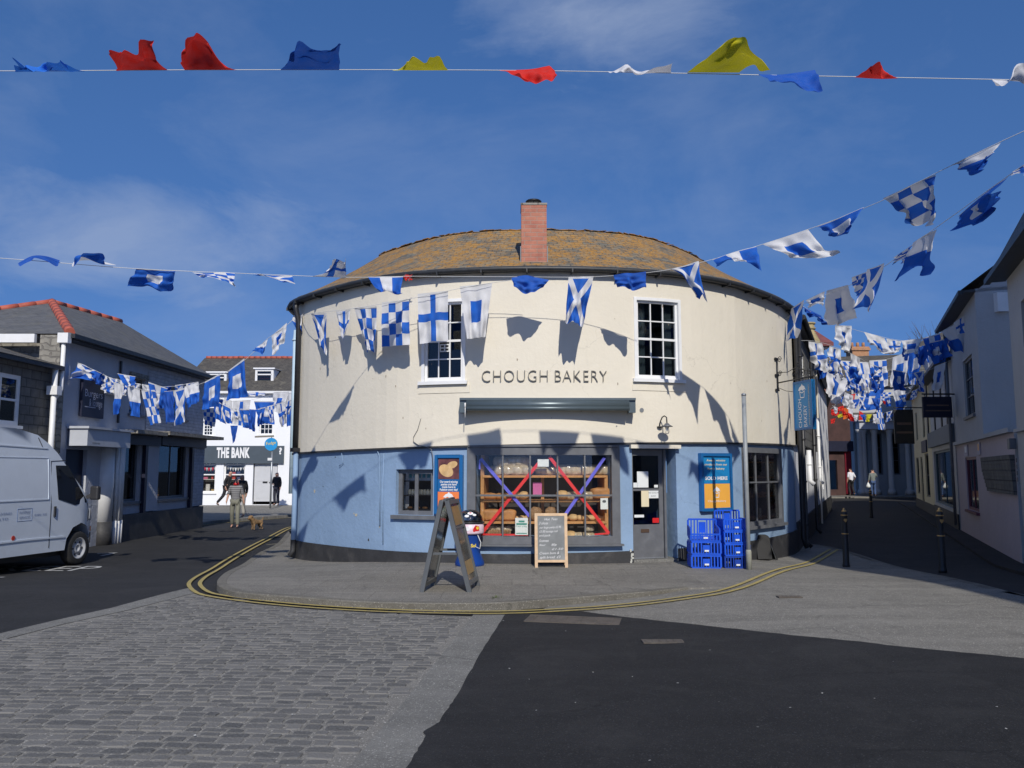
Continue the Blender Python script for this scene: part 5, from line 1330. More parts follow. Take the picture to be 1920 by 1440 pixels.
# hip roof
ap = P(97, 575, 22.6); e2 = P(250, 611, 25.3); rz = 6.4
ap = Vector((P(97, 575, 22.6).x, 22.6, rz)); e2 = Vector((-12.7, 25.6, rz)); 
ev = EV - .02; o_ = .25; A = (Lx + o_, 18.6 - o_, ev); B = (Lx + .1 + o_, 26.9 + o_, ev); C = (Lx - 5.6, 27.15, ev); D = (Lx - 5.6, 18.35, ev)
mb = MB(); roofplane(mb, [A, B, e2, ap]); roofplane(mb, [B, C, e2]); roofplane(mb, [D, A, ap]); roofplane(mb, [C, D, ap, e2]); mb.face([A, B, C, D][::-1]); rf = mb.build('roof', SLATE, l1)
mb = MB()
def ridge(a, b, r=.1, seg=.45):
    a, b = Vector(a), Vector(b); n = max(1, int((b - a).length / seg)); d = (b - a) / n
    for i in range(n): mb.tube([a + d * (i + .02), a + d * (i + .98)], [r, r * .93], 8)
ridge(ap, e2); ridge(ap, Vector(A).lerp(ap, .03), .12); ridge(ap, Vector(D).lerp(ap, .03), .1); mb.build('ridge_tiles', REDTILE, rf)
mb = MB(); LW.box(mb, -.25, LL + .2, EV - .12, EV - .02, .26, .36); LW.box(mb, -.2, LL + .2, EV - .16, EV - .04, .0, .25); mb.build('gutter', GUTTER, l1)
mb = MB(); mb.box(Lx - 5.6, Lx - .5, 18.2, 18.3, EV - .25, EV - .05); mb.build('fascia', WHITEP, l1)
mb = MB(); cx_, cy_ = Lx + .12, 18.32
mb.box(cx_ - .1, cx_ + .14, cy_ - .1, cy_ + .06, EV - .25, EV - .02); mb.tube([(cx_, cy_, EV - .2), (cx_, cy_, 3.45), (cx_ - .02, cy_ - .22, 3.2)], .05, 8); mb.build('drainpipe', WHITEP, l1)
# windows and shopfronts
def win(W, r, cols, rows, root, mf=WHITEP, mg=GLASSD, d=-.12, fw=.06, bw=.025, sill=.06, **k): return W.window(root, r[0], r[1], r[2], r[3], cols, rows, mf, mg, d=d, fw=fw, bw=bw, sill=sill, **k)
win(LW, w1, 1, 2, l1, GREYW); win(LW, w2, 1, 2, l1, GREYW)
for r in (w1, w2):
    mb = MB(); LW.box(mb, r[0] - .08, r[1] + .08, r[3], r[3] + .14, .017, .08); mb.build('window_lintel', STONE, l1)
win(LW, sh1, 1, 1, l1, GREYW, GLASSD, fw=.07); win(LW, sh2_, 2, 1, l1, GREYW, GLASSD, fw=.08)
mb = MB(); LW.box(mb, dd[0], dd[1], 0, 2.1, -.16, -.1); mb.build('door', NAVY, l1)
mb = MB(); LW.box(mb, LS(126), LS(158), .4, 1.3, -.099, -.09); mb.build('door_panel', GREYW, l1)
# navy hanging board with white lettering
mb = MB(); LW.box(mb, wsg[0], wsg[1], wsg[2], wsg[3], .02, .09); sb_ = mb.build('shop_sign', NAVY, l1)
mb = MB(); cs = (wsg[0] + wsg[1]) / 2; wds = wsg[1] - wsg[0]
text(mb, 'Burgers', .26, lambda x, y, d: LW(cs + x, .093, 3.48 + y), width=wds * .8); text(mb, '& lounge', .26, lambda x, y, d: LW(cs + .1 + x, .093, 3.26 + y), width=wds * .6)
LW.box(mb, cs - wds * .38, cs + wds * .1, 3.14, 3.16, .091, .093); mb.build('sign_lettering', M('faded_lettering', (.4, .42, .5), .7, .2, 20), sb_)
mb = MB(); s_ = LS(196); LW.box(mb, s_ - .18, s_ + .28, 3.55, 3.95, .02, .3); 
mb.build('security_light', M('pale_plastic', (.6, .6, .57), .5, .1), l1)
mb = MB(); s_ = LS(213); LW.box(mb, s_, s_ + .06, 2.85, 4.5, .02, .06); mb.build('timber_bracket', IRON, l1)
# canopy over the door
mb = MB(); a_, b_ = LS(121), LS(206)
for (z0_, z1_, d0_, d1_) in ((2.18, 2.58, .06, .5),): LW.box(mb, a_, b_, z0_, z1_, d0_, d1_)
LW.box(mb, a_ - .05, b_ + .05, 2.585, 2.64, .02, .55); cn = mb.build('canopy', M('canopy_grey_white', (.5, .52, .56), .5, .06, dirt=(.2, .2, .2), dirt_amt=.2), l1)
mb = MB(); text(mb, 'at the rear', .08, lambda x, y, d: LW(a_ + .4 + x, .503, 2.25 + y)); mb.build('canopy_lettering', CHARCOAL, cn)
for x in (208, 214, 219):
    mb = MB(); s_ = LS(x); mb.tube([LW(s_, .16, .3), LW(s_, .16, 2.57)], .05 if x != 214 else .07, 8); mb.tube([LW(s_, .16, -.4), LW(s_, .16, .3)], .06, 8); mb.build('column', WHITEP, l1)
mb = MB(); s_ = LS(196); mb.tube([LW(s_, .02, .3), LW(s_, .02, 2.17)], .22, 14); mb.tube([LW(s_, .02, -.4), LW(s_, .02, .3)], .23, 14, 1); mb.build('rounded_pier', [WHITEP, BLACKW], l1)
for a, b in ((LS(266), LS(291)), (LS(355), LL)):
    mb = MB(); LW.box(mb, a, b, .45, 2.55, .017, .1); mb.build('pilaster', GREYPW if a < LS(300) else BRICKW, l1)
mb = MB(); LW.box(mb, LS(216), LS(276), 2.58, 2.68, .0, .55); LW.box(mb, LS(277), LL + .35, 2.62, 2.72, .0, .6); mb.build('cornice', STONE, l1)
mb = MB(); LW.box(mb, LS(216), LS(290), 2.3, 2.575, .02, .16); LW.box(mb, LS(292), LL, 2.34, 2.61, .02, .16); mb.build('fascia', NAVY, l1)
mb = MB(); LW.box(mb, LS(206), LL, -.4, .42, .002, .13); LW.box(mb, 0, dd[0], -.4, .35, .002, .1); mb.build('plinth', BLACKW, l1)
for a in (LS(264.5), LS(353)):
    mb = MB(); LW.box(mb, a, a + .14, .42, 2.32, .02, .12); mb.build('shopfront_post', NAVY, l1)
# goods seen dimly inside
GOODS = [M('goods_' + n, c, .7, .2) for n, c in (('pink', (.5, .12, .2)), ('pale', (.5, .48, .44)), ('teal', (.08, .25, .28)), ('navy', (.05, .06, .15)), ('ochre', (.4, .28, .1)), ('red', (.45, .05, .04)))]
def goods(W, r, d, n, parent, seed, wmax=.22, hmax=.3):
    rnd = random.Random(seed)
    for z in (r[2] + .05, r[2] + (r[3] - r[2]) * .5):
        mb = MB(); W.box(mb, r[0], r[1], z - .03, z - .001, d - .2, d + .12, 1); x = r[0] + .05
        while x < r[1] - .1:
            w_ = rnd.uniform(.06, wmax); hh = rnd.uniform(.08, hmax)
            if rnd.random() < .72: W.box(mb, x, min(x + w_, r[1] - .02), z, z + hh, d - rnd.uniform(.02, .12), d + .02, rnd.randrange(6))
            x += w_ + rnd.uniform(.02, .1)
        mb.build('display_goods', GOODS, parent)
goods(LW, sh1, -.35, 5, l1, 1); goods(LW, sh2_, -.35, 6, l1, 2)
# slate-hung house in front of it
l0 = thing('slate_hung_house', 'dark slate hung house at the left edge behind the van', 'house', (Lx - .1, 15, 0))
HW = Wall([(Lx - .15, 10.5), (Lx - .05, 18.25)]); HL = HW.L
ww = (HW.S(-36, 750), HW.S(38, 750), 2.55, 3.62)
mb = MB(); HW.panel(mb, 0, HL, -.4, 4.0, 0, [ww], .15); mb.face([(Lx - .05, 18.25, -.4), (Lx - 6, 18.25, -.4), (Lx - 6, 18.25, 4), (Lx - .05, 18.25, 4)]); mb.face([(Lx - .15, 10.5, -.4), (Lx - 6, 10.5, -.4), (Lx - 6, 10.5, 4), (Lx - .15, 10.5, 4)]); mb.build('wall', SLATEW, l0)
HW.window(l0, ww[0], ww[1], ww[2], ww[3], 2, 2, WHITEP, GLASSD, d=-.05, fw=.09, bw=.05, sill=.06)
mb = MB(); mb.face([(Lx - .6, 10.5, -.4), (Lx - .6, 18.2, -.4), (Lx - .6, 18.2, 4), (Lx - .6, 10.5, 4)]); mb.build('interior', DARKIN, l0)
mb = MB(); roofplane(mb, [(Lx + .15, 10.2, 3.98), (Lx + .2, 18.25, 3.98), (Lx - 3.2, 18.25, 5.0), (Lx - 3.2, 10.2, 5.0)]); roofplane(mb, [(Lx - 3.2, 10.2, 5.0), (Lx - 3.2, 18.25, 5.0), (Lx - 6.4, 18.25, 3.98), (Lx - 6.4, 10.2, 3.98)]); mb.build('roof', SLATE_D, l0)
mb = MB(); HW.box(mb, -.2, HL + .05, 3.88, 3.98, .1, .24); mb.build('gutter', GUTTER, l0)
mb = MB(); q_ = Vector((Lx + .12, 18.05, 0)); mb.tube([(q_.x, q_.y, 3.95), (q_.x, q_.y, 0)], .06, 8); mb.box(q_.x - .12, q_.x + .12, q_.y - .1, q_.y + .1, 3.3, 3.5); mb.build('drainpipe', WHITEP, l0)
# ------------------------------------------------------------------ the white shop at the end of the road
YB = 41.8
bk_ = thing('bank_shop', 'bright white shop with slate dormers and THE BANK sign', 'shop', (-13, YB, 0))
KW = Wall([(-17.2, YB), (-9.6, YB)])
def KS(px): return KW.S(px, 880)
def kr(a, b, c, d_): return KW.rect(a, b, c, d_)
f1 = kr(380, 399, 790, 817); f2 = kr(486, 512, 776, 815); g1_ = kr(372, 405, 856, 924); g2_ = kr(419, 460, 856, 924); dk = kr(474, 520, 856, 946); f0 = kr(436, 458, 776, 815)
mb = MB(); KW.panel(mb, 0, KW.L, -.3, 5.75, 0, [f1, f2, g1_, g2_, dk], .2); 
BWHITE = plaster('bright_white_render', (.84, .85, .87), .02, .05, .15); mb.build('wall', BWHITE, bk_)
for x in (-17.2, -9.6):
    mb = MB(); mb.face([(x, YB, -.3), (x, YB + 7, -.3), (x, YB + 7, 5.75), (x, YB, 5.75)]); mb.build('side_wall', BWHITE, bk_)
mb = MB(); mb.face([(-17, YB + .7, -.3), (-9.8, YB + .7, -.3), (-9.8, YB + .7, 5.7), (-17, YB + .7, 5.7)]); mb.build('interior', DARKIN, bk_)
mb = MB(); roofplane(mb, [(-17.6, YB - .25, 5.72), (-9.4, YB - .25, 5.72), (-9.4, YB + 3.6, 8.0), (-17.6, YB + 3.6, 8.0)]); roofplane(mb, [(-17.6, YB + 3.6, 8.0), (-9.4, YB + 3.6, 8.0), (-9.4, YB + 7.4, 5.7), (-17.6, YB + 7.4, 5.7)]); mb.build('roof', SLATE_D, bk_)
mb = MB(); rnd = random.Random(9)
for k in range(26):
    x = -17.5 + k * .31; mb.tube([(x, YB + 3.6, 8.02 + rnd.uniform(-.01, .02)), (x + .29, YB + 3.6, 8.02)], .09, 8)
mb.build('ridge_tiles', REDTILE, bk_)
mb = MB(); KW.box(mb, -.2, KW.L + .15, 5.6, 5.72, .1, .28); mb.build('gutter', WHITEP, bk_)
mb = MB(); a_ = kr(376, 533, 836, 869); KW.box(mb, KS(374), a_[1], a_[2], a_[3], .002, .12); fs = mb.build('fascia_board', M('slate_blue_board', (.065, .085, .105), .5, .08), bk_)
mb = MB(); tb = kr(408, 470, 838, 862); text(mb, 'THE BANK', .7, lambda x, y, d: KW((tb[0] + tb[1]) / 2 + x, .123 + d, (tb[2] + tb[3]) / 2 + y * 1.0), width=tb[1] - tb[0], bold=.035, depth=.02, space=1.1)
mb.build('sign_lettering', WHITE, fs); mb = MB(); text(mb, '?', .45, lambda x, y, d: KW(KS(526) + x, .123, (tb[2] + tb[3]) / 2 + .1 + y), bold=.02); mb.build('sign_lettering', WHITE, fs)
for r, nm in ((f1, 3), (f2, 3)): win(KW, r, 3, 4, bk_, WHITEP, GLASSD, fw=.07, bw=.03)
for i, r in enumerate((g1_, g2_)):
    o = win(KW, r, 1, 2, bk_, WHITEP, GLASS, fw=.09, bw=.06)
    mb = MB(); zt_ = r[3] - .42; cxx = (r[0] + r[1]) / 2; ww_ = r[1] - r[0]
    KW.box(mb, r[0] + .06, r[1] - .06, zt_ - .04, zt_ + .02, -.15, -.08)
    for sgn in (-1, 1): mb.tube([KW(cxx + sgn * .08, -.1, zt_), KW(cxx + sgn * .13, -.1, zt_ + .15), KW(cxx + sgn * .25, -.1, zt_ + .33)], .02, 6)
    mb.tube([KW(r[0] + ww_ * t, .03, r[3] - .12 + .2 * math.sin(t * math.pi)) for t in [k / 8 for k in range(9)]], .035, 6); mb.build('fanlight_bars', WHITEP, o)
    goods(KW, (r[0], r[1], r[2], r[2] + 1.4), -.25, 5, bk_, 5 + i, .25, .42)
    mb = MB()
    for k in range(7):
        x = r[0] + .1 + (ww_ - .2) * k / 7; zz_ = zt_ - .08 - .08 * math.sin(k * .5); mb.face([KW(x, -.17, zz_), KW(x + .13, -.17, zz_), KW(x + .065, -.17, zz_ - .2)], k % 2)
    mb.build('window_bunting', [GOODS[1], REDP if i == 0 else WHITE], bk_)
mb = MB(); KW.box(mb, dk[0] + .05, dk[1] - .05, 0, 2.12, -.15, -.09); DR = M('pale_grey_door', (.55, .56, .58), .5, .04); dr_ = mb.build('door', DR, bk_)
mb = MB()
for (u0, u1) in ((.15, .45), (.55, .85)):
    for (v0, v1) in ((.08, .4), (.5, .9)): KW.box(mb, dk[0] + (dk[1] - dk[0]) * u0, dk[0] + (dk[1] - dk[0]) * u1, 2.1 * v0, 2.1 * v1, -.089, -.08)
mb.build('door_panel', DR, dr_)
mb = MB(); cxx = (dk[0] + dk[1]) / 2; KW.box(mb, cxx - .14, cxx + .1, .95, 1.03, -.079, -.06); KW.box(mb, cxx + .2, cxx + .3, .96, 1.0, -.079, -.04); mb.build('letter_plate', IRON, dr_)
mb = MB(); KW.box(mb, dk[0] + .05, dk[1] - .05, 2.2, 2.5, -.12, -.09); mb.build('fanlight_glass', GLASSD, bk_)
mb = MB(); KW.box(mb, dk[0], dk[1], 2.12, 2.2, -.15, .02); mb.tube([KW(dk[0] + (dk[1] - dk[0]) * t, .03, dk[3] - .1 + .18 * math.sin(t * math.pi)) for t in [k / 8 for k in range(9)]], .035, 6); mb.build('door_frame', WHITEP, bk_)
# dormers
def dormer(px0, px1, py0, py1, parent, cur=None):
    a = P(px0, py1, YB + .9); b = P(px1, py0, YB + .9); x0, x1, z0, z1 = a.x, b.x, a.z, b.z; y0 = YB + .9
    W = Wall([(x0, y0), (x1, y0)]); mb = MB(); t = .1
    for x in (x0, x1): mb.face([(x, y0, z0), (x, y0, z1), (x, y0 + 3.2, z1), (x, y0 + 1, z0)])
    mb.face([(x0 - .1, y0 - .1, z1 + .02), (x1 + .1, y0 - .1, z1 + .02), (x1 + .1, y0 + 3, z1 + .12), (x0 - .1, y0 + 3, z1 + .12)]); mb.box(x0 - .08, x1 + .08, y0 - .1, y0 + .02, z1, z1 + .06)
    o = mb.build('dormer', BWHITE, parent, solid=.02)
    W.window(o, 0, W.L, z0, z1, 1, 1, WHITEP, GLASSD, d=0, fw=.12, name='dormer_window', curtain=[(.2, .8, cur)] if cur else None)
    mb = MB(); W.box(mb, .1, W.L - .1, z0 + (z1 - z0) * .62, z0 + (z1 - z0) * .7, -.03, .03); mb.build('transom', WHITEP, o)
RCUR = M('red_curtain', (.5, .02, .02), .8, .1)
dormer(478, 513, 692, 722, bk_, RCUR); dormer(389, 425, 699, 726, bk_)
# low white neighbour with pale blue pipe
nb_ = thing('white_house', 'narrow sunlit white house with pale pipe beside the bakery corner', 'house', (-8.7, 38.5, 0))
NW = Wall([(-9.58, 39.0), (-7.6, 38.6)])
mb = MB(); NW.panel(mb, 0, NW.L, -.3, 4.95, 0, []); mb.face([(-9.58, 39, -.3), (-9.58, 44, -.3), (-9.58, 44, 4.95), (-9.58, 39, 4.95)]); mb.build('wall', BWHITE, nb_)
mb = MB(); mb.face([(-9.75, 38.8, 4.94), (-7.5, 38.3, 4.94), (-7.5, 43, 6.9), (-9.75, 43, 6.9)]); mb.build('roof', SLATE_D, nb_)
p_ = P(553, 700, 30)
pp = thing('vent_pipe', 'tall pale blue vent pipe rising behind the bakery corner', 'pipe', (p_.x, 27, 0))
mb = MB(); xx_ = P(552, 700, 21).x; mb.tube([(xx_, 21, 1.0), (xx_, 21, P(552, 632, 21).z)], .06, 10); mb.lathe([(.06, 0), (.09, .02), (.09, .05), (.06, .07), (.05, .3)], (xx_, 21, P(552, 640, 21).z), 10); mb.build('pipe', M('pale_blue_paint', (.45, .58, .66), .5, .1), pp)
# blue round sign on a post
c_ = P(509, 833, 37.5); g_ = Vector((P(507, 945, 37.5).x, 37.5, -.15))
rs = thing('round_sign', 'round blue hanging sign on a thin post before the white shop', 'sign', tuple(g_))
mb = MB(); mb.tube([g_, (g_.x, 37.5, c_.z - .25)], .045, 8); mb.build('post', STEEL, rs)
mb = MB()
def disc(r, y, m): mb.face([(c_.x + r * math.cos(k * .2618), y, c_.z + r * math.sin(k * .2618)) for k in range(24)], m)
mb.tube([(c_.x, 37.42, c_.z), (c_.x, 37.5, c_.z)], .3, 24); disc(.3, 37.415, 1); o = mb.build('disc', [M('sign_green_rim', (.12, .4, .3), .5), M('sign_azure', (.02, .28, .62), .4)], rs)
mb = MB(); text(mb, 'Fudge', .2, lambda x, y, d: (c_.x + x, 37.41, c_.z + .05 + y + x * .15)); mb.build('disc_lettering', YEL, rs)
mb = MB(); l_ = P(478, 819, 37.5); mb.bar((l_.x, 37.5, l_.z), (c_.x + .1, 37.5, c_.z + .38), .06, .08); mb.tube([(c_.x, 37.5, c_.z + .3), (c_.x, 37.5, c_.z + .4)], .02, 6); mb.build('sign_arm', M('weathered_timber', (.22, .2, .17), .8, .2), rs)
mb = MB(); q_ = P(506, 861, 37.4); mb.box(q_.x - .1, q_.x + .1, 37.38, 37.42, q_.z - .06, q_.z + .06); mb.build('notice_plate', WHITEP, rs)
# distant trees showing over the roofs
BARK = M('bark', (.09, .07, .05), .9, .2, 8, .4)
def tree(base, h, r, seed, lab, col, n=2600, leaf=.16, flat=1.0):
    rnd = random.Random(seed); root = thing('tree', lab, 'tree', base); bx, by, bz = base
    mb = MB(); mb.tube([(bx, by, bz), (bx + .1, by, bz + h * .45), (bx, by, bz + h * .8)], [r * .09, r * .06, r * .02], 8)
    for k in range(7):
        a = rnd.uniform(0, 6.28); z = bz + h * rnd.uniform(.4, .7); mb.tube([(bx, by, z), (bx + math.cos(a) * r * .7, by + math.sin(a) * r * .7, z + h * .2)], [r * .04, r * .01], 6)
    mb.build('trunk', BARK, root)
    cl = [(Vector((rnd.gauss(0, .42) * r, rnd.gauss(0, .42) * r, h * .72 + rnd.gauss(0, .3) * r * flat)), rnd.uniform(.25, .5) * r) for _ in range(16)]
    mb = MB()
    for _ in range(n):
        c, rr = rnd.choice(cl); d = Vector((rnd.gauss(0, 1), rnd.gauss(0, 1), rnd.gauss(0, 1))).normalized() * rr * rnd.uniform(.6, 1.05) ** .5
        p = Vector(base) + c + d; a = Vector((rnd.gauss(0, 1), rnd.gauss(0, 1), rnd.gauss(0, 1))).normalized(); b = a.cross(Vector((rnd.gauss(0, 1), rnd.gauss(0, 1), 1))).normalized(); s = leaf * rnd.uniform(.6, 1.4)
        mb.face([p - a * s, p + b * s * .6, p + a * s, p - b * s * .6])
    mb.build('crown', M('foliage_' + str(seed), col, .7, .5, 1.5), root, weld=False); return root
t_ = P(8, 600, 60); tree((t_.x - 1.5, 60, 0), t_.z + 1.6, 3.0, 31, 'olive brown tree top showing behind the red ridged roof', (.07, .065, .03), 2200, .2)
# ------------------------------------------------------------------ the right-hand street
def RX(y): return 9.4 + .424 * (y - 14.9)
def rwall(yf, yn, off=0): return Wall([(RX(yf) + off, yf), (RX(yn) + off, yn)])
def body(W, root, z1, depth, m, z0=-.4, name='side_wall', far=True):
    """end walls going back from the street face"""
    for t in ((0, W.L) if far else (W.L,)):
        mb = MB(); mb.face([W(t, 0, z0), W(t, -depth, z0), W(t, -depth, z1), W(t, 0, z1)]); mb.build(name, m, root)
    mb = MB(); mb.face([W(.05, -.8, z0), W(W.L - .05, -.8, z0), W(W.L - .05, -.8, z1), W(.05, -.8, z1)]); mb.build('interior', DARKIN, root)
def groof(W, root, ze, rise, depth, m, ov=.3, e0=.15, e1=.15):
    mb = MB(); roofplane(mb, [W(-e0, ov, ze - .05), W(W.L + e1, ov, ze - .05), W(W.L + e1, -depth / 2, ze + rise), W(-e0, -depth / 2, ze + rise)])
    roofplane(mb, [W(-e0, -depth / 2, ze + rise), W(W.L + e1, -depth / 2, ze + rise), W(W.L + e1, -depth - ov, ze - .05), W(-e0, -depth - ov, ze - .05)])
    r = mb.build('roof', m, root)
    mb = MB(); W.box(mb, -e0, W.L + e1, ze - .16, ze - .06, ov - .04, ov + .06); W.box(mb, -e0, W.L + e1, ze - .12, ze - .06, 0, ov - .05); mb.build('gutter', GUTTER, root)
    for t in (0, W.L):
        mb = MB(); mb.face([W(t, 0, ze - .1), W(t, -depth, ze - .1), W(t, -depth / 2, ze + rise - .03)]); mb.build('gable', m if False else WSH, root)
    return r
WSH = plaster('shaded_white_render', (.47, .472, .47), .06, .3, .4)  # white render darkened in its own colour to stand in for street shade
WPK = plaster('pink_white_render', (.5, .43, .46), .05, .3, .4)
# nearest: tall white building
W1_ = rwall(14.9, 9.6); n1 = thing('white_building', 'tall white building at the right edge with a small grey wall box', 'building', (W1_(W1_.L / 2, 0, 0).x, 12.2, 0))
wn = (2.0, 3.3, 2.9, 4.5)
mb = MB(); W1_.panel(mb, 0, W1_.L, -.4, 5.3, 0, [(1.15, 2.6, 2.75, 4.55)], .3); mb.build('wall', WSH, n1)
body(W1_, n1, 5.3, 6, WSH); groof(W1_, n1, 5.32, 6.0, 6, SLATE, .3)  # roof rise exaggerated out of view to shade the next shop's end wall
W1_.window(n1, 1.15, 2.6, 2.75, 4.55, 2, 2, GREYW, GLASSD, d=-.25, fw=.07)
mb = MB(); W1_.box(mb, 0, W1_.L, 2.3, 2.36, .002, .06); mb.build('string_course', WSH, n1)
mb = MB(); W1_.box(mb, 0, W1_.L, -.4, .0, .002, .03); mb.build('plinth', BLACKW, n1)
s_, z_ = W1_.at(1904, 832); mb = MB(); W1_.box(mb, s_ - .12, s_ + .12, z_ - .1, z_ + .1, .002, .12); mb.build('wall_box', GREYW, n1, bevel=.01)
mb = MB()
for k in range(4): W1_.box(mb, s_ - .03, s_ + .05, z_ - .35 - k * .12, z_ - .27 - k * .12, .002, .01)
mb.build('house_number', CHARCOAL, n1)
# pink shop, set further along
W2_ = rwall(23.9, 18.7); n2b = thing('pink_shop', 'white two storey shop with pinkish ground floor and red window', 'shop', (W2_(W2_.L / 2, 0, 0).x, 21, 0))
W2g = rwall(23.9, 15.3, .02)
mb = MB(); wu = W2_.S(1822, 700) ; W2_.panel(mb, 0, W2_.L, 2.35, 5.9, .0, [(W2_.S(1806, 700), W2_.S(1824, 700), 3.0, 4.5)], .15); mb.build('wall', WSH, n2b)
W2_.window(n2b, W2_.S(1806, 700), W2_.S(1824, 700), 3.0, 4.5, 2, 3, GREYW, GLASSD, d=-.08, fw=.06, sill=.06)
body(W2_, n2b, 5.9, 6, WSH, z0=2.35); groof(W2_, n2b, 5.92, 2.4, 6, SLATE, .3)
a0 = W2g.S(1812, 900); a1 = W2g.S(1833, 900)
mb = MB(); W2g.panel(mb, 0, W2g.L, -.4, 2.36, .0, [(a0, a1, .55, 1.95)], .2); mb.build('ground_floor_wall', WPK, n2b)
mb = MB(); mb.face([W2g(W2g.L, 0, -.4), W2g(W2g.L, -6, -.4), W2g(W2g.L, -6, 2.36), W2g(W2g.L, 0, 2.36)]); mb.face([W2g(4.5, 0, 2.36), W2g(W2g.L, 0, 2.36), W2g(W2g.L, -5, 2.36), W2g(4.5, -5, 2.36)]); mb.face([W2g(0, -.8, -.4), W2g(W2g.L, -.8, -.4), W2g(W2g.L, -.8, 2.3), W2g(0, -.8, 2.3)]); mb.build('lean_to', WSH, n2b)
o = W2g.window(n2b, a0, a1, .55, 1.95, 2, 1, M('maroon_frame', (.14, .03, .05), .5), GLASS, d=-.06, fw=.07, sill=.08)
mb = MB(); W2g.box(mb, a0 + .1 + (a1 - a0) * .4, a1 - .1, .6, 1.9, -.35, -.3); mb.build('window_display', M('coral_print', (.75, .22, .12), .7, .5, 3), n2b)
mb = MB(); W2g.box(mb, 0, W2g.L, 2.33, 2.42, .0, .1); mb.build('string_course', WSH, n2b)
sl_ = W2g.S(1846, 860); mb = MB(); z0_, z1_ = 1.15, 1.9
for k in range(9):
    z = z1_ - k * .085; W2g.box(mb, sl_ + .02 + .09 * max(0, k - 3), W2g.L - .05, z - .083, z, .005, .09 - .004 * k)
mb.build('slate_apron', SLATEW, n2b)
for (px, m, w_) in ((1812, WHITE, .5), (1836, AMBER, .32)):
    s0_ = W2g.S(px, 810); mb = MB(); W2g.box(mb, s0_ - w_, s0_ + w_ * .4, 1.98, 2.28, .01, .03); W2g.box(mb, s0_ - w_ * .6, s0_ + w_ * .1, 2.08, 2.24, .031, .035, 1); mb.build('shop_sign', [M('lilac_board', (.5, .45, .52), .6), m], n2b)
mb = MB(); s_ = .06; mb.tube([W2_(s_, .12, 5.8), W2_(s_, .12, 0)], .045, 8); mb.build('drainpipe', GREYW, n2b)
mb = MB(); mb.box(*(lambda p: (p.x + .35, p.x + 1.9, p.y - .3, p.y - .02, 5.3, 5.75))(W2_(W2_.L, 0, 0))); mb.build('white_box_gutter', WHITEP, n2b)
# grey shop with black half-timbering
W3_ = rwall(31.0, 23.95); n3 = thing('half_timbered_shop', 'white shop with black upright timbers behind the black hanging sign', 'shop', (W3_(W3_.L / 2, 0, 0).x, 27, 0))
q0_, q1_ = W3_.S(1753, 900), W3_.S(1786, 900)
mb = MB(); W3_.panel(mb, 0, W3_.L, -.4, 5.0, 0, [(q0_, q1_, .4, 2.3)], .2); mb.build('wall', WSH, n3); body(W3_, n3, 5.0, 6, WSH); groof(W3_, n3, 5.02, 2.0, 6, SLATE_D, .35)
for px in (1738, 1751, 1764, 1775):
    mb = MB(); s_ = W3_.S(px, 740); W3_.box(mb, s_ - .14, s_ + .14, 2.75, 4.95, .002, .04); mb.build('timber_post', IRON, n3)
W3_.window(n3, q0_, q1_, .4, 2.3, 2, 1, M('teal_frame', (.05, .09, .11), .5), GLASSD, d=-.1, fw=.08)
mb = MB(); W3_.box(mb, .0, W3_.L, 2.45, 3.0, .005, .14); mb.build('fascia_board', M('grey_fascia', (.13, .15, .17), .6, .1), n3)
mb = MB(); W3_.box(mb, 0, W3_.L, -.4, .3, .002, .04); mb.build('plinth', BLACKW, n3)
def projsign(px0, px1, py0, py1, Y, name, lab, m, print_=None):
    a = P(px0, py1, Y); b = P(px1, py0, Y); root = thing(name, lab, 'hanging sign', (b.x, Y, a.z))
    mb = MB(); mb.box(a.x, b.x, Y - .04, Y + .04, a.z, b.z); mb.build('panel', m, root, bevel=.01)
    mb = MB(); mb.bar((a.x, Y, b.z + .08), (b.x + .45, Y, b.z + .08), .04, .04); 
    for x in (a.x + .08, b.x - .08): mb.bar((x, Y, b.z), (x, Y, b.z + .08), .015, .015)
    mb.build('bracket', IRON, root)
    mb = MB(); mb.box(a.x + .06, b.x - .06, Y - .043, Y - .0405, a.z + (b.z - a.z) * .3, a.z + (b.z - a.z) * .36)
    mb.box(a.x + .1, b.x - .1, Y - .043, Y - .0405, a.z + (b.z - a.z) * .55, a.z + (b.z - a.z) * .62); mb.build('sign_print', print_ or M('dim_sign_print', (.16, .10, .07), .7), root)
projsign(1731, 1783, 744, 783, 23.4, 'hanging_sign', 'black rectangular hanging sign before the black timbers', NAVY)
projsign(1678, 1711, 768, 832, 33, 'hanging_sign', 'tall black hanging sign before the white columns', IRON)
# cream shop
W4_ = rwall(40, 31.05); n4 = thing('cream_shop', 'narrow cream shop with dark windows beyond the black timbers', 'shop', (W4_(W4_.L / 2, 0, 0).x, 35, 0))
mb = MB(); ops = [(1.0, 2.6, .5, 2.2), (3.6, 4.8, -.1, 2.2), (6.2, 8.0, .5, 2.3)]; W4_.panel(mb, 0, W4_.L, -.4, 5.2, 0, ops + [(2, 3, 3, 4.3), (6, 7, 3, 4.3)], .2); CRS = plaster('cream_yellow_render', (.62, .55, .36), .05, .2, .3); mb.build('wall', CRS, n4); body(W4_, n4, 5.2, 6, CRS); groof(W4_, n4, 5.22, 1.9, 6, SLATE_D)
for r in ops + [(2, 3, 3, 4.3), (6, 7, 3, 4.3)]: W4_.window(n4, r[0], r[1], r[2], r[3], 1, 2, IRON, GLASSD, d=-.08, fw=.07)
mb = MB(); W4_.box(mb, 5.4, 7.8, 2.35, 2.85, .005, .06); mb.build('shop_sign', NAVY, n4)
mb = MB(); W4_.box(mb, 0, W4_.L, -.4, .25, .002, .04); mb.build('plinth', BLACKW, n4)
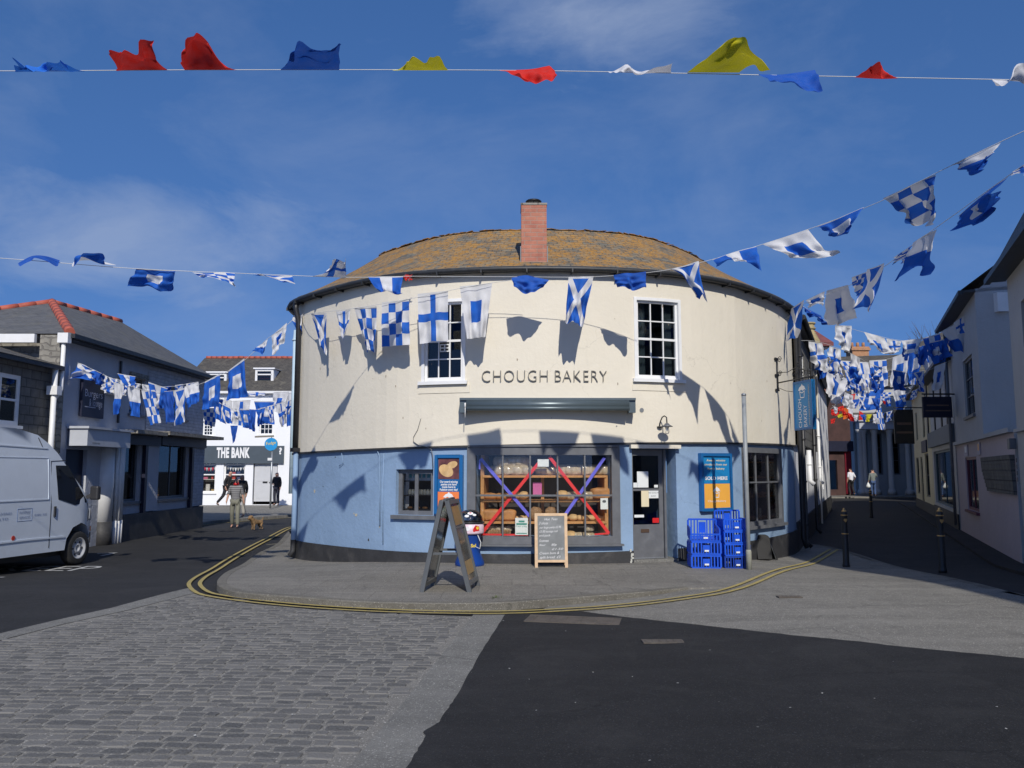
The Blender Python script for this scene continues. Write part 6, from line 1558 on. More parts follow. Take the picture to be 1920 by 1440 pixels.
# end of the street: white columned front
YE = 57.0
ea = P(1604, 900, YE).x; eb = P(1722, 900, YE).x
W5_ = Wall([(ea, YE), (eb + 3, YE - .5)]); n5 = thing('columned_building', 'white columned building closing the far end of the street', 'building', ((ea + eb) / 2, YE, 0))
cols = [1606, 1612, 1633, 1661, 1694, 1706]
def ES(px): return W5_.S(px, 880)
ops = [(ES(1617), ES(1629), 1.0, 4.2), (ES(1637), ES(1657), 1.3, 4.2), (ES(1665), ES(1690), 1.3, 4.2)]
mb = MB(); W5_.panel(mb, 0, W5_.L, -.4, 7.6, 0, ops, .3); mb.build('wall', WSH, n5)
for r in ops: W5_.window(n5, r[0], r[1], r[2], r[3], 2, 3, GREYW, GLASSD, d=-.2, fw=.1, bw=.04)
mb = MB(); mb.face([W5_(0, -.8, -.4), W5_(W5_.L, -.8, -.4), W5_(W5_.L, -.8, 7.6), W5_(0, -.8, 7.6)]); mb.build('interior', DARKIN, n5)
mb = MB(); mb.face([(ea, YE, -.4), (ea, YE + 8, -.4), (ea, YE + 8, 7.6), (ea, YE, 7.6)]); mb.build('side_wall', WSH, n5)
proto = None
for px in cols:
    mb = MB(); c_ = W5_(ES(px), .9, 0); mb.lathe([(.3, -.1), (.3, .18), (.24, .25), (.2, .32), (.19, 4.2), (.26, 4.3), (.28, 4.45)], c_, 14); mb.build('column', WSH, n5)
mb = MB(); W5_.box(mb, 0, W5_.L, 4.46, 5.0, .5, 1.25); W5_.box(mb, -.1, W5_.L, 5.0, 5.12, .4, 1.4); mb.build('entablature', GREYPW, n5)
mb = MB(); roofplane(mb, [W5_(-.2, 1.45, 5.14), W5_(W5_.L, 1.45, 5.14), W5_(W5_.L, .0, 5.7), W5_(-.2, .0, 5.7)]); roofplane(mb, [W5_(-.3, .3, 7.55), W5_(W5_.L, .3, 7.55), W5_(W5_.L, -5, 10.6), W5_(-.3, -5, 10.4)]); mb.build('roof', SLATE_D, n5)
n7 = thing('slate_shade_block', 'added dark slate hung block shading the far columns, glimpsed over the cream shop', 'building', (25, 50, 0))  # slate block added so its bulk shades the columned front
mb = MB(); q_ = [(.503 * 47.5, 47.5), (.503 * 54, 54), (37, 54), (37, 47.5)]
for (a, b) in zip(q_, q_[1:] + q_[:1]): mb.face([(*a, -.4), (*b, -.4), (*b, 9.0), (*a, 9.0)])
mb.build('wall', SLATEW, n7); mb = MB(); c_ = [Vector((*p, 9.0)) for p in q_]; r0, r1 = Vector((28, 50.8, 10.6)), Vector((34, 50.8, 10.6))
roofplane(mb, [c_[0], c_[1], r0]); roofplane(mb, [c_[1], c_[2], r1, r0]); roofplane(mb, [c_[2], c_[3], r1]); roofplane(mb, [c_[3], c_[0], r0, r1]); mb.build('roof', SLATE_D, n7)
# dark red shop beside it
W6_ = Wall([(P(1546, 900, YE - 2).x, YE - 2), (P(1603, 900, YE - 2).x, YE - 1.6)]); n6 = thing('dark_red_shop', 'dark red and brown shop left of the white columns', 'shop', (W6_(1, 0, 0).x, YE - 2, 0))
mb = MB(); W6_.panel(mb, 0, W6_.L, -.4, 7.0, 0, [(.4, 1.0, .3, 2.3)], .2); mb.build('wall', M('brown_red_paint', (.06, .028, .025), .7, .3, 2), n6)
mb = MB(); W6_.box(mb, W6_.L - .55, W6_.L - .1, 0, 2.9, .01, .1); mb.build('red_door', M('crimson_paint', (.2, .01, .025), .5), n6); mb = MB(); W6_.box(mb, 0, W6_.L, 2.9, 3.6, .01, .3); mb.build('fascia_board', NAVY, n6)
mb = MB(); roofplane(mb, [W6_(-.2, .4, 6.9), W6_(W6_.L, .4, 6.9), W6_(W6_.L, -4, 9.6), W6_(-.2, -4, 9.6)]); mb.build('roof', SLATE_D, n6)
mb = MB(); W6_.box(mb, .4, 1.0, .3, 2.3, -.2, -.15); mb.build('window', GLASSD, n6)
# slate roofs and chimneys above the street end
def block(name, lab, cat, px0, px1, pyb, pyt, Y, m, depth=.9):
    a = P(px0, pyb, Y); b = P(px1, pyt, Y); root = thing(name, lab, cat, ((a.x + b.x) / 2, Y, a.z - 3)); mb = MB(); mb.box(a.x, b.x, Y, Y + depth, a.z - 3, b.z); mb.build('stack', m, root); return root, a, b
BRICKO = brickmat('orange_brick', (.42, .19, .09), (.5, .25, .12), (.3, .25, .2), .23, .08, .01, .5); BRICKY = brickmat('buff_brick', (.36, .28, .13), (.42, .33, .16), (.25, .22, .15), .23, .08, .01, .5)
c1, a, b = block('chimney_stack', 'orange brick chimney stack rising over the slate roof at the street end', 'chimney', 1599, 1629, 676, 657, 62, BRICKO, 1.2)
mb = MB(); mb.box(a.x - .1, b.x + .1, 61.9, 63.3, b.z, b.z + .18); mb.box(a.x - .04, b.x + .04, 61.95, 63.25, b.z + .18, b.z + .3); mb.build('cap', BRICKO, c1)
for k in range(3): mb = MB(); x = a.x + .2 + k * (b.x - a.x - .4) / 2; mb.lathe([(.14, 0), (.12, .35), (.1, .4), (0, .4)], (x, 62.5, b.z + .3), 8); mb.build('chimney_pot', BRICKO, c1)
c2 = thing('chimney_stack', 'tall round buff chimney rising beside the bakery flank', 'chimney', (P(1520, 640, 33).x, 33, 4))
cc_ = P(1519, 640, 33); zt2 = P(1519, 600, 33).z; mb = MB(); mb.lathe([(.42, 4), (.42, cc_.z + .1), (.3, cc_.z + .35), (.22, cc_.z + .5), (.22, zt2)], (cc_.x + .2, 33.6, 0), 14); mb.build('stack', BRICKY, c2)
mb = MB()
for k in range(3): mb.lathe([(.2, -.05), (.27, -.04), (.27, .03), (.2, .04)], (cc_.x + .2, 33.6, zt2 - .04 - k * .22), 12)
mb.build('collar_rings', BRICKY, c2)
c3, a, b = block('turret', 'small red brick turret with a dark red tiled cap behind the bakery flank', 'turret', 1532, 1545, 676, 655, 46, BRICK, .6)
mb = MB(); mb.box(a.x - .15, b.x + .15, 45.8, 46.9, b.z, b.z + .12); mb.build('white_cornice', WHITEP, c3)
cxm = (a.x + b.x) / 2 - .2; mb = MB(); z = b.z + .12; T4 = [(cxm - 1.0, 45.4, z + .2), (cxm + .75, 45.4, z + .2), (cxm + .75, 47.2, z + .2), (cxm - 1.0, 47.2, z + .2)]; apx = (cxm - .4, 46.3, z + 1.35)
for i in range(4): mb.face([T4[i], T4[(i + 1) % 4], apx])
mb.box(cxm - 1.0, cxm + .75, 45.4, 47.2, z, z + .19); mb.build('tiled_cap', M('dark_red_tile', (.17, .05, .05), .7, .2), c3)
# building closing the gap behind the bakery's flank
gw = Wall([(14.75, 37.6), (21.0, 54.5)]); g5 = thing('terrace', 'pale terrace continuing the left side of the far street', 'terrace', (18, 45, 0))
mb = MB(); gw.panel(mb, 0, gw.L, -.4, 5.2, 0, [], .1); mb.build('wall', WSH, g5)
mb = MB(); roofplane(mb, [gw(0, .3, 5.1), gw(gw.L, .3, 5.1), gw(gw.L, -3, 7.0), gw(0, -3, 7.0)]); mb.build('roof', SLATE_D, g5)
# trees beyond
t_ = P(1644, 650, 70); tree((t_.x, 70, 0), t_.z + .3, 1.55, 41, 'small dark evergreen crown behind the orange brick chimney', (.02, .035, .015), 1800, .16, 1.1)
t_ = P(1775, 605, 60); 
def twigs(base, h, r, seed, lab):
    rnd = random.Random(seed); root = thing('tree', lab, 'tree', base); mb = MB(); b = Vector(base)
    mb.tube([b, b + Vector((0, 0, h * .7))], [.2, .1], 6)
    for k in range(70):
        a = rnd.uniform(0, 6.28); p = b + Vector((0, 0, h * rnd.uniform(.5, .75))); q = p + Vector((math.cos(a) * r * rnd.uniform(.4, 1), math.sin(a) * r * .6, h * rnd.uniform(.08, .22))); mb.tube([p, p.lerp(q, .5) + Vector((0, 0, .1)), q], [.04, .025, .008], 4)
        for j in range(3): mb.tube([q.lerp(p, .3), q + Vector((rnd.uniform(-.6, .6), rnd.uniform(-.6, .6), rnd.uniform(0, .5)))], [.014, .005], 3)
    mb.build('trunk', BARK, root)
twigs((t_.x - 1.0, 60, 0), t_.z + .6, 2.2, 12, 'bare twiggy tree top behind the right-hand eaves')
t_ = P(1590, 672, 75); twigs((t_.x, 75, 0), t_.z + .4, 3.0, 13, 'bare tree top left of the orange brick chimney')
# houses on the near side of the square, out of view on the right: they shade the side street
ob = thing('corner_building', 'tall rendered building on the right side of the square', 'building', (11, 2, 0))
HC = 11.0
mb = MB(); W7_ = Wall([(7.55, 5.2), (8.3, -9)]); W7_.panel(mb, 0, W7_.L, -.4, HC, 0, [(2, 3.2, 3.4, 5), (5, 6.2, 3.4, 5), (8, 9.2, 3.4, 5)], .2)
mb.face([(7.55, 5.2, -.4), (15, 5.9, -.4), (15, 5.9, HC), (7.55, 5.2, HC)]); mb.face([(8.3, -9, -.4), (15, -9, -.4), (15, -9, HC), (8.3, -9, HC)]); mb.build('wall', WSH, ob)
for s_ in (2, 5, 8): W7_.window(ob, s_, s_ + 1.2, 3.4, 5, 2, 4, WHITEP, GLASSD)
mb = MB(); roofplane(mb, [(7.4, 5.4, HC), (8.1, -9.2, HC), (11.5, -9.2, HC + 2), (11.2, 5.6, HC + 2)]); roofplane(mb, [(11.2, 5.6, HC + 2), (11.5, -9.2, HC + 2), (15.2, -9.2, HC), (15.2, 6.1, HC)]); mb.face([(7.55, 5.2, HC), (15, 5.9, HC), (11.2, 5.55, HC + 2)]); mb.build('roof', SLATE, ob)
# unseen block added behind the right-hand terrace to shade the far street end
ht = thing('occluder', 'unseen added block that shades the far end of the street', 'occluder', (34, 33, 0))
mb = MB(); mb.box(30.4, 46, 22, 41, -.5, 22); mb.build('wall', WSH, ht)
mb = MB(); mb.face([(30.1, 21.7, 22), (46.3, 21.7, 22), (38, 30, 25)]); mb.face([(46.3, 21.7, 22), (46.3, 41.3, 22), (38, 34, 25), (38, 30, 25)]); mb.face([(46.3, 41.3, 22), (30.1, 41.3, 22), (38, 34, 25)]); mb.face([(30.1, 41.3, 22), (30.1, 21.7, 22), (38, 30, 25), (38, 34, 25)]); mb.build('roof', SLATE, ht)
# ------------------------------------------------------------------ people, dog, van
SKIN = M('skin', (.5, .28, .2), .5, .05)
def skinobj(name, verts, edges, mat, parent=None, root=0, sub=1):
    """verts: (x,y,z,r)"""
    me = bpy.data.meshes.new(name); me.from_pydata([v[:3] for v in verts], edges, []); 
    o = bpy.data.objects.new(name, me); COL.objects.link(o)
    md = o.modifiers.new('skin', 'SKIN'); md.use_smooth_shade = True
    if not me.skin_vertices: 
        bpy.context.view_layer.objects.active = o
    sv = me.skin_vertices[0].data if me.skin_vertices else None
    if sv is None:
        bm = bmesh.new(); bm.from_mesh(me); bm.verts.layers.skin.verify(); bm.to_mesh(me); bm.free(); sv = me.skin_vertices[0].data
    for i, v in enumerate(verts):
        r = v[3]; r = r if isinstance(r, tuple) else (r, r)
        sv[i].radius = r; sv[i].use_root = (i == root)
    s = o.modifiers.new('sub', 'SUBSURF'); s.levels = sub; s.render_levels = sub
    me.materials.append(mat)
    if parent: o.parent = parent
    return o
def person(lab, loc, heading, h, pose, top, legs, hair, shoes, hairlen=0, skirt=False, longsleeve=True, hat=None, open_coat=None):
    k = h / 1.75
    P0 = dict(pel=(0, 0, .93), sp=(0, .0, 1.12), ch=(0, .0, 1.33), nk=(0, .0, 1.47), hd=(0, .02, 1.56), ht=(0, .02, 1.68),
              ls=(-.17, 0, 1.40), le=(-.22, -.02, 1.14), lh=(-.23, .05, .91), rs=(.17, 0, 1.40), re=(.22, -.02, 1.14), rh=(.23, .05, .91),
              lhip=(-.09, 0, .90), lk=(-.10, .03, .50), la=(-.10, -.02, .08), lt=(-.11, .14, .03), rhip=(.09, 0, .90), rk=(.10, .03, .50), ra=(.10, -.02, .08), rt=(.11, .14, .03))
    P0.update(pose)
    R = dict(pel=(.14, .11), sp=(.125, .095), ch=(.15, .105), nk=.052, hd=(.075, .085), ht=(.07, .082), ls=.06, le=.043, lh=.03, rs=.06, re=.043, rh=.03, lhip=.09, lk=.06, la=.038, lt=.03, rhip=.09, rk=.06, ra=.038, rt=.03)
    names = list(P0); idx = {n: i for i, n in enumerate(names)}
    V = [(P0[n][0], P0[n][1], P0[n][2], R[n]) for n in names]
    E_ = [('pel', 'sp'), ('sp', 'ch'), ('ch', 'nk'), ('nk', 'hd'), ('hd', 'ht'), ('ch', 'ls'), ('ls', 'le'), ('le', 'lh'), ('ch', 'rs'), ('rs', 're'), ('re', 'rh'), ('pel', 'lhip'), ('lhip', 'lk'), ('lk', 'la'), ('la', 'lt'), ('pel', 'rhip'), ('rhip', 'rk'), ('rk', 'ra'), ('ra', 'rt')]
    E_ = [(idx[a], idx[b]) for a, b in E_]
    # nose and ears on the head, hands with four fingers and a thumb
    def addv(p, r, to): V.append((*p, r)); E_.append((to, len(V) - 1)); return len(V) - 1
    hd = Vector(P0['hd']); 
    addv((hd.x, hd.y + .105, hd.z + .01), .014, idx['hd'])
    for sgn in (-1, 1): addv((hd.x + sgn * .088, hd.y, hd.z + .02), .014, idx['hd'])
    for hn, en, sg in (('lh', 'le', -1), ('rh', 're', 1)):
        a = Vector(P0[en]); b = Vector(P0[hn]); d = (b - a).normalized(); sd_ = d.cross(Vector((1, 0, 0)))
        sd_ = sd_.normalized() if sd_.length > .1 else Vector((0, 0, 1))
        pm = addv(tuple(b + d * .06), (.035, .018), idx[hn])
        for j, l in enumerate((.07, .08, .075, .06)):
            base = b + d * .085 + sd_ * (.027 - .018 * j); m1 = addv(tuple(base), .009, pm); m2 = addv(tuple(base + d * l * .55 + Vector((-sg * .01, .006, 0))), .009, m1); addv(tuple(base + d * l + Vector((-sg * .03, .01, 0))), .007, m2)
        t1 = addv(tuple(b + d * .025 + sd_ * .035), .011, idx[hn]); addv(tuple(b + d * .065 + sd_ * .055), .009, t1)
    V = [(x * k, y * k, z * k, (tuple(q * k for q in r) if isinstance(r, tuple) else r * k)) for x, y, z, r in V]
    o = skinobj('person', V, E_, SKIN, root=idx['pel'], sub=1)
    def sub(nm, keys, edges, rr, mat, sub_=1):
        vv = [(P0[q][0] * k, P0[q][1] * k, P0[q][2] * k, tuple(x * k for x in (rr[q] if isinstance(rr[q], tuple) else (rr[q], rr[q])))) for q in keys]
        return skinobj(nm, vv, [(keys.index(a), keys.index(b)) for a, b in edges], mat, o, sub=sub_)
    arms_l = 'lh' if longsleeve else 'le'; arms_r = 'rh' if longsleeve else 're'
    P0['lc'] = tuple(Vector(P0['le']).lerp(Vector(P0['lh']), .93 if longsleeve else .05)); P0['rc'] = tuple(Vector(P0['re']).lerp(Vector(P0['rh']), .93 if longsleeve else .05))
    P0['hem'] = (P0['pel'][0], P0['pel'][1], P0['pel'][2] - .08)
    P0['cl'] = (P0['nk'][0], P0['nk'][1], P0['nk'][2] - .01)
    sub('jacket', ['hem', 'pel', 'sp', 'ch', 'cl', 'ls', 'le', 'lc', 'rs', 're', 'rc'], [('hem', 'pel'), ('pel', 'sp'), ('sp', 'ch'), ('ch', 'cl'), ('ch', 'ls'), ('ls', 'le'), ('le', 'lc'), ('ch', 'rs'), ('rs', 're'), ('re', 'rc')],
        dict(hem=(.175, .14), pel=(.17, .135), sp=(.155, .12), ch=(.175, .125), cl=.07, ls=.078, le=.062, lc=.05, rs=.078, re=.062, rc=.05), top)
    sub('trousers', ['pel', 'lhip', 'lk', 'la', 'rhip', 'rk', 'ra'], [('pel', 'lhip'), ('lhip', 'lk'), ('lk', 'la'), ('pel', 'rhip'), ('rhip', 'rk'), ('rk', 'ra')],
        dict(pel=(.145, .115), lhip=.105, lk=.08, la=.068, rhip=.105, rk=.08, ra=.068), legs)
    for a, t in (('la', 'lt'), ('ra', 'rt')):
        P0['s0'] = (P0[a][0], P0[a][1] - .03, P0[a][2] - .02); P0['s1'] = P0[t]
        sub('shoe', ['s0', 's1'], [('s0', 's1')], dict(s0=(.05, .05), s1=(.045, .035)), shoes)
    P0['h0'] = (P0['ht'][0], P0['ht'][1] - .02, P0['ht'][2] + .015); P0['h1'] = (P0['hd'][0], P0['hd'][1] - .045, P0['hd'][2] + .02); P0['h2'] = (P0['nk'][0], P0['nk'][1] - .05, P0['nk'][2] - hairlen)
    if hairlen: sub('hair', ['h0', 'h1', 'h2'], [('h0', 'h1'), ('h1', 'h2')], dict(h0=(.078, .085), h1=(.088, .065), h2=(.085, .03)), hair)
    else: sub('hair', ['h0', 'h1'], [('h0', 'h1')], dict(h0=(.075, .083), h1=(.082, .06)), hair)
    # eyes and mouth
    mb = MB()
    for sgn in (-1, 1): c = (hd + Vector((sgn * .032, .092, .035))) * k; mb.lathe([(0, -.009 * k), (.011 * k, 0), (0, .009 * k)], c, 8)
    e = mb.build('eyes', IRON); e.parent = o
    o.location = loc; o.rotation_euler = (0, 0, heading); setp(o, lab, 'person'); return o
def stripes(name, a, b, n):
    m, nt, bs = newmat(name); g = objco(nt); s = nt.nodes.new('ShaderNodeSeparateXYZ'); nt.links.new(g, s.inputs[0])
    f = mth(nt, 'GREATER_THAN', mth(nt, 'FRACT', mth(nt, 'MULTIPLY', s.outputs[2], n)), .5); nt.links.new(mixc(nt, f, a, b), bs.inputs['Base Color']); bs.inputs['Roughness'].default_value = .9; return m
KHAKI = M('khaki_cotton', (.2, .2, .16), .9, .12, 8, .2, 20); BLACKC = M('black_cloth', (.018, .018, .022), .85, .2, 8, .2, 20); DENIM = M('blue_denim', (.05, .09, .2), .9, .15, 8)
DHAIR = M('dark_hair', (.03, .018, .012), .6, .2, 30); AUBURN = M('auburn_hair', (.13, .04, .02), .6, .2, 30); SHOE = M('dark_shoe', (.03, .03, .03), .5)
# man walking the dog, turned away from the camera with a striped top and red neckerchief
gm = G(440, 990, zroad); HM = (P(440, 892, gm.y).z - gm.z)
walk = dict(lk=(-.10, .12, .52), la=(-.11, .10, .09), lt=(-.12, .26, .05), rk=(.11, .0, .50), ra=(.12, -.18, .10), rt=(.13, -.04, .03), lh=(-.27, .0, .92), rh=(.27, .12, .95), re=(.25, .0, 1.14))
man = person('man in grey striped top and khaki trousers walking a small dog', tuple(gm), rad(-172), HM * .98, walk, stripes('striped_knit', (.09, .09, .1), (.28, .28, .29), 16), KHAKI, M('grey_hair', (.3, .26, .22), .7, .2, 30), SHOE, longsleeve=False)
mb = MB(); k_ = HM / 1.75; mb.lathe([(.07 * k_, 1.42 * k_), (.1 * k_, 1.46 * k_), (.085 * k_, 1.52 * k_), (.06 * k_, 1.53 * k_)], (0, .01, 0), 14); o = mb.build('red_scarf', REDP); o.parent = man
# others near the white shop
def atp(px, py, Y, zf=-.1): p = P(px, py, Y); return (p.x, Y, zf)
person('person in black clothes striding past the shop window', (P(424, 940, 39.6).x, 39.6, -.12), rad(-95), 1.75, dict(lk=(-.1, .25, .53), la=(-.1, .32, .1), lt=(-.1, .46, .06), rk=(.1, -.1, .5), ra=(.1, -.42, .14), rt=(.1, -.3, .04), sp=(0, .05, 1.12), ch=(0, .1, 1.32), nk=(0, .14, 1.46), hd=(0, .17, 1.56), ht=(0, .18, 1.67), ls=(-.17, .1, 1.39), rs=(.17, .1, 1.39)), BLACKC, BLACKC, DHAIR, SHOE)
person('woman in dark coat and blue skirt standing by the grey door', (P(518, 940, 39.9).x, 39.9, -.12), rad(165), 1.68, dict(rh=(.1, .2, 1.1), re=(.22, .05, 1.15), lt=(-.15, .12, .03)), BLACKC, M('navy_tights', (.02, .022, .04), .8), AUBURN, SHOE, hairlen=.12)
sk = COL.objects[-1] if False else None
person('person in dark coat half hidden behind the striped man', (P(452, 960, 31).x, 31, -.17), rad(170), 1.66, dict(rh=(.25, .12, .95)), BLACKC, M('pale_trousers', (.4, .38, .34), .9), M('fair_hair', (.4, .33, .22), .7, .2, 30), SHOE, hairlen=.02)
person('person in black at the corner of the bakery wall', (P(556, 950, 37.2).x + .05, 37.2, -.12), rad(-120), 1.6, {}, BLACKC, BLACKC, DHAIR, SHOE)
# walkers in the shaded street
g_ = P(1597, 930, 52); person('person in white t-shirt and dark trousers walking away', (g_.x, 52, 0), rad(15), 1.78, dict(re=(.27, -.06, 1.15), rh=(.3, .1, .95), lk=(-.1, .1, .52), ra=(.12, -.15, .1)), M('white_cotton', (.72, .72, .76), .9, .05), BLACKC, DHAIR, SHOE, longsleeve=False)
g_ = P(1638, 930, 50); wp = person('person in grey jacket and jeans carrying a white bag', (g_.x, 50, 0), rad(-10), 1.72, dict(re=(.27, .08, 1.2), rh=(.12, .13, 1.5), lh=(-.26, .0, .95)), M('grey_green_jacket', (.16, .18, .17), .9), DENIM, DHAIR, SHOE)
mb = MB(); mb.lathe([(.01, .32), (.05, .26), (.13, .1), (.12, .0), (0, -.02)], (g_.x - .3, 50, .55), 12); o = mb.build('carrier_bag', PAPER); setp(o, 'white carrier bag held by the person in jeans', 'bag')
# dog: small terrier trotting towards the camera
FUR = M('tan_fur', (.25, .155, .075), .9, .4, 14, .9, 50, dirt=(.1, .06, .03), dirt_amt=.6, dscale=7)
gd = G(481, 994, zroad)
dv = [(0, -.16, .25, .075), (0, 0, .25, .07), (0, .15, .27, .085), (0, .22, .35, .055), (0, .28, .40, .06), (0, .36, .385, .035), (0, .40, .375, .025),
      (-.055, .16, .2, .035), (-.06, .18, .11, .022), (-.06, .17, .02, .02), (.055, .14, .2, .035), (.06, .12, .11, .022), (.06, .15, .02, .02),
      (-.06, -.17, .21, .045), (-.065, -.12, .13, .028), (-.065, -.2, .07, .018), (-.065, -.17, .018, .02), (.06, -.19, .21, .045), (.065, -.16, .13, .028), (.065, -.24, .07, .018), (.065, -.21, .018, .02),
      (0, -.25, .31, .02), (0, -.29, .4, .013), (-.05, .27, .46, .02), (-.075, .3, .42, .012), (.05, .27, .46, .02), (.075, .3, .42, .012)]
de = [(0, 1), (1, 2), (2, 3), (3, 4), (4, 5), (5, 6), (2, 7), (7, 8), (8, 9), (2, 10), (10, 11), (11, 12), (0, 13), (13, 14), (14, 15), (15, 16), (0, 17), (17, 18), (18, 19), (19, 20), (0, 21), (21, 22), (4, 23), (23, 24), (4, 25), (25, 26)]
dog = skinobj('dog', dv, de, FUR, root=1, sub=2); dog.location = gd; dog.rotation_euler = (0, 0, rad(155)); setp(dog, 'small tan terrier on a lead trotting over the road', 'dog')
mb = MB(); mb.lathe([(0, -.012), (.014, 0), (0, .012)], (0, .425, .385), 8)
for s in (-1, 1): mb.lathe([(0, -.008), (.009, 0), (0, .008)], (s * .025, .335, .425), 6)
o = mb.build('nose_and_eyes', IRON); o.parent = dog
mh = Vector((gm.x + .27 * .98, gm.y - .12, gm.z + .92 * k_)); hd_ = gd + Vector((-.08, -.2, .36))
mb = MB(); mb.tube([mh, mh.lerp(hd_, .4) + Vector((0, 0, -.18)), mh.lerp(hd_, .8) + Vector((0, 0, -.08)), hd_], .008, 5); o = mb.build('dog_lead', IRON); setp(o, 'thin dark lead from the man to the dog', 'lead')
# ------------------------------------------------------------------ the van
HEAD = rad(8); hx, hy = math.sin(HEAD), math.cos(HEAD)
wp_ = Vector((-8.72, 15.95, 0)); gz_ = zroad(-9, 16)
van = thing('delivery_van', 'white high roofed delivery van at the left edge', 'van', (wp_.x - .9, wp_.y - 1, gz_))
def VT(u, v, z): return Vector((wp_.x + hx * u - hy * v * 1.0, wp_.y + hy * u + hx * v, gz_ + z))   # u forward of the front axle, v towards the far side
VP = M('van_paint', (.60, .66, .74), .22, .03, 3, 0, spec=.6, dirt=(.3, .32, .34), dirt_amt=.25, dscale=2)
TRIM = M('van_trim', (.03, .03, .033), .5); VG = glassmat('van_glass', (.25, .28, .3), .5); TYRE = M('tyre', (.02, .02, .02), .8, .2, 10, .3); RIM = M('wheel_rim', (.42, .43, .45), .4, .1, 8)
WDT = 1.9; AX = (.37, -2.93); WR = .335
prof = [(-4.4, .42), (-2.93 - .42, .42), (-2.93 - .4, .6), (-2.93 - .2, .78), (-2.93 + .2, .78), (-2.93 + .4, .6), (-2.93 + .42, .36), (-.09, .34), (-.05, .55), (.12, .76), (.37, .84), (.6, .76), (.75, .56), (.79, .42), (.85, .42), (.87, .55), (.87, .8), (.82, 1.0), (.73, 1.2), (.5, 1.38), (.34, 1.53), (.02, 1.84), (-.34, 2.22), (-.58, 2.4), (-.86, 2.55), (-1.4, 2.65), (-4.35, 2.68), (-4.4, 2.5)]
def vside(z): return 0.0 if z < 1.15 else .12 * ((z - 1.15) / 1.45) ** 1.6
def nosein(u): return 0 if u < .3 else .16 * ((u - .3) / .55) ** 2
sh_ = M('van_shell', (.60, .66, .74), .22)
mb = MB()
wnd = [(-.34, 1.33), (-.41, 1.98), (-.07, 1.98), (.30, 1.5), (.55, 1.24), (.15, 1.2)]
# side skins built as a fan of cells so the waist creases and tumblehome read
import mathutils.geometry as mg_
def sidepoly(v_, flip):
    bm = bmesh.new(); vs_ = [bm.verts.new((u, z, 0)) for u, z in prof]; bm.faces.new(vs_)
    for z in (.62, 1.1, 1.3, 1.5, 1.7, 1.9, 2.1, 2.25, 2.35): bmesh.ops.bisect_plane(bm, geom=bm.verts[:] + bm.edges[:] + bm.faces[:], plane_co=(0, z, 0), plane_no=(0, 1, 0))
    for u in (-4, -3, -2, -1, 0, .3, .4, .5, .6, .7, .8): bmesh.ops.bisect_plane(bm, geom=bm.verts[:] + bm.edges[:] + bm.faces[:], plane_co=(u, 0, 0), plane_no=(1, 0, 0))
    for f in bm.faces:
        pts = []
        for vv in f.verts:
            u, z = vv.co.x, vv.co.y; ins = vside(z) + nosein(u); pts.append(VT(u, ins if not flip else WDT - ins, z))
        mb.face(pts, 0, smooth=True)
    bm.free()
sidepoly(0, False); sidepoly(0, True)
for i in range(len(prof)):
    a, b = prof[i], prof[(i + 1) % len(prof)]; n = 6
    ia, ib = vside(a[1]) + nosein(a[0]), vside(b[1]) + nosein(b[0])
    arch = 1 <= i <= 5 or 7 <= i <= 12
    for k in range(n):
        t0, t1 = k / n, (k + 1) / n
        def cr(t, p): return (.03 * math.sin(t * math.pi) if p[1] > 2.2 else 0), (.05 * math.sin(t * math.pi) if p[0] > .3 and p[1] > .4 else 0)
        def F(p, ins, t): dz, du = cr(t, p); return VT(p[0] + du, ins + (WDT - 2 * ins) * t, p[1] + dz)
        mb.face([F(a, ia, t0), F(b, ib, t0), F(b, ib, t1), F(a, ia, t1)], 0, smooth=not arch)
body_ = mb.build('body', VP, van); es = body_.modifiers.new('es', 'EDGE_SPLIT'); es.split_angle = rad(28)
def vprism(poly, off, th, name, mat, par=van, bevel=0):
    mb = MB(); mb.prism([(u, z) for u, z in poly], lambda u, z, d: VT(u, vside(z) + nosein(u) - off - d, z), th); return mb.build(name, mat, par, bevel=bevel)
vprism(wnd, .004, .006, 'side_window', M('van_dark_glass', (.012, .014, .018), .05, .1, spec=1.0), bevel=.0)
# door outline, panel creases, handle
def vline(pts, w, off, name, mat):
    mb = MB()
    for (a, b) in zip(pts, pts[1:]):
        mb.bar(VT(a[0], vside(a[1]) + nosein(a[0]) - off, a[1]), VT(b[0], vside(b[1]) + nosein(b[0]) - off, b[1]), w, w)
    return mb.build(name, mat, van)
vline([(-.53, .42), (-.53, 1.2), (-.53, 2.06), (-.1, 2.08)], .012, 0, 'door_seam', TRIM); vline([(.58, 1.22), (.62, 1.1), (.62, .85)], .01, 0, 'door_seam', TRIM)
vline([(-4.3, 1.34), (-.6, 1.34), (-.6, 2.1)], .022, .0, 'panel_crease', VP); vline([(-4.3, 2.36), (-3, 2.36), (-.62, 2.3)], .02, .003, 'roof_seam', VP); vline([(-4.3, .62), (-1.0, .62), (-.12, .6)], .03, 0, 'rub_strip', VP); vline([(-4.3, 2.12), (-.6, 2.12)], .012, .002, 'roof_seam', VP)
vline([(-.75, 2.33), (-.85, 2.5)], .01, .003, 'roof_seam', TRIM)
mb = MB(); mb.bar(VT(-.43, -.012, 1.0), VT(-.43, -.012, 1.2), .03, .05); mb.build('door_handle', TRIM, van, bevel=.006)
mb = MB(); c = VT(.5, -.17, 1.42); mb.box(-.09, .09, -.05, .07, -.13, .15, 0, Matrix.Translation(c) @ Matrix.Rotation(-HEAD, 4, 'Z')); mr = mb.build('door_mirror', TRIM, van, bevel=.03); mb = MB(); mb.bar(VT(.45, -.02, 1.34), c, .05, .07); mb.build('mirror_arm', TRIM, mr)
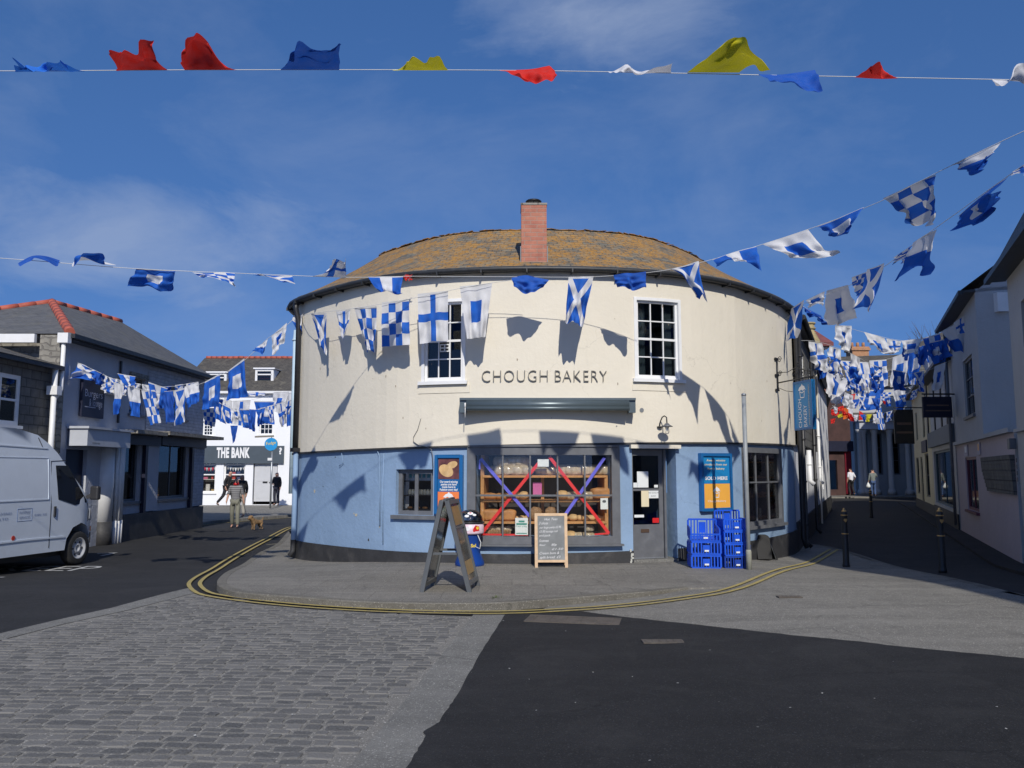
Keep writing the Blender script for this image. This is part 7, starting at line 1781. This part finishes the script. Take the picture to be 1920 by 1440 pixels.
vprism([(.66, .9), (.84, .86), (.8, 1.02), (.68, 1.12)], .012, .015, 'headlight', M('lamp_lens', (.35, .37, .4), .1, .1, spec=1.0), bevel=.004)
vprism([(.8, .62), (.9, .62), (.9, .40), (.8, .40)], .012, .014, 'bumper', TRIM, bevel=.01)
vprism([(.81, .64), (.87, .64), (.87, .74), (.81, .74)], .014, .014, 'side_repeater', M('orange_lens', (.8, .2, .02), .3), bevel=.003)
vprism([(-1.45 + .045 * math.cos(t), .68 + .045 * math.sin(t)) for t in [i * .7854 for i in range(8)]], .004, .006, 'marker_lamp', M('red_lens', (.5, .05, .03), .3))
# windscreen as a dark glazed panel on the slope
mb = MB(); a, b = (.36, 1.54), (-.25, 2.1)
def WS(p, t, o=.012): ins = vside(p[1]) + .06; q = VT(p[0], ins + (WDT - 2 * ins) * t, p[1]); nn = VT(.6, 0, .5) - VT(0, 0, 0); nn.normalize(); return q + nn * o
for k in range(6): mb.face([WS(a, k / 6), WS(a, (k + 1) / 6), WS(b, (k + 1) / 6), WS(b, k / 6)], 0, smooth=True)
mb.build('windscreen', M('van_dark_glass_front', (.012, .014, .018), .05, .1, spec=1.0), van)
for ua in AX:
    for v_, s_ in ((.02, -1), (WDT - .02, 1)):
        c = VT(ua, v_ + (.1 if s_ < 0 else -.1), WR); ax_ = (VT(0, 1, 0) - VT(0, 0, 0)).normalized() * s_; 
        rot = ax_.to_track_quat('Z', 'Y').to_matrix().to_4x4()
        def addl(pr, m, nm, par):
            mb = MB(); mb.lathe(pr, (0, 0, 0), 28, cap=False); mb.v = [Matrix.Translation(c) @ rot @ q for q in mb.v]; return mb.build(nm, m, par)
        w_ = addl([(.2, -.1), (.3, -.1), (WR - .01, -.085), (WR, -.06), (WR, .06), (WR - .012, .085), (.29, .1), (.21, .098)], TYRE, 'wheel', van)
        addl([(.0, .055), (.05, .055), (.055, .07), (.09, .07), (.1, .045), (.17, .05), (.19, .085), (.212, .098), (.215, .08), (.2, .03), (.2, -.09), (0, -.09)], RIM, 'rim', w_)
        mb = MB()
        for q in range(6):
            an_ = q * 1.047; mb.lathe([(.022, .058), (.022, .064), (0, .064)], (.135 * math.cos(an_), .135 * math.sin(an_), 0), 8)
        mb.v = [Matrix.Translation(c) @ rot @ q for q in mb.v]; mb.build('rim_holes', TRIM, w_)
mb = MB(); mb.hexa([VT(-4.3, .25, .22), VT(.8, .25, .22), VT(.8, WDT - .25, .22), VT(-4.3, WDT - .25, .22), VT(-4.3, .25, .4), VT(.8, .25, .4), VT(.8, WDT - .25, .4), VT(-4.3, WDT - .25, .4)]); mb.build('underbody', TRIM, van)
# small livery on the flank
VLB = M('livery_blue', (.18, .25, .42), .5)
mb = MB()
def vt(t_, sz, u, z, wd): text(mb, t_, sz, lambda x, y, d: VT(u + x, -.006, z + y), width=wd)
vt('TRANSPORT', .06, -1.2, 1.12, .3); vt('SERVICES', .06, -1.2, 1.03, .26); vt('01841 532', .06, -.8, 1.06, .32); vt('DELIVERIES', .06, -1.72, 1.12, .4); vt('LTD', .06, -1.7, 1.03, .2)
mb.build('livery_lettering', VLB, van)
vline([(-1.38, .97), (-1.38, 1.19), (-1.02, 1.19), (-1.02, .97), (-1.38, .97)], .006, .001, 'livery_frame', VLB)
# ------------------------------------------------------------------ bunting
PAT = dict(S='saltire', X='cross', C='check', P='peter', Q='sierra', A='halves', J='stripes', B='blue', R='red', Y='yellow', W='white', O='orange', L='sky')
PLAB = dict(S='blue flag with a white diagonal cross', X='white flag with a blue cross', C='blue and white chequered flag', P='blue flag with a white square', Q='white flag with a blue square', A='flag halved white over blue', J='blue flag with a white middle stripe', B='plain dark blue flag', R='plain red flag', Y='plain yellow flag', W='plain white flag', O='plain orange flag', L='plain light blue flag')
def flag(root, pts, kind, Y, seed, bot=0.0, amp=.05, rot=0):
    """pts: rows of pixel control points, top row first (on the rope); Y: depth, or a depth for each column; bot: depth offset of the free edge"""
    rnd = random.Random(seed); rows = len(pts); ph = [rnd.uniform(0, 6.28) for _ in range(6)]; cols = len(pts[0])
    if not isinstance(Y, (list, tuple)): Y = (Y, Y)
    W = []
    for j, r in enumerate(pts):
        t = j / (rows - 1); rr = []
        for i, p in enumerate(r):
            yy = Y[0] + (Y[-1] - Y[0]) * i / (len(r) - 1) + bot * t; rr.append(P(p[0], p[1], yy))
        W.append(rr)
    def cr(a, t):
        n = len(a) - 1
        if n == 1: return a[0].lerp(a[1], t)
        x = t * n; i = min(int(x), n - 1); f = x - i; p0, p1, p2, p3 = a[max(i - 1, 0)], a[i], a[i + 1], a[min(i + 2, n)]
        return .5 * ((2 * p1) + (p2 - p0) * f + (2 * p0 - 5 * p1 + 4 * p2 - p3) * f * f + (3 * p1 - p0 - 3 * p2 + p3) * f ** 3)
    wdt = (W[0][0] - W[0][-1]).length
    A = amp * max(.3, wdt) / .5
    def fn(u, v):
        q = [cr(r, u) for r in W]; p = cr(q, v)
        k = min(1, v * 1.6) * A
        w1 = math.sin(u * 9 + ph[0] + v * 2.2) + .6 * math.sin(u * 17 + ph[1] - v * 3) + .35 * math.sin(v * 13 + u * 5 + ph[4]) + .2 * math.sin(u * 27 + v * 11 + ph[3]) + .25 * math.sin(u * 5 - v * 19 + ph[1])
        w2 = math.sin(u * 7 + ph[2]) * .25 + .2 * math.sin(v * 8 + ph[3])
        return p + Vector((w2 * k * .35, w1 * k, (math.sin(u * 6 + ph[5]) * .25 * v * k)))
    mb = MB(); n = 20
    def uvf(u, v):
        return (u, 1 - v) if not rot else (v, u)
    mb.grid(fn, n, n, 0, uvf)
    return mb.build('flag', FM[PAT[kind]], root, label=PLAB[kind])
def bunting(lab, rope, flags, amp=.05, bot=0.0, name='bunting', r=.0045):
    """rope: [(px,py,Y)...]; flags: (kind, control points, Y, [bot], [amp])"""
    pts = catmull([tuple(P(*q)) for q in rope], .3); mid = pts[len(pts) // 2]
    root = thing(name, lab, 'bunting', tuple(mid), 'strings of flags')
    mb = MB(); mb.tube(pts, r, 5); mb.build('rope', ROPE, root)
    xs = [q[0] for q in rope]
    def depth(px):
        for a, b in zip(rope, rope[1:]):
            if a[0] <= px <= b[0] or b[0] <= px <= a[0]: return a[2] + (b[2] - a[2]) * (px - a[0]) / (b[0] - a[0] + 1e-9)
        return rope[0][2] if abs(px - xs[0]) < abs(px - xs[-1]) else rope[-1][2]
    for i, f in enumerate(flags):
        kind, ctl = f[0], f[1]; y0, y1 = depth(ctl[0][0][0]), depth(ctl[0][-1][0])
        flag(root, ctl, kind, (y0, y1), hash(lab) % 1000 * 0 + i * 17 + len(lab), f[2] if len(f) > 2 else bot, f[3] if len(f) > 3 else amp)
    return root
def q4(x0, y0, x1, y1, x2, y2, x3, y3): return [[(x0, y0), (x1, y1)], [(x3, y3), (x2, y2)]]   # TL TR BR BL
T = 8.74
bunting('rope of plain red, blue and yellow flags blown up against the open sky', [(-300, 130, 9.0), (0, 133, T), (400, 131, T), (960, 132, T), (1500, 142, T), (1920, 150, T), (2200, 156, 8.9)], [
    ('L', [[(28, 135), (60, 134), (110, 134), (160, 134)], [(24, 120), (60, 130), (105, 124), (130, 126)], [(22, 109), (72, 143), (85, 115), (120, 122)]], -.35, .05),
    ('R', [[(218, 133), (250, 132), (280, 132), (314, 131)], [(214, 120), (240, 112), (272, 106), (298, 118)], [(205, 99), (238, 97), (262, 92), (289, 78)]], -.45, .06),
    ('R', [[(346, 131), (380, 131), (410, 131), (444, 131)], [(338, 112), (362, 90), (392, 92), (420, 122)], [(343, 86), (366, 69), (384, 73), (396, 92)]], -.5, .05),
    ('B', [[(526, 131), (560, 131), (600, 131), (636, 131)], [(536, 112), (562, 108), (600, 112), (638, 112)], [(550, 97), (575, 85), (604, 92), (642, 90)]], -.45, .05),
    ('Y', [[(735, 131), (770, 132), (805, 132), (840, 132)], [(752, 128), (776, 122), (806, 124), (832, 122)], [(765, 120), (784, 110), (806, 109), (824, 110)]], -.4, .04),
    ('R', [[(936, 132), (970, 131), (1000, 129), (1030, 123)], [(948, 136), (985, 144), (1012, 137), (1040, 130)], [(975, 142), (1000, 152), (1026, 153), (1044, 142)]], -.35, .04),
    ('W', [[(1140, 134), (1180, 134), (1220, 135), (1258, 136)], [(1150, 137), (1178, 122), (1205, 139), (1258, 124)], [(1168, 141), (1180, 125), (1210, 141), (1262, 118)]], -.3, .03),
    ('Y', [[(1288, 136), (1320, 136), (1352, 136), (1386, 136)], [(1315, 117), (1348, 108), (1376, 110), (1412, 118)], [(1350, 88), (1384, 62), (1404, 92), (1446, 128)]], -.55, .05),
    ('B', [[(1422, 139), (1460, 140), (1495, 136), (1528, 131)], [(1440, 145), (1470, 152), (1505, 155), (1533, 146)], [(1456, 151), (1490, 160), (1522, 169), (1540, 174)]], -.3, .025),
    ('R', [[(1603, 145), (1630, 147), (1655, 148), (1684, 147)], [(1612, 138), (1634, 136), (1650, 142), (1672, 145)], [(1622, 133), (1634, 124), (1647, 121), (1656, 144)]], -.3, .04),
    ('W', [[(1860, 149), (1880, 150), (1900, 152), (1935, 154)], [(1862, 152), (1885, 155), (1905, 146), (1935, 160)], [(1868, 153), (1885, 158), (1912, 118), (1940, 128)]], -.2, .03)], name='bunting')
bunting('long rope of blue and white flags crossing the bakery roofline and rising to the right', [(-260, 470, 10.0), (0, 484, 10.8), (243, 503, 11.4), (440, 512, 12.0), (650, 520, 13.0), (760, 518, 13.3), (960, 519, 13.2), (1113, 519, 13.1), (1240, 508, 12.8), (1345, 484, 12.3), (1430, 458, 12.0), (1530, 425, 11.5), (1650, 378, 10.6), (1760, 322, 9.7), (1880, 264, 8.9), (2100, 165, 8.0)], [
    ('B', [[(36, 492), (60, 480), (85, 480), (112, 488)], [(36, 499), (62, 486), (86, 488), (106, 500)]], -.3, .03),
    ('A', [[(138, 491), (160, 488), (190, 490), (218, 497)], [(132, 500), (150, 482), (182, 492), (200, 496)], [(140, 492), (165, 478), (192, 474), (196, 492)]], -.3, .04),
    ('P', [[(256, 503), (280, 505), (305, 506), (330, 507)], [(243, 538), (275, 537), (304, 547), (320, 540)]], .1, .05),
    ('C', [[(360, 510), (385, 512), (415, 510), (440, 512)], [(376, 518), (400, 524), (425, 528), (443, 537)]], -.2, .05),
    ('S', [[(467, 515), (495, 517), (520, 516), (548, 517)], [(490, 516), (505, 521), (530, 527), (553, 532)]], -.2, .04),
    ('X', [[(586, 518), (605, 519), (630, 520), (648, 521)], [(608, 512), (615, 508), (636, 505), (648, 505)], [(618, 496), (628, 489), (640, 488), (648, 483)]], -.35, .05),
    ('J', [[(690, 519), (712, 519), (735, 519), (756, 518)], [(700, 535), (718, 541), (736, 546), (750, 545)], [(712, 545), (722, 546), (740, 552), (755, 549)]], -.1, .05),
    ('B', [[(959, 521), (985, 516), (1005, 520), (1030, 525)], [(964, 540), (982, 547), (1000, 547), (1016, 541)]], -.1, .05),
    ('S', q4(1066, 519, 1113, 518, 1092, 611, 1059, 602), .1, .09),
    ('B', [[(1150, 516), (1172, 512), (1190, 512), (1211, 509)], [(1157, 539), (1178, 539), (1190, 544), (1210, 542)]], .0, .05),
    ('S', [[(1258, 504), (1280, 499), (1295, 494), (1310, 489)], [(1280, 518), (1290, 525), (1302, 528), (1314, 520)], [(1303, 555), (1312, 560), (1316, 552), (1327, 568)]], -.1, .05),
    ('J', [[(1336, 487), (1360, 478), (1385, 470), (1418, 462)], [(1348, 498), (1372, 486), (1395, 484), (1420, 478)], [(1344, 497), (1375, 488), (1402, 488), (1426, 512)]], -.3, .05),
    ('Q', [[(1430, 458), (1460, 448), (1490, 438), (1515, 430)], [(1455, 470), (1485, 470), (1510, 468), (1545, 464)], [(1475, 476), (1510, 482), (1545, 488), (1580, 470)]], -.3, .05),
    ('P', [[(1532, 425), (1560, 414), (1590, 401), (1620, 388)], [(1548, 434), (1570, 436), (1588, 420), (1606, 410)], [(1560, 438), (1580, 444), (1586, 437), (1600, 418)]], -.2, .06),
    ('C', [[(1655, 372), (1690, 356), (1722, 340), (1755, 327)], [(1680, 398), (1710, 386), (1738, 378), (1753, 372)], [(1706, 416), (1728, 424), (1745, 418), (1758, 412)]], .1, .07),
    ('A', [[(1768, 318), (1800, 302), (1840, 284), (1877, 267)], [(1790, 312), (1812, 306), (1842, 300), (1862, 288)], [(1815, 318), (1828, 322), (1836, 320), (1848, 296)]], -.2, .06)])
bw = [(-.0)]
def wd(px, py, off):   # depth a little in front of the bakery wall
    s_ = BW.S(px, py, .05 + off); return BW(s_, .05 + off, 0).y
bunting('short rope of flags slung across the cream wall over the left sash window', [(560, 596, 17.0), (583, 588, wd(583, 588, .35)), (665, 578, wd(665, 578, .4)), (770, 560, wd(770, 560, .45)), (870, 539, wd(870, 539, .5)), (925, 530, 13.4), (990, 521, 13.25)], [
    ('A', [[(552, 590), (560, 588), (568, 588)], [(548, 600), (556, 606), (566, 612)], [(560, 618), (560, 625), (568, 622)]], .0, .05),
    ('S', q4(583, 588, 613, 586, 613, 668, 602, 648), .05, .06), ('X', [[(630, 584), (645, 582), (657, 580)], [(634, 605), (645, 612), (654, 604)], [(640, 628), (643, 634), (648, 628)]], .0, .05),
    ('C', q4(664, 577, 706, 574, 704, 660, 686, 658), .1, .07), ('C', q4(716, 567, 767, 561, 768, 645, 717, 651), .0, .03), ('X', q4(783, 551, 840, 545, 840, 638, 787, 644), .02, .03), ('Q', q4(862, 537, 923, 531, 910, 630, 876, 637), .02, .04)])
bunting('rope of flags swinging from the bakery corner to the grey slate roofed shop', [(548, 600, 17.0), (535, 612, 17.0), (500, 636, 17.2), (463, 672, 17.4), (420, 700, 17.6), (370, 722, 17.8), (300, 735, 18.0), (235, 722, 18.2), (190, 700, 18.4), (145, 680, 18.8)], [
    ('Q', q4(509, 630, 538, 605, 533, 640, 512, 666), .0, .05), ('A', [[(476, 654), (490, 645), (502, 636)], [(480, 652), (492, 652), (498, 650)], [(474, 658), (488, 662), (492, 665)]], -.1, .05),
    ('P', q4(428, 695, 458, 672, 465, 742, 426, 752), .05, .07), ('P', q4(384, 716, 413, 700, 410, 762, 379, 768), .05, .06),
    ('A', q4(346, 725, 372, 716, 374, 752, 350, 767), -.1, .07), ('S', q4(325, 733, 350, 726, 348, 792, 327, 798), .05, .08), ('B', q4(302, 734, 324, 732, 330, 788, 310, 795), .05, .09), ('C', q4(265, 732, 290, 731, 302, 792, 281, 797), .05, .05),
    ('J', q4(278, 716, 314, 728, 304, 765, 288, 770), .1, .06), ('A', q4(239, 724, 262, 729, 263, 782, 243, 780), .05, .06), ('A', q4(213, 716, 233, 722, 226, 775, 212, 778), .05, .07),
    ('S', [[(146, 680), (158, 684), (168, 690), (178, 694)], [(138, 700), (152, 694), (166, 698), (182, 702)], [(124, 726), (140, 708), (168, 712), (180, 716)]], .0, .06), ('B', [[(176, 692), (188, 700), (197, 694)], [(172, 708), (184, 716), (190, 702)], [(170, 712), (180, 718), (186, 722)]], .0, .06), ('X', q4(190, 722, 208, 714, 212, 735, 196, 738), .0, .06), ('J', q4(220, 700, 254, 706, 250, 722, 238, 726), -.1, .05)])
bunting('tangled rope of flags hanging before the white shop front', [(556, 733, 27.5), (520, 738, 28), (470, 750, 28), (430, 752, 28), (385, 762, 28)], [
    ('A', q4(532, 737, 556, 735, 555, 790, 537, 802), .0, .06), ('Q', q4(513, 735, 542, 734, 528, 775, 508, 772), .0, .05), ('P', q4(476, 752, 514, 752, 516, 795, 486, 795), .05, .06), ('X', q4(437, 752, 470, 750, 465, 798, 433, 796), .0, .05),
    ('A', q4(420, 745, 436, 752, 432, 795, 424, 792), .0, .08), ('S', q4(404, 745, 422, 750, 424, 795, 412, 790), .0, .08), ('C', q4(380, 765, 408, 765, 402, 800, 384, 796), .0, .05), ('B', q4(432, 798, 446, 798, 441, 826, 436, 832), .0, .05), ('X', q4(466, 735, 498, 735, 495, 742, 468, 743), -.1, .03), ('B', q4(466, 795, 474, 792, 476, 804, 468, 802), .0, .03)])
bunting('rope of flags climbing to the right above the hanging sign bracket', [(1474, 598, 17.2), (1510, 568, 16.4), (1550, 552, 15.6), (1600, 532, 14.6), (1665, 495, 13.2), (1730, 445, 11.8), (1800, 395, 10.4), (1890, 330, 9.3), (2050, 220, 8.0)], [
    ('S', q4(1484, 578, 1508, 562, 1494, 632, 1474, 640), .0, .07), ('Q', q4(1511, 563, 1546, 546, 1546, 572, 1513, 574), -.1, .07), ('Q', q4(1550, 545, 1590, 534, 1603, 600, 1552, 611), .0, .06),
    ('C', q4(1597, 520, 1624, 510, 1614, 548, 1604, 555), .0, .08), ('S', [[(1626, 505), (1642, 500), (1658, 493)], [(1614, 540), (1630, 540), (1645, 545)], [(1594, 579), (1620, 577), (1632, 582)]], .0, .05),
    ('C', q4(1674, 484, 1712, 458, 1704, 486, 1682, 492), -.1, .08), ('A', [[(1712, 455), (1735, 440), (1757, 430)], [(1700, 480), (1722, 476), (1750, 468)], [(1686, 521), (1718, 505), (1743, 512)]], .0, .06),
    ('P', [[(1796, 406), (1830, 376), (1860, 352), (1890, 332)], [(1798, 416), (1828, 394), (1848, 372), (1870, 358)], [(1798, 425), (1822, 420), (1860, 408), (1862, 378)]], -.1, .07), ('X', [[(1898, 322), (1915, 312), (1935, 300)], [(1898, 328), (1915, 326), (1935, 322)]], -.1, .05)])
bunting('sagging rope of white and blue flags across the mouth of the narrow street', [(1500, 570, 20), (1545, 600, 20.5), (1602, 618, 21.5), (1640, 628, 22), (1700, 640, 22), (1760, 625, 21.5), (1812, 588, 20.5)], [
    ('B', [[(1503, 574), (1520, 582), (1540, 592)], [(1520, 592), (1535, 600), (1550, 608)]], .0, .06), ('Q', q4(1566, 610, 1597, 611, 1590, 662, 1572, 645), .0, .07), ('Q', [[(1620, 622), (1640, 628), (1658, 634)], [(1630, 640), (1648, 650), (1668, 655)], [(1634, 648), (1655, 660), (1672, 664)]], .0, .06),
    ('X', q4(1662, 635, 1690, 640, 1685, 660, 1668, 665), .0, .06), ('Q', q4(1690, 639, 1730, 634, 1722, 662, 1696, 664), .0, .06), ('J', q4(1730, 634, 1762, 625, 1768, 660, 1742, 672), .0, .09), ('P', q4(1742, 642, 1770, 636, 1782, 668, 1752, 682), .1, .09), ('A', q4(1765, 622, 1790, 608, 1812, 662, 1785, 655), .0, .09), ('X', q4(1788, 605, 1814, 586, 1814, 622, 1795, 628), .0, .06)])
bunting('second rope of chequered and crossed flags deeper in the narrow street', [(1530, 668, 27), (1570, 676, 27.5), (1620, 680, 28), (1670, 672, 28), (1710, 655, 27.5), (1760, 640, 26.5)], [
    ('A', q4(1533, 666, 1552, 672, 1548, 705, 1538, 712), .0, .07), ('Q', q4(1552, 680, 1590, 714, 1568, 765, 1550, 738), .0, .05), ('C', q4(1572, 676, 1596, 677, 1612, 712, 1600, 716), .0, .06), ('X', q4(1600, 678, 1628, 679, 1636, 732, 1612, 732), .0, .06), ('C', q4(1630, 676, 1662, 674, 1664, 724, 1638, 730), .0, .05), ('Q', q4(1674, 670, 1705, 658, 1702, 722, 1668, 726), .0, .05), ('P', q4(1704, 660, 1734, 648, 1724, 704, 1700, 718), .0, .07), ('B', q4(1742, 650, 1765, 645, 1790, 690, 1752, 688), .1, .09), ('Q', q4(1728, 655, 1745, 650, 1748, 690, 1735, 695), .0, .08)])
bunting('third rope of flags low before the far white columns', [(1560, 705, 36), (1610, 728, 37), (1660, 731, 37), (1720, 722, 36), (1745, 705, 35)], [
    ('P', q4(1624, 732, 1652, 731, 1648, 768, 1612, 770), .0, .05), ('A', q4(1672, 730, 1698, 728, 1696, 768, 1682, 776), .0, .07), ('A', q4(1702, 726, 1728, 715, 1736, 740, 1714, 738), .0, .07), ('C', q4(1642, 762, 1652, 762, 1660, 806, 1648, 806), .0, .05), ('C', q4(1650, 735, 1672, 735, 1664, 752, 1652, 752), .0, .05)])
bunting('farthest rope of small red, yellow and blue flags by the dark red shop', [(1556, 768, 45), (1590, 745, 46), (1640, 752, 46), (1690, 745, 45)], [
    ('R', q4(1558, 768, 1574, 764, 1572, 778, 1560, 780), 0, .04), ('Y', q4(1570, 778, 1585, 774, 1582, 780, 1572, 784), 0, .03), ('O', q4(1578, 766, 1590, 764, 1592, 784, 1582, 786), 0, .03), ('R', q4(1570, 764, 1582, 760, 1582, 772, 1572, 770), 0, .03), ('W', q4(1590, 755, 1600, 752, 1598, 788, 1590, 788), 0, .04), ('R', q4(1594, 740, 1604, 738, 1602, 750, 1593, 748), 0, .03), ('B', q4(1592, 750, 1612, 748, 1606, 766, 1596, 764), 0, .04), ('R', q4(1611, 770, 1618, 774, 1621, 787, 1610, 788), 0, .03), ('W', q4(1597, 758, 1612, 752, 1606, 766, 1600, 766), 0, .04), ('R', q4(1653, 750, 1661, 748, 1664, 760, 1657, 757), 0, .03), ('R', q4(1557, 786, 1567, 784, 1564, 794, 1558, 794), 0, .03), ('B', q4(1574, 745, 1588, 742, 1586, 758, 1576, 756), 0, .04), ('W', q4(1660, 748, 1670, 744, 1668, 756, 1662, 758), 0, .03)])
def many(lab, rope, kinds, n, w, h, seed, x0, x1):
    rnd = random.Random(seed); fl = []
    def ry(px):
        for a, b in zip(rope, rope[1:]):
            if min(a[0], b[0]) <= px <= max(a[0], b[0]): return a[1] + (b[1] - a[1]) * (px - a[0]) / (b[0] - a[0])
    for i in range(n):
        a = x0 + (x1 - x0) * (i + .1) / n; b = a + w * rnd.uniform(.75, 1.1) * (1 if x1 > x0 else -1)
        if x1 < x0: a, b = b, a
        b = min(b, max(x0, x1)); ya, yb = ry(a), ry(b); hh = h * rnd.uniform(.55, 1.15); sh = rnd.uniform(-.4, .4) * w; pinch = rnd.uniform(.0, .35) * w
        fl.append((rnd.choice(kinds), q4(a, ya, b, yb, b + sh - pinch, yb + hh, a + sh + pinch, ya + hh * rnd.uniform(.8, 1.1)), rnd.uniform(-.1, .15), .09))
    bunting(lab, rope, fl)
many('crowded rope of flags low over the mouth of the side street', [(1545, 690, 30), (1600, 716, 31), (1660, 708, 31), (1725, 680, 30), (1765, 650, 29)], 'PQXCSAJB', 7, 18, 34, 5, 1552, 1762)
many('rope of small flags between the black hanging signs and the bakery flank', [(1552, 722, 33), (1600, 742, 34), (1650, 748, 34), (1700, 738, 33), (1735, 722, 32)], 'PQXCSABW', 7, 15, 26, 6, 1556, 1732)
many('rope of blue flags bunched at the eaves of the pink shop', [(1690, 640, 25), (1725, 650, 24.5), (1765, 640, 24), (1800, 612, 23)], 'BPSBXJ', 7, 18, 40, 9, 1692, 1798)
many('rope of flags half hidden behind the others on the left street', [(395, 745, 24), (430, 765, 24), (480, 768, 24), (552, 748, 24)], 'PSXACBQ', 9, 16, 36, 12, 398, 550)
many('high rope of flags in front of the grey shop upper windows', [(152, 690, 20), (220, 712, 20), (300, 726, 20), (372, 716, 20)], 'CASXBPQ', 10, 18, 30, 15, 160, 368)
many('rope of big flags from the bakery corner pipe down into the side street', [(1478, 640, 18.5), (1530, 640, 19.5), (1590, 660, 21), (1650, 690, 22.5), (1720, 700, 23), (1790, 672, 22.5)], 'QSPCXAJ', 7, 24, 48, 23, 1512, 1788)
many('short rope of blue and white flags beside the pale corner boards', [(1548, 655, 25), (1575, 690, 26), (1610, 702, 27), (1650, 700, 28)], 'BSQCA', 6, 15, 44, 29, 1549, 1648)
many('distant rope of red, white and blue flags across the dark red shop', [(1560, 760, 42), (1600, 778, 43), (1650, 776, 43), (1700, 762, 42)], 'RWBYSRB', 11, 10, 18, 31, 1562, 1698)
# small clump of red flag caught at the gutter
mb = MB(); rnd = random.Random(6); c_ = P(763, 519, 13.9)
for _ in range(16):
    a = Vector((rnd.uniform(-.06, .06), rnd.uniform(-.03, .03), rnd.uniform(-.06, .05))); mb.face([c_ + a, c_ + a + Vector((rnd.uniform(.02, .07), .01, rnd.uniform(-.03, .04))), c_ + a + Vector((rnd.uniform(-.03, .03), 0, rnd.uniform(-.07, -.02)))], 0 if rnd.random() < .7 else 1)
o = mb.build('torn_flag', [FM['red'], FM['white']]); setp(o, 'torn red scrap of flag snagged under the bakery gutter', 'torn flag')
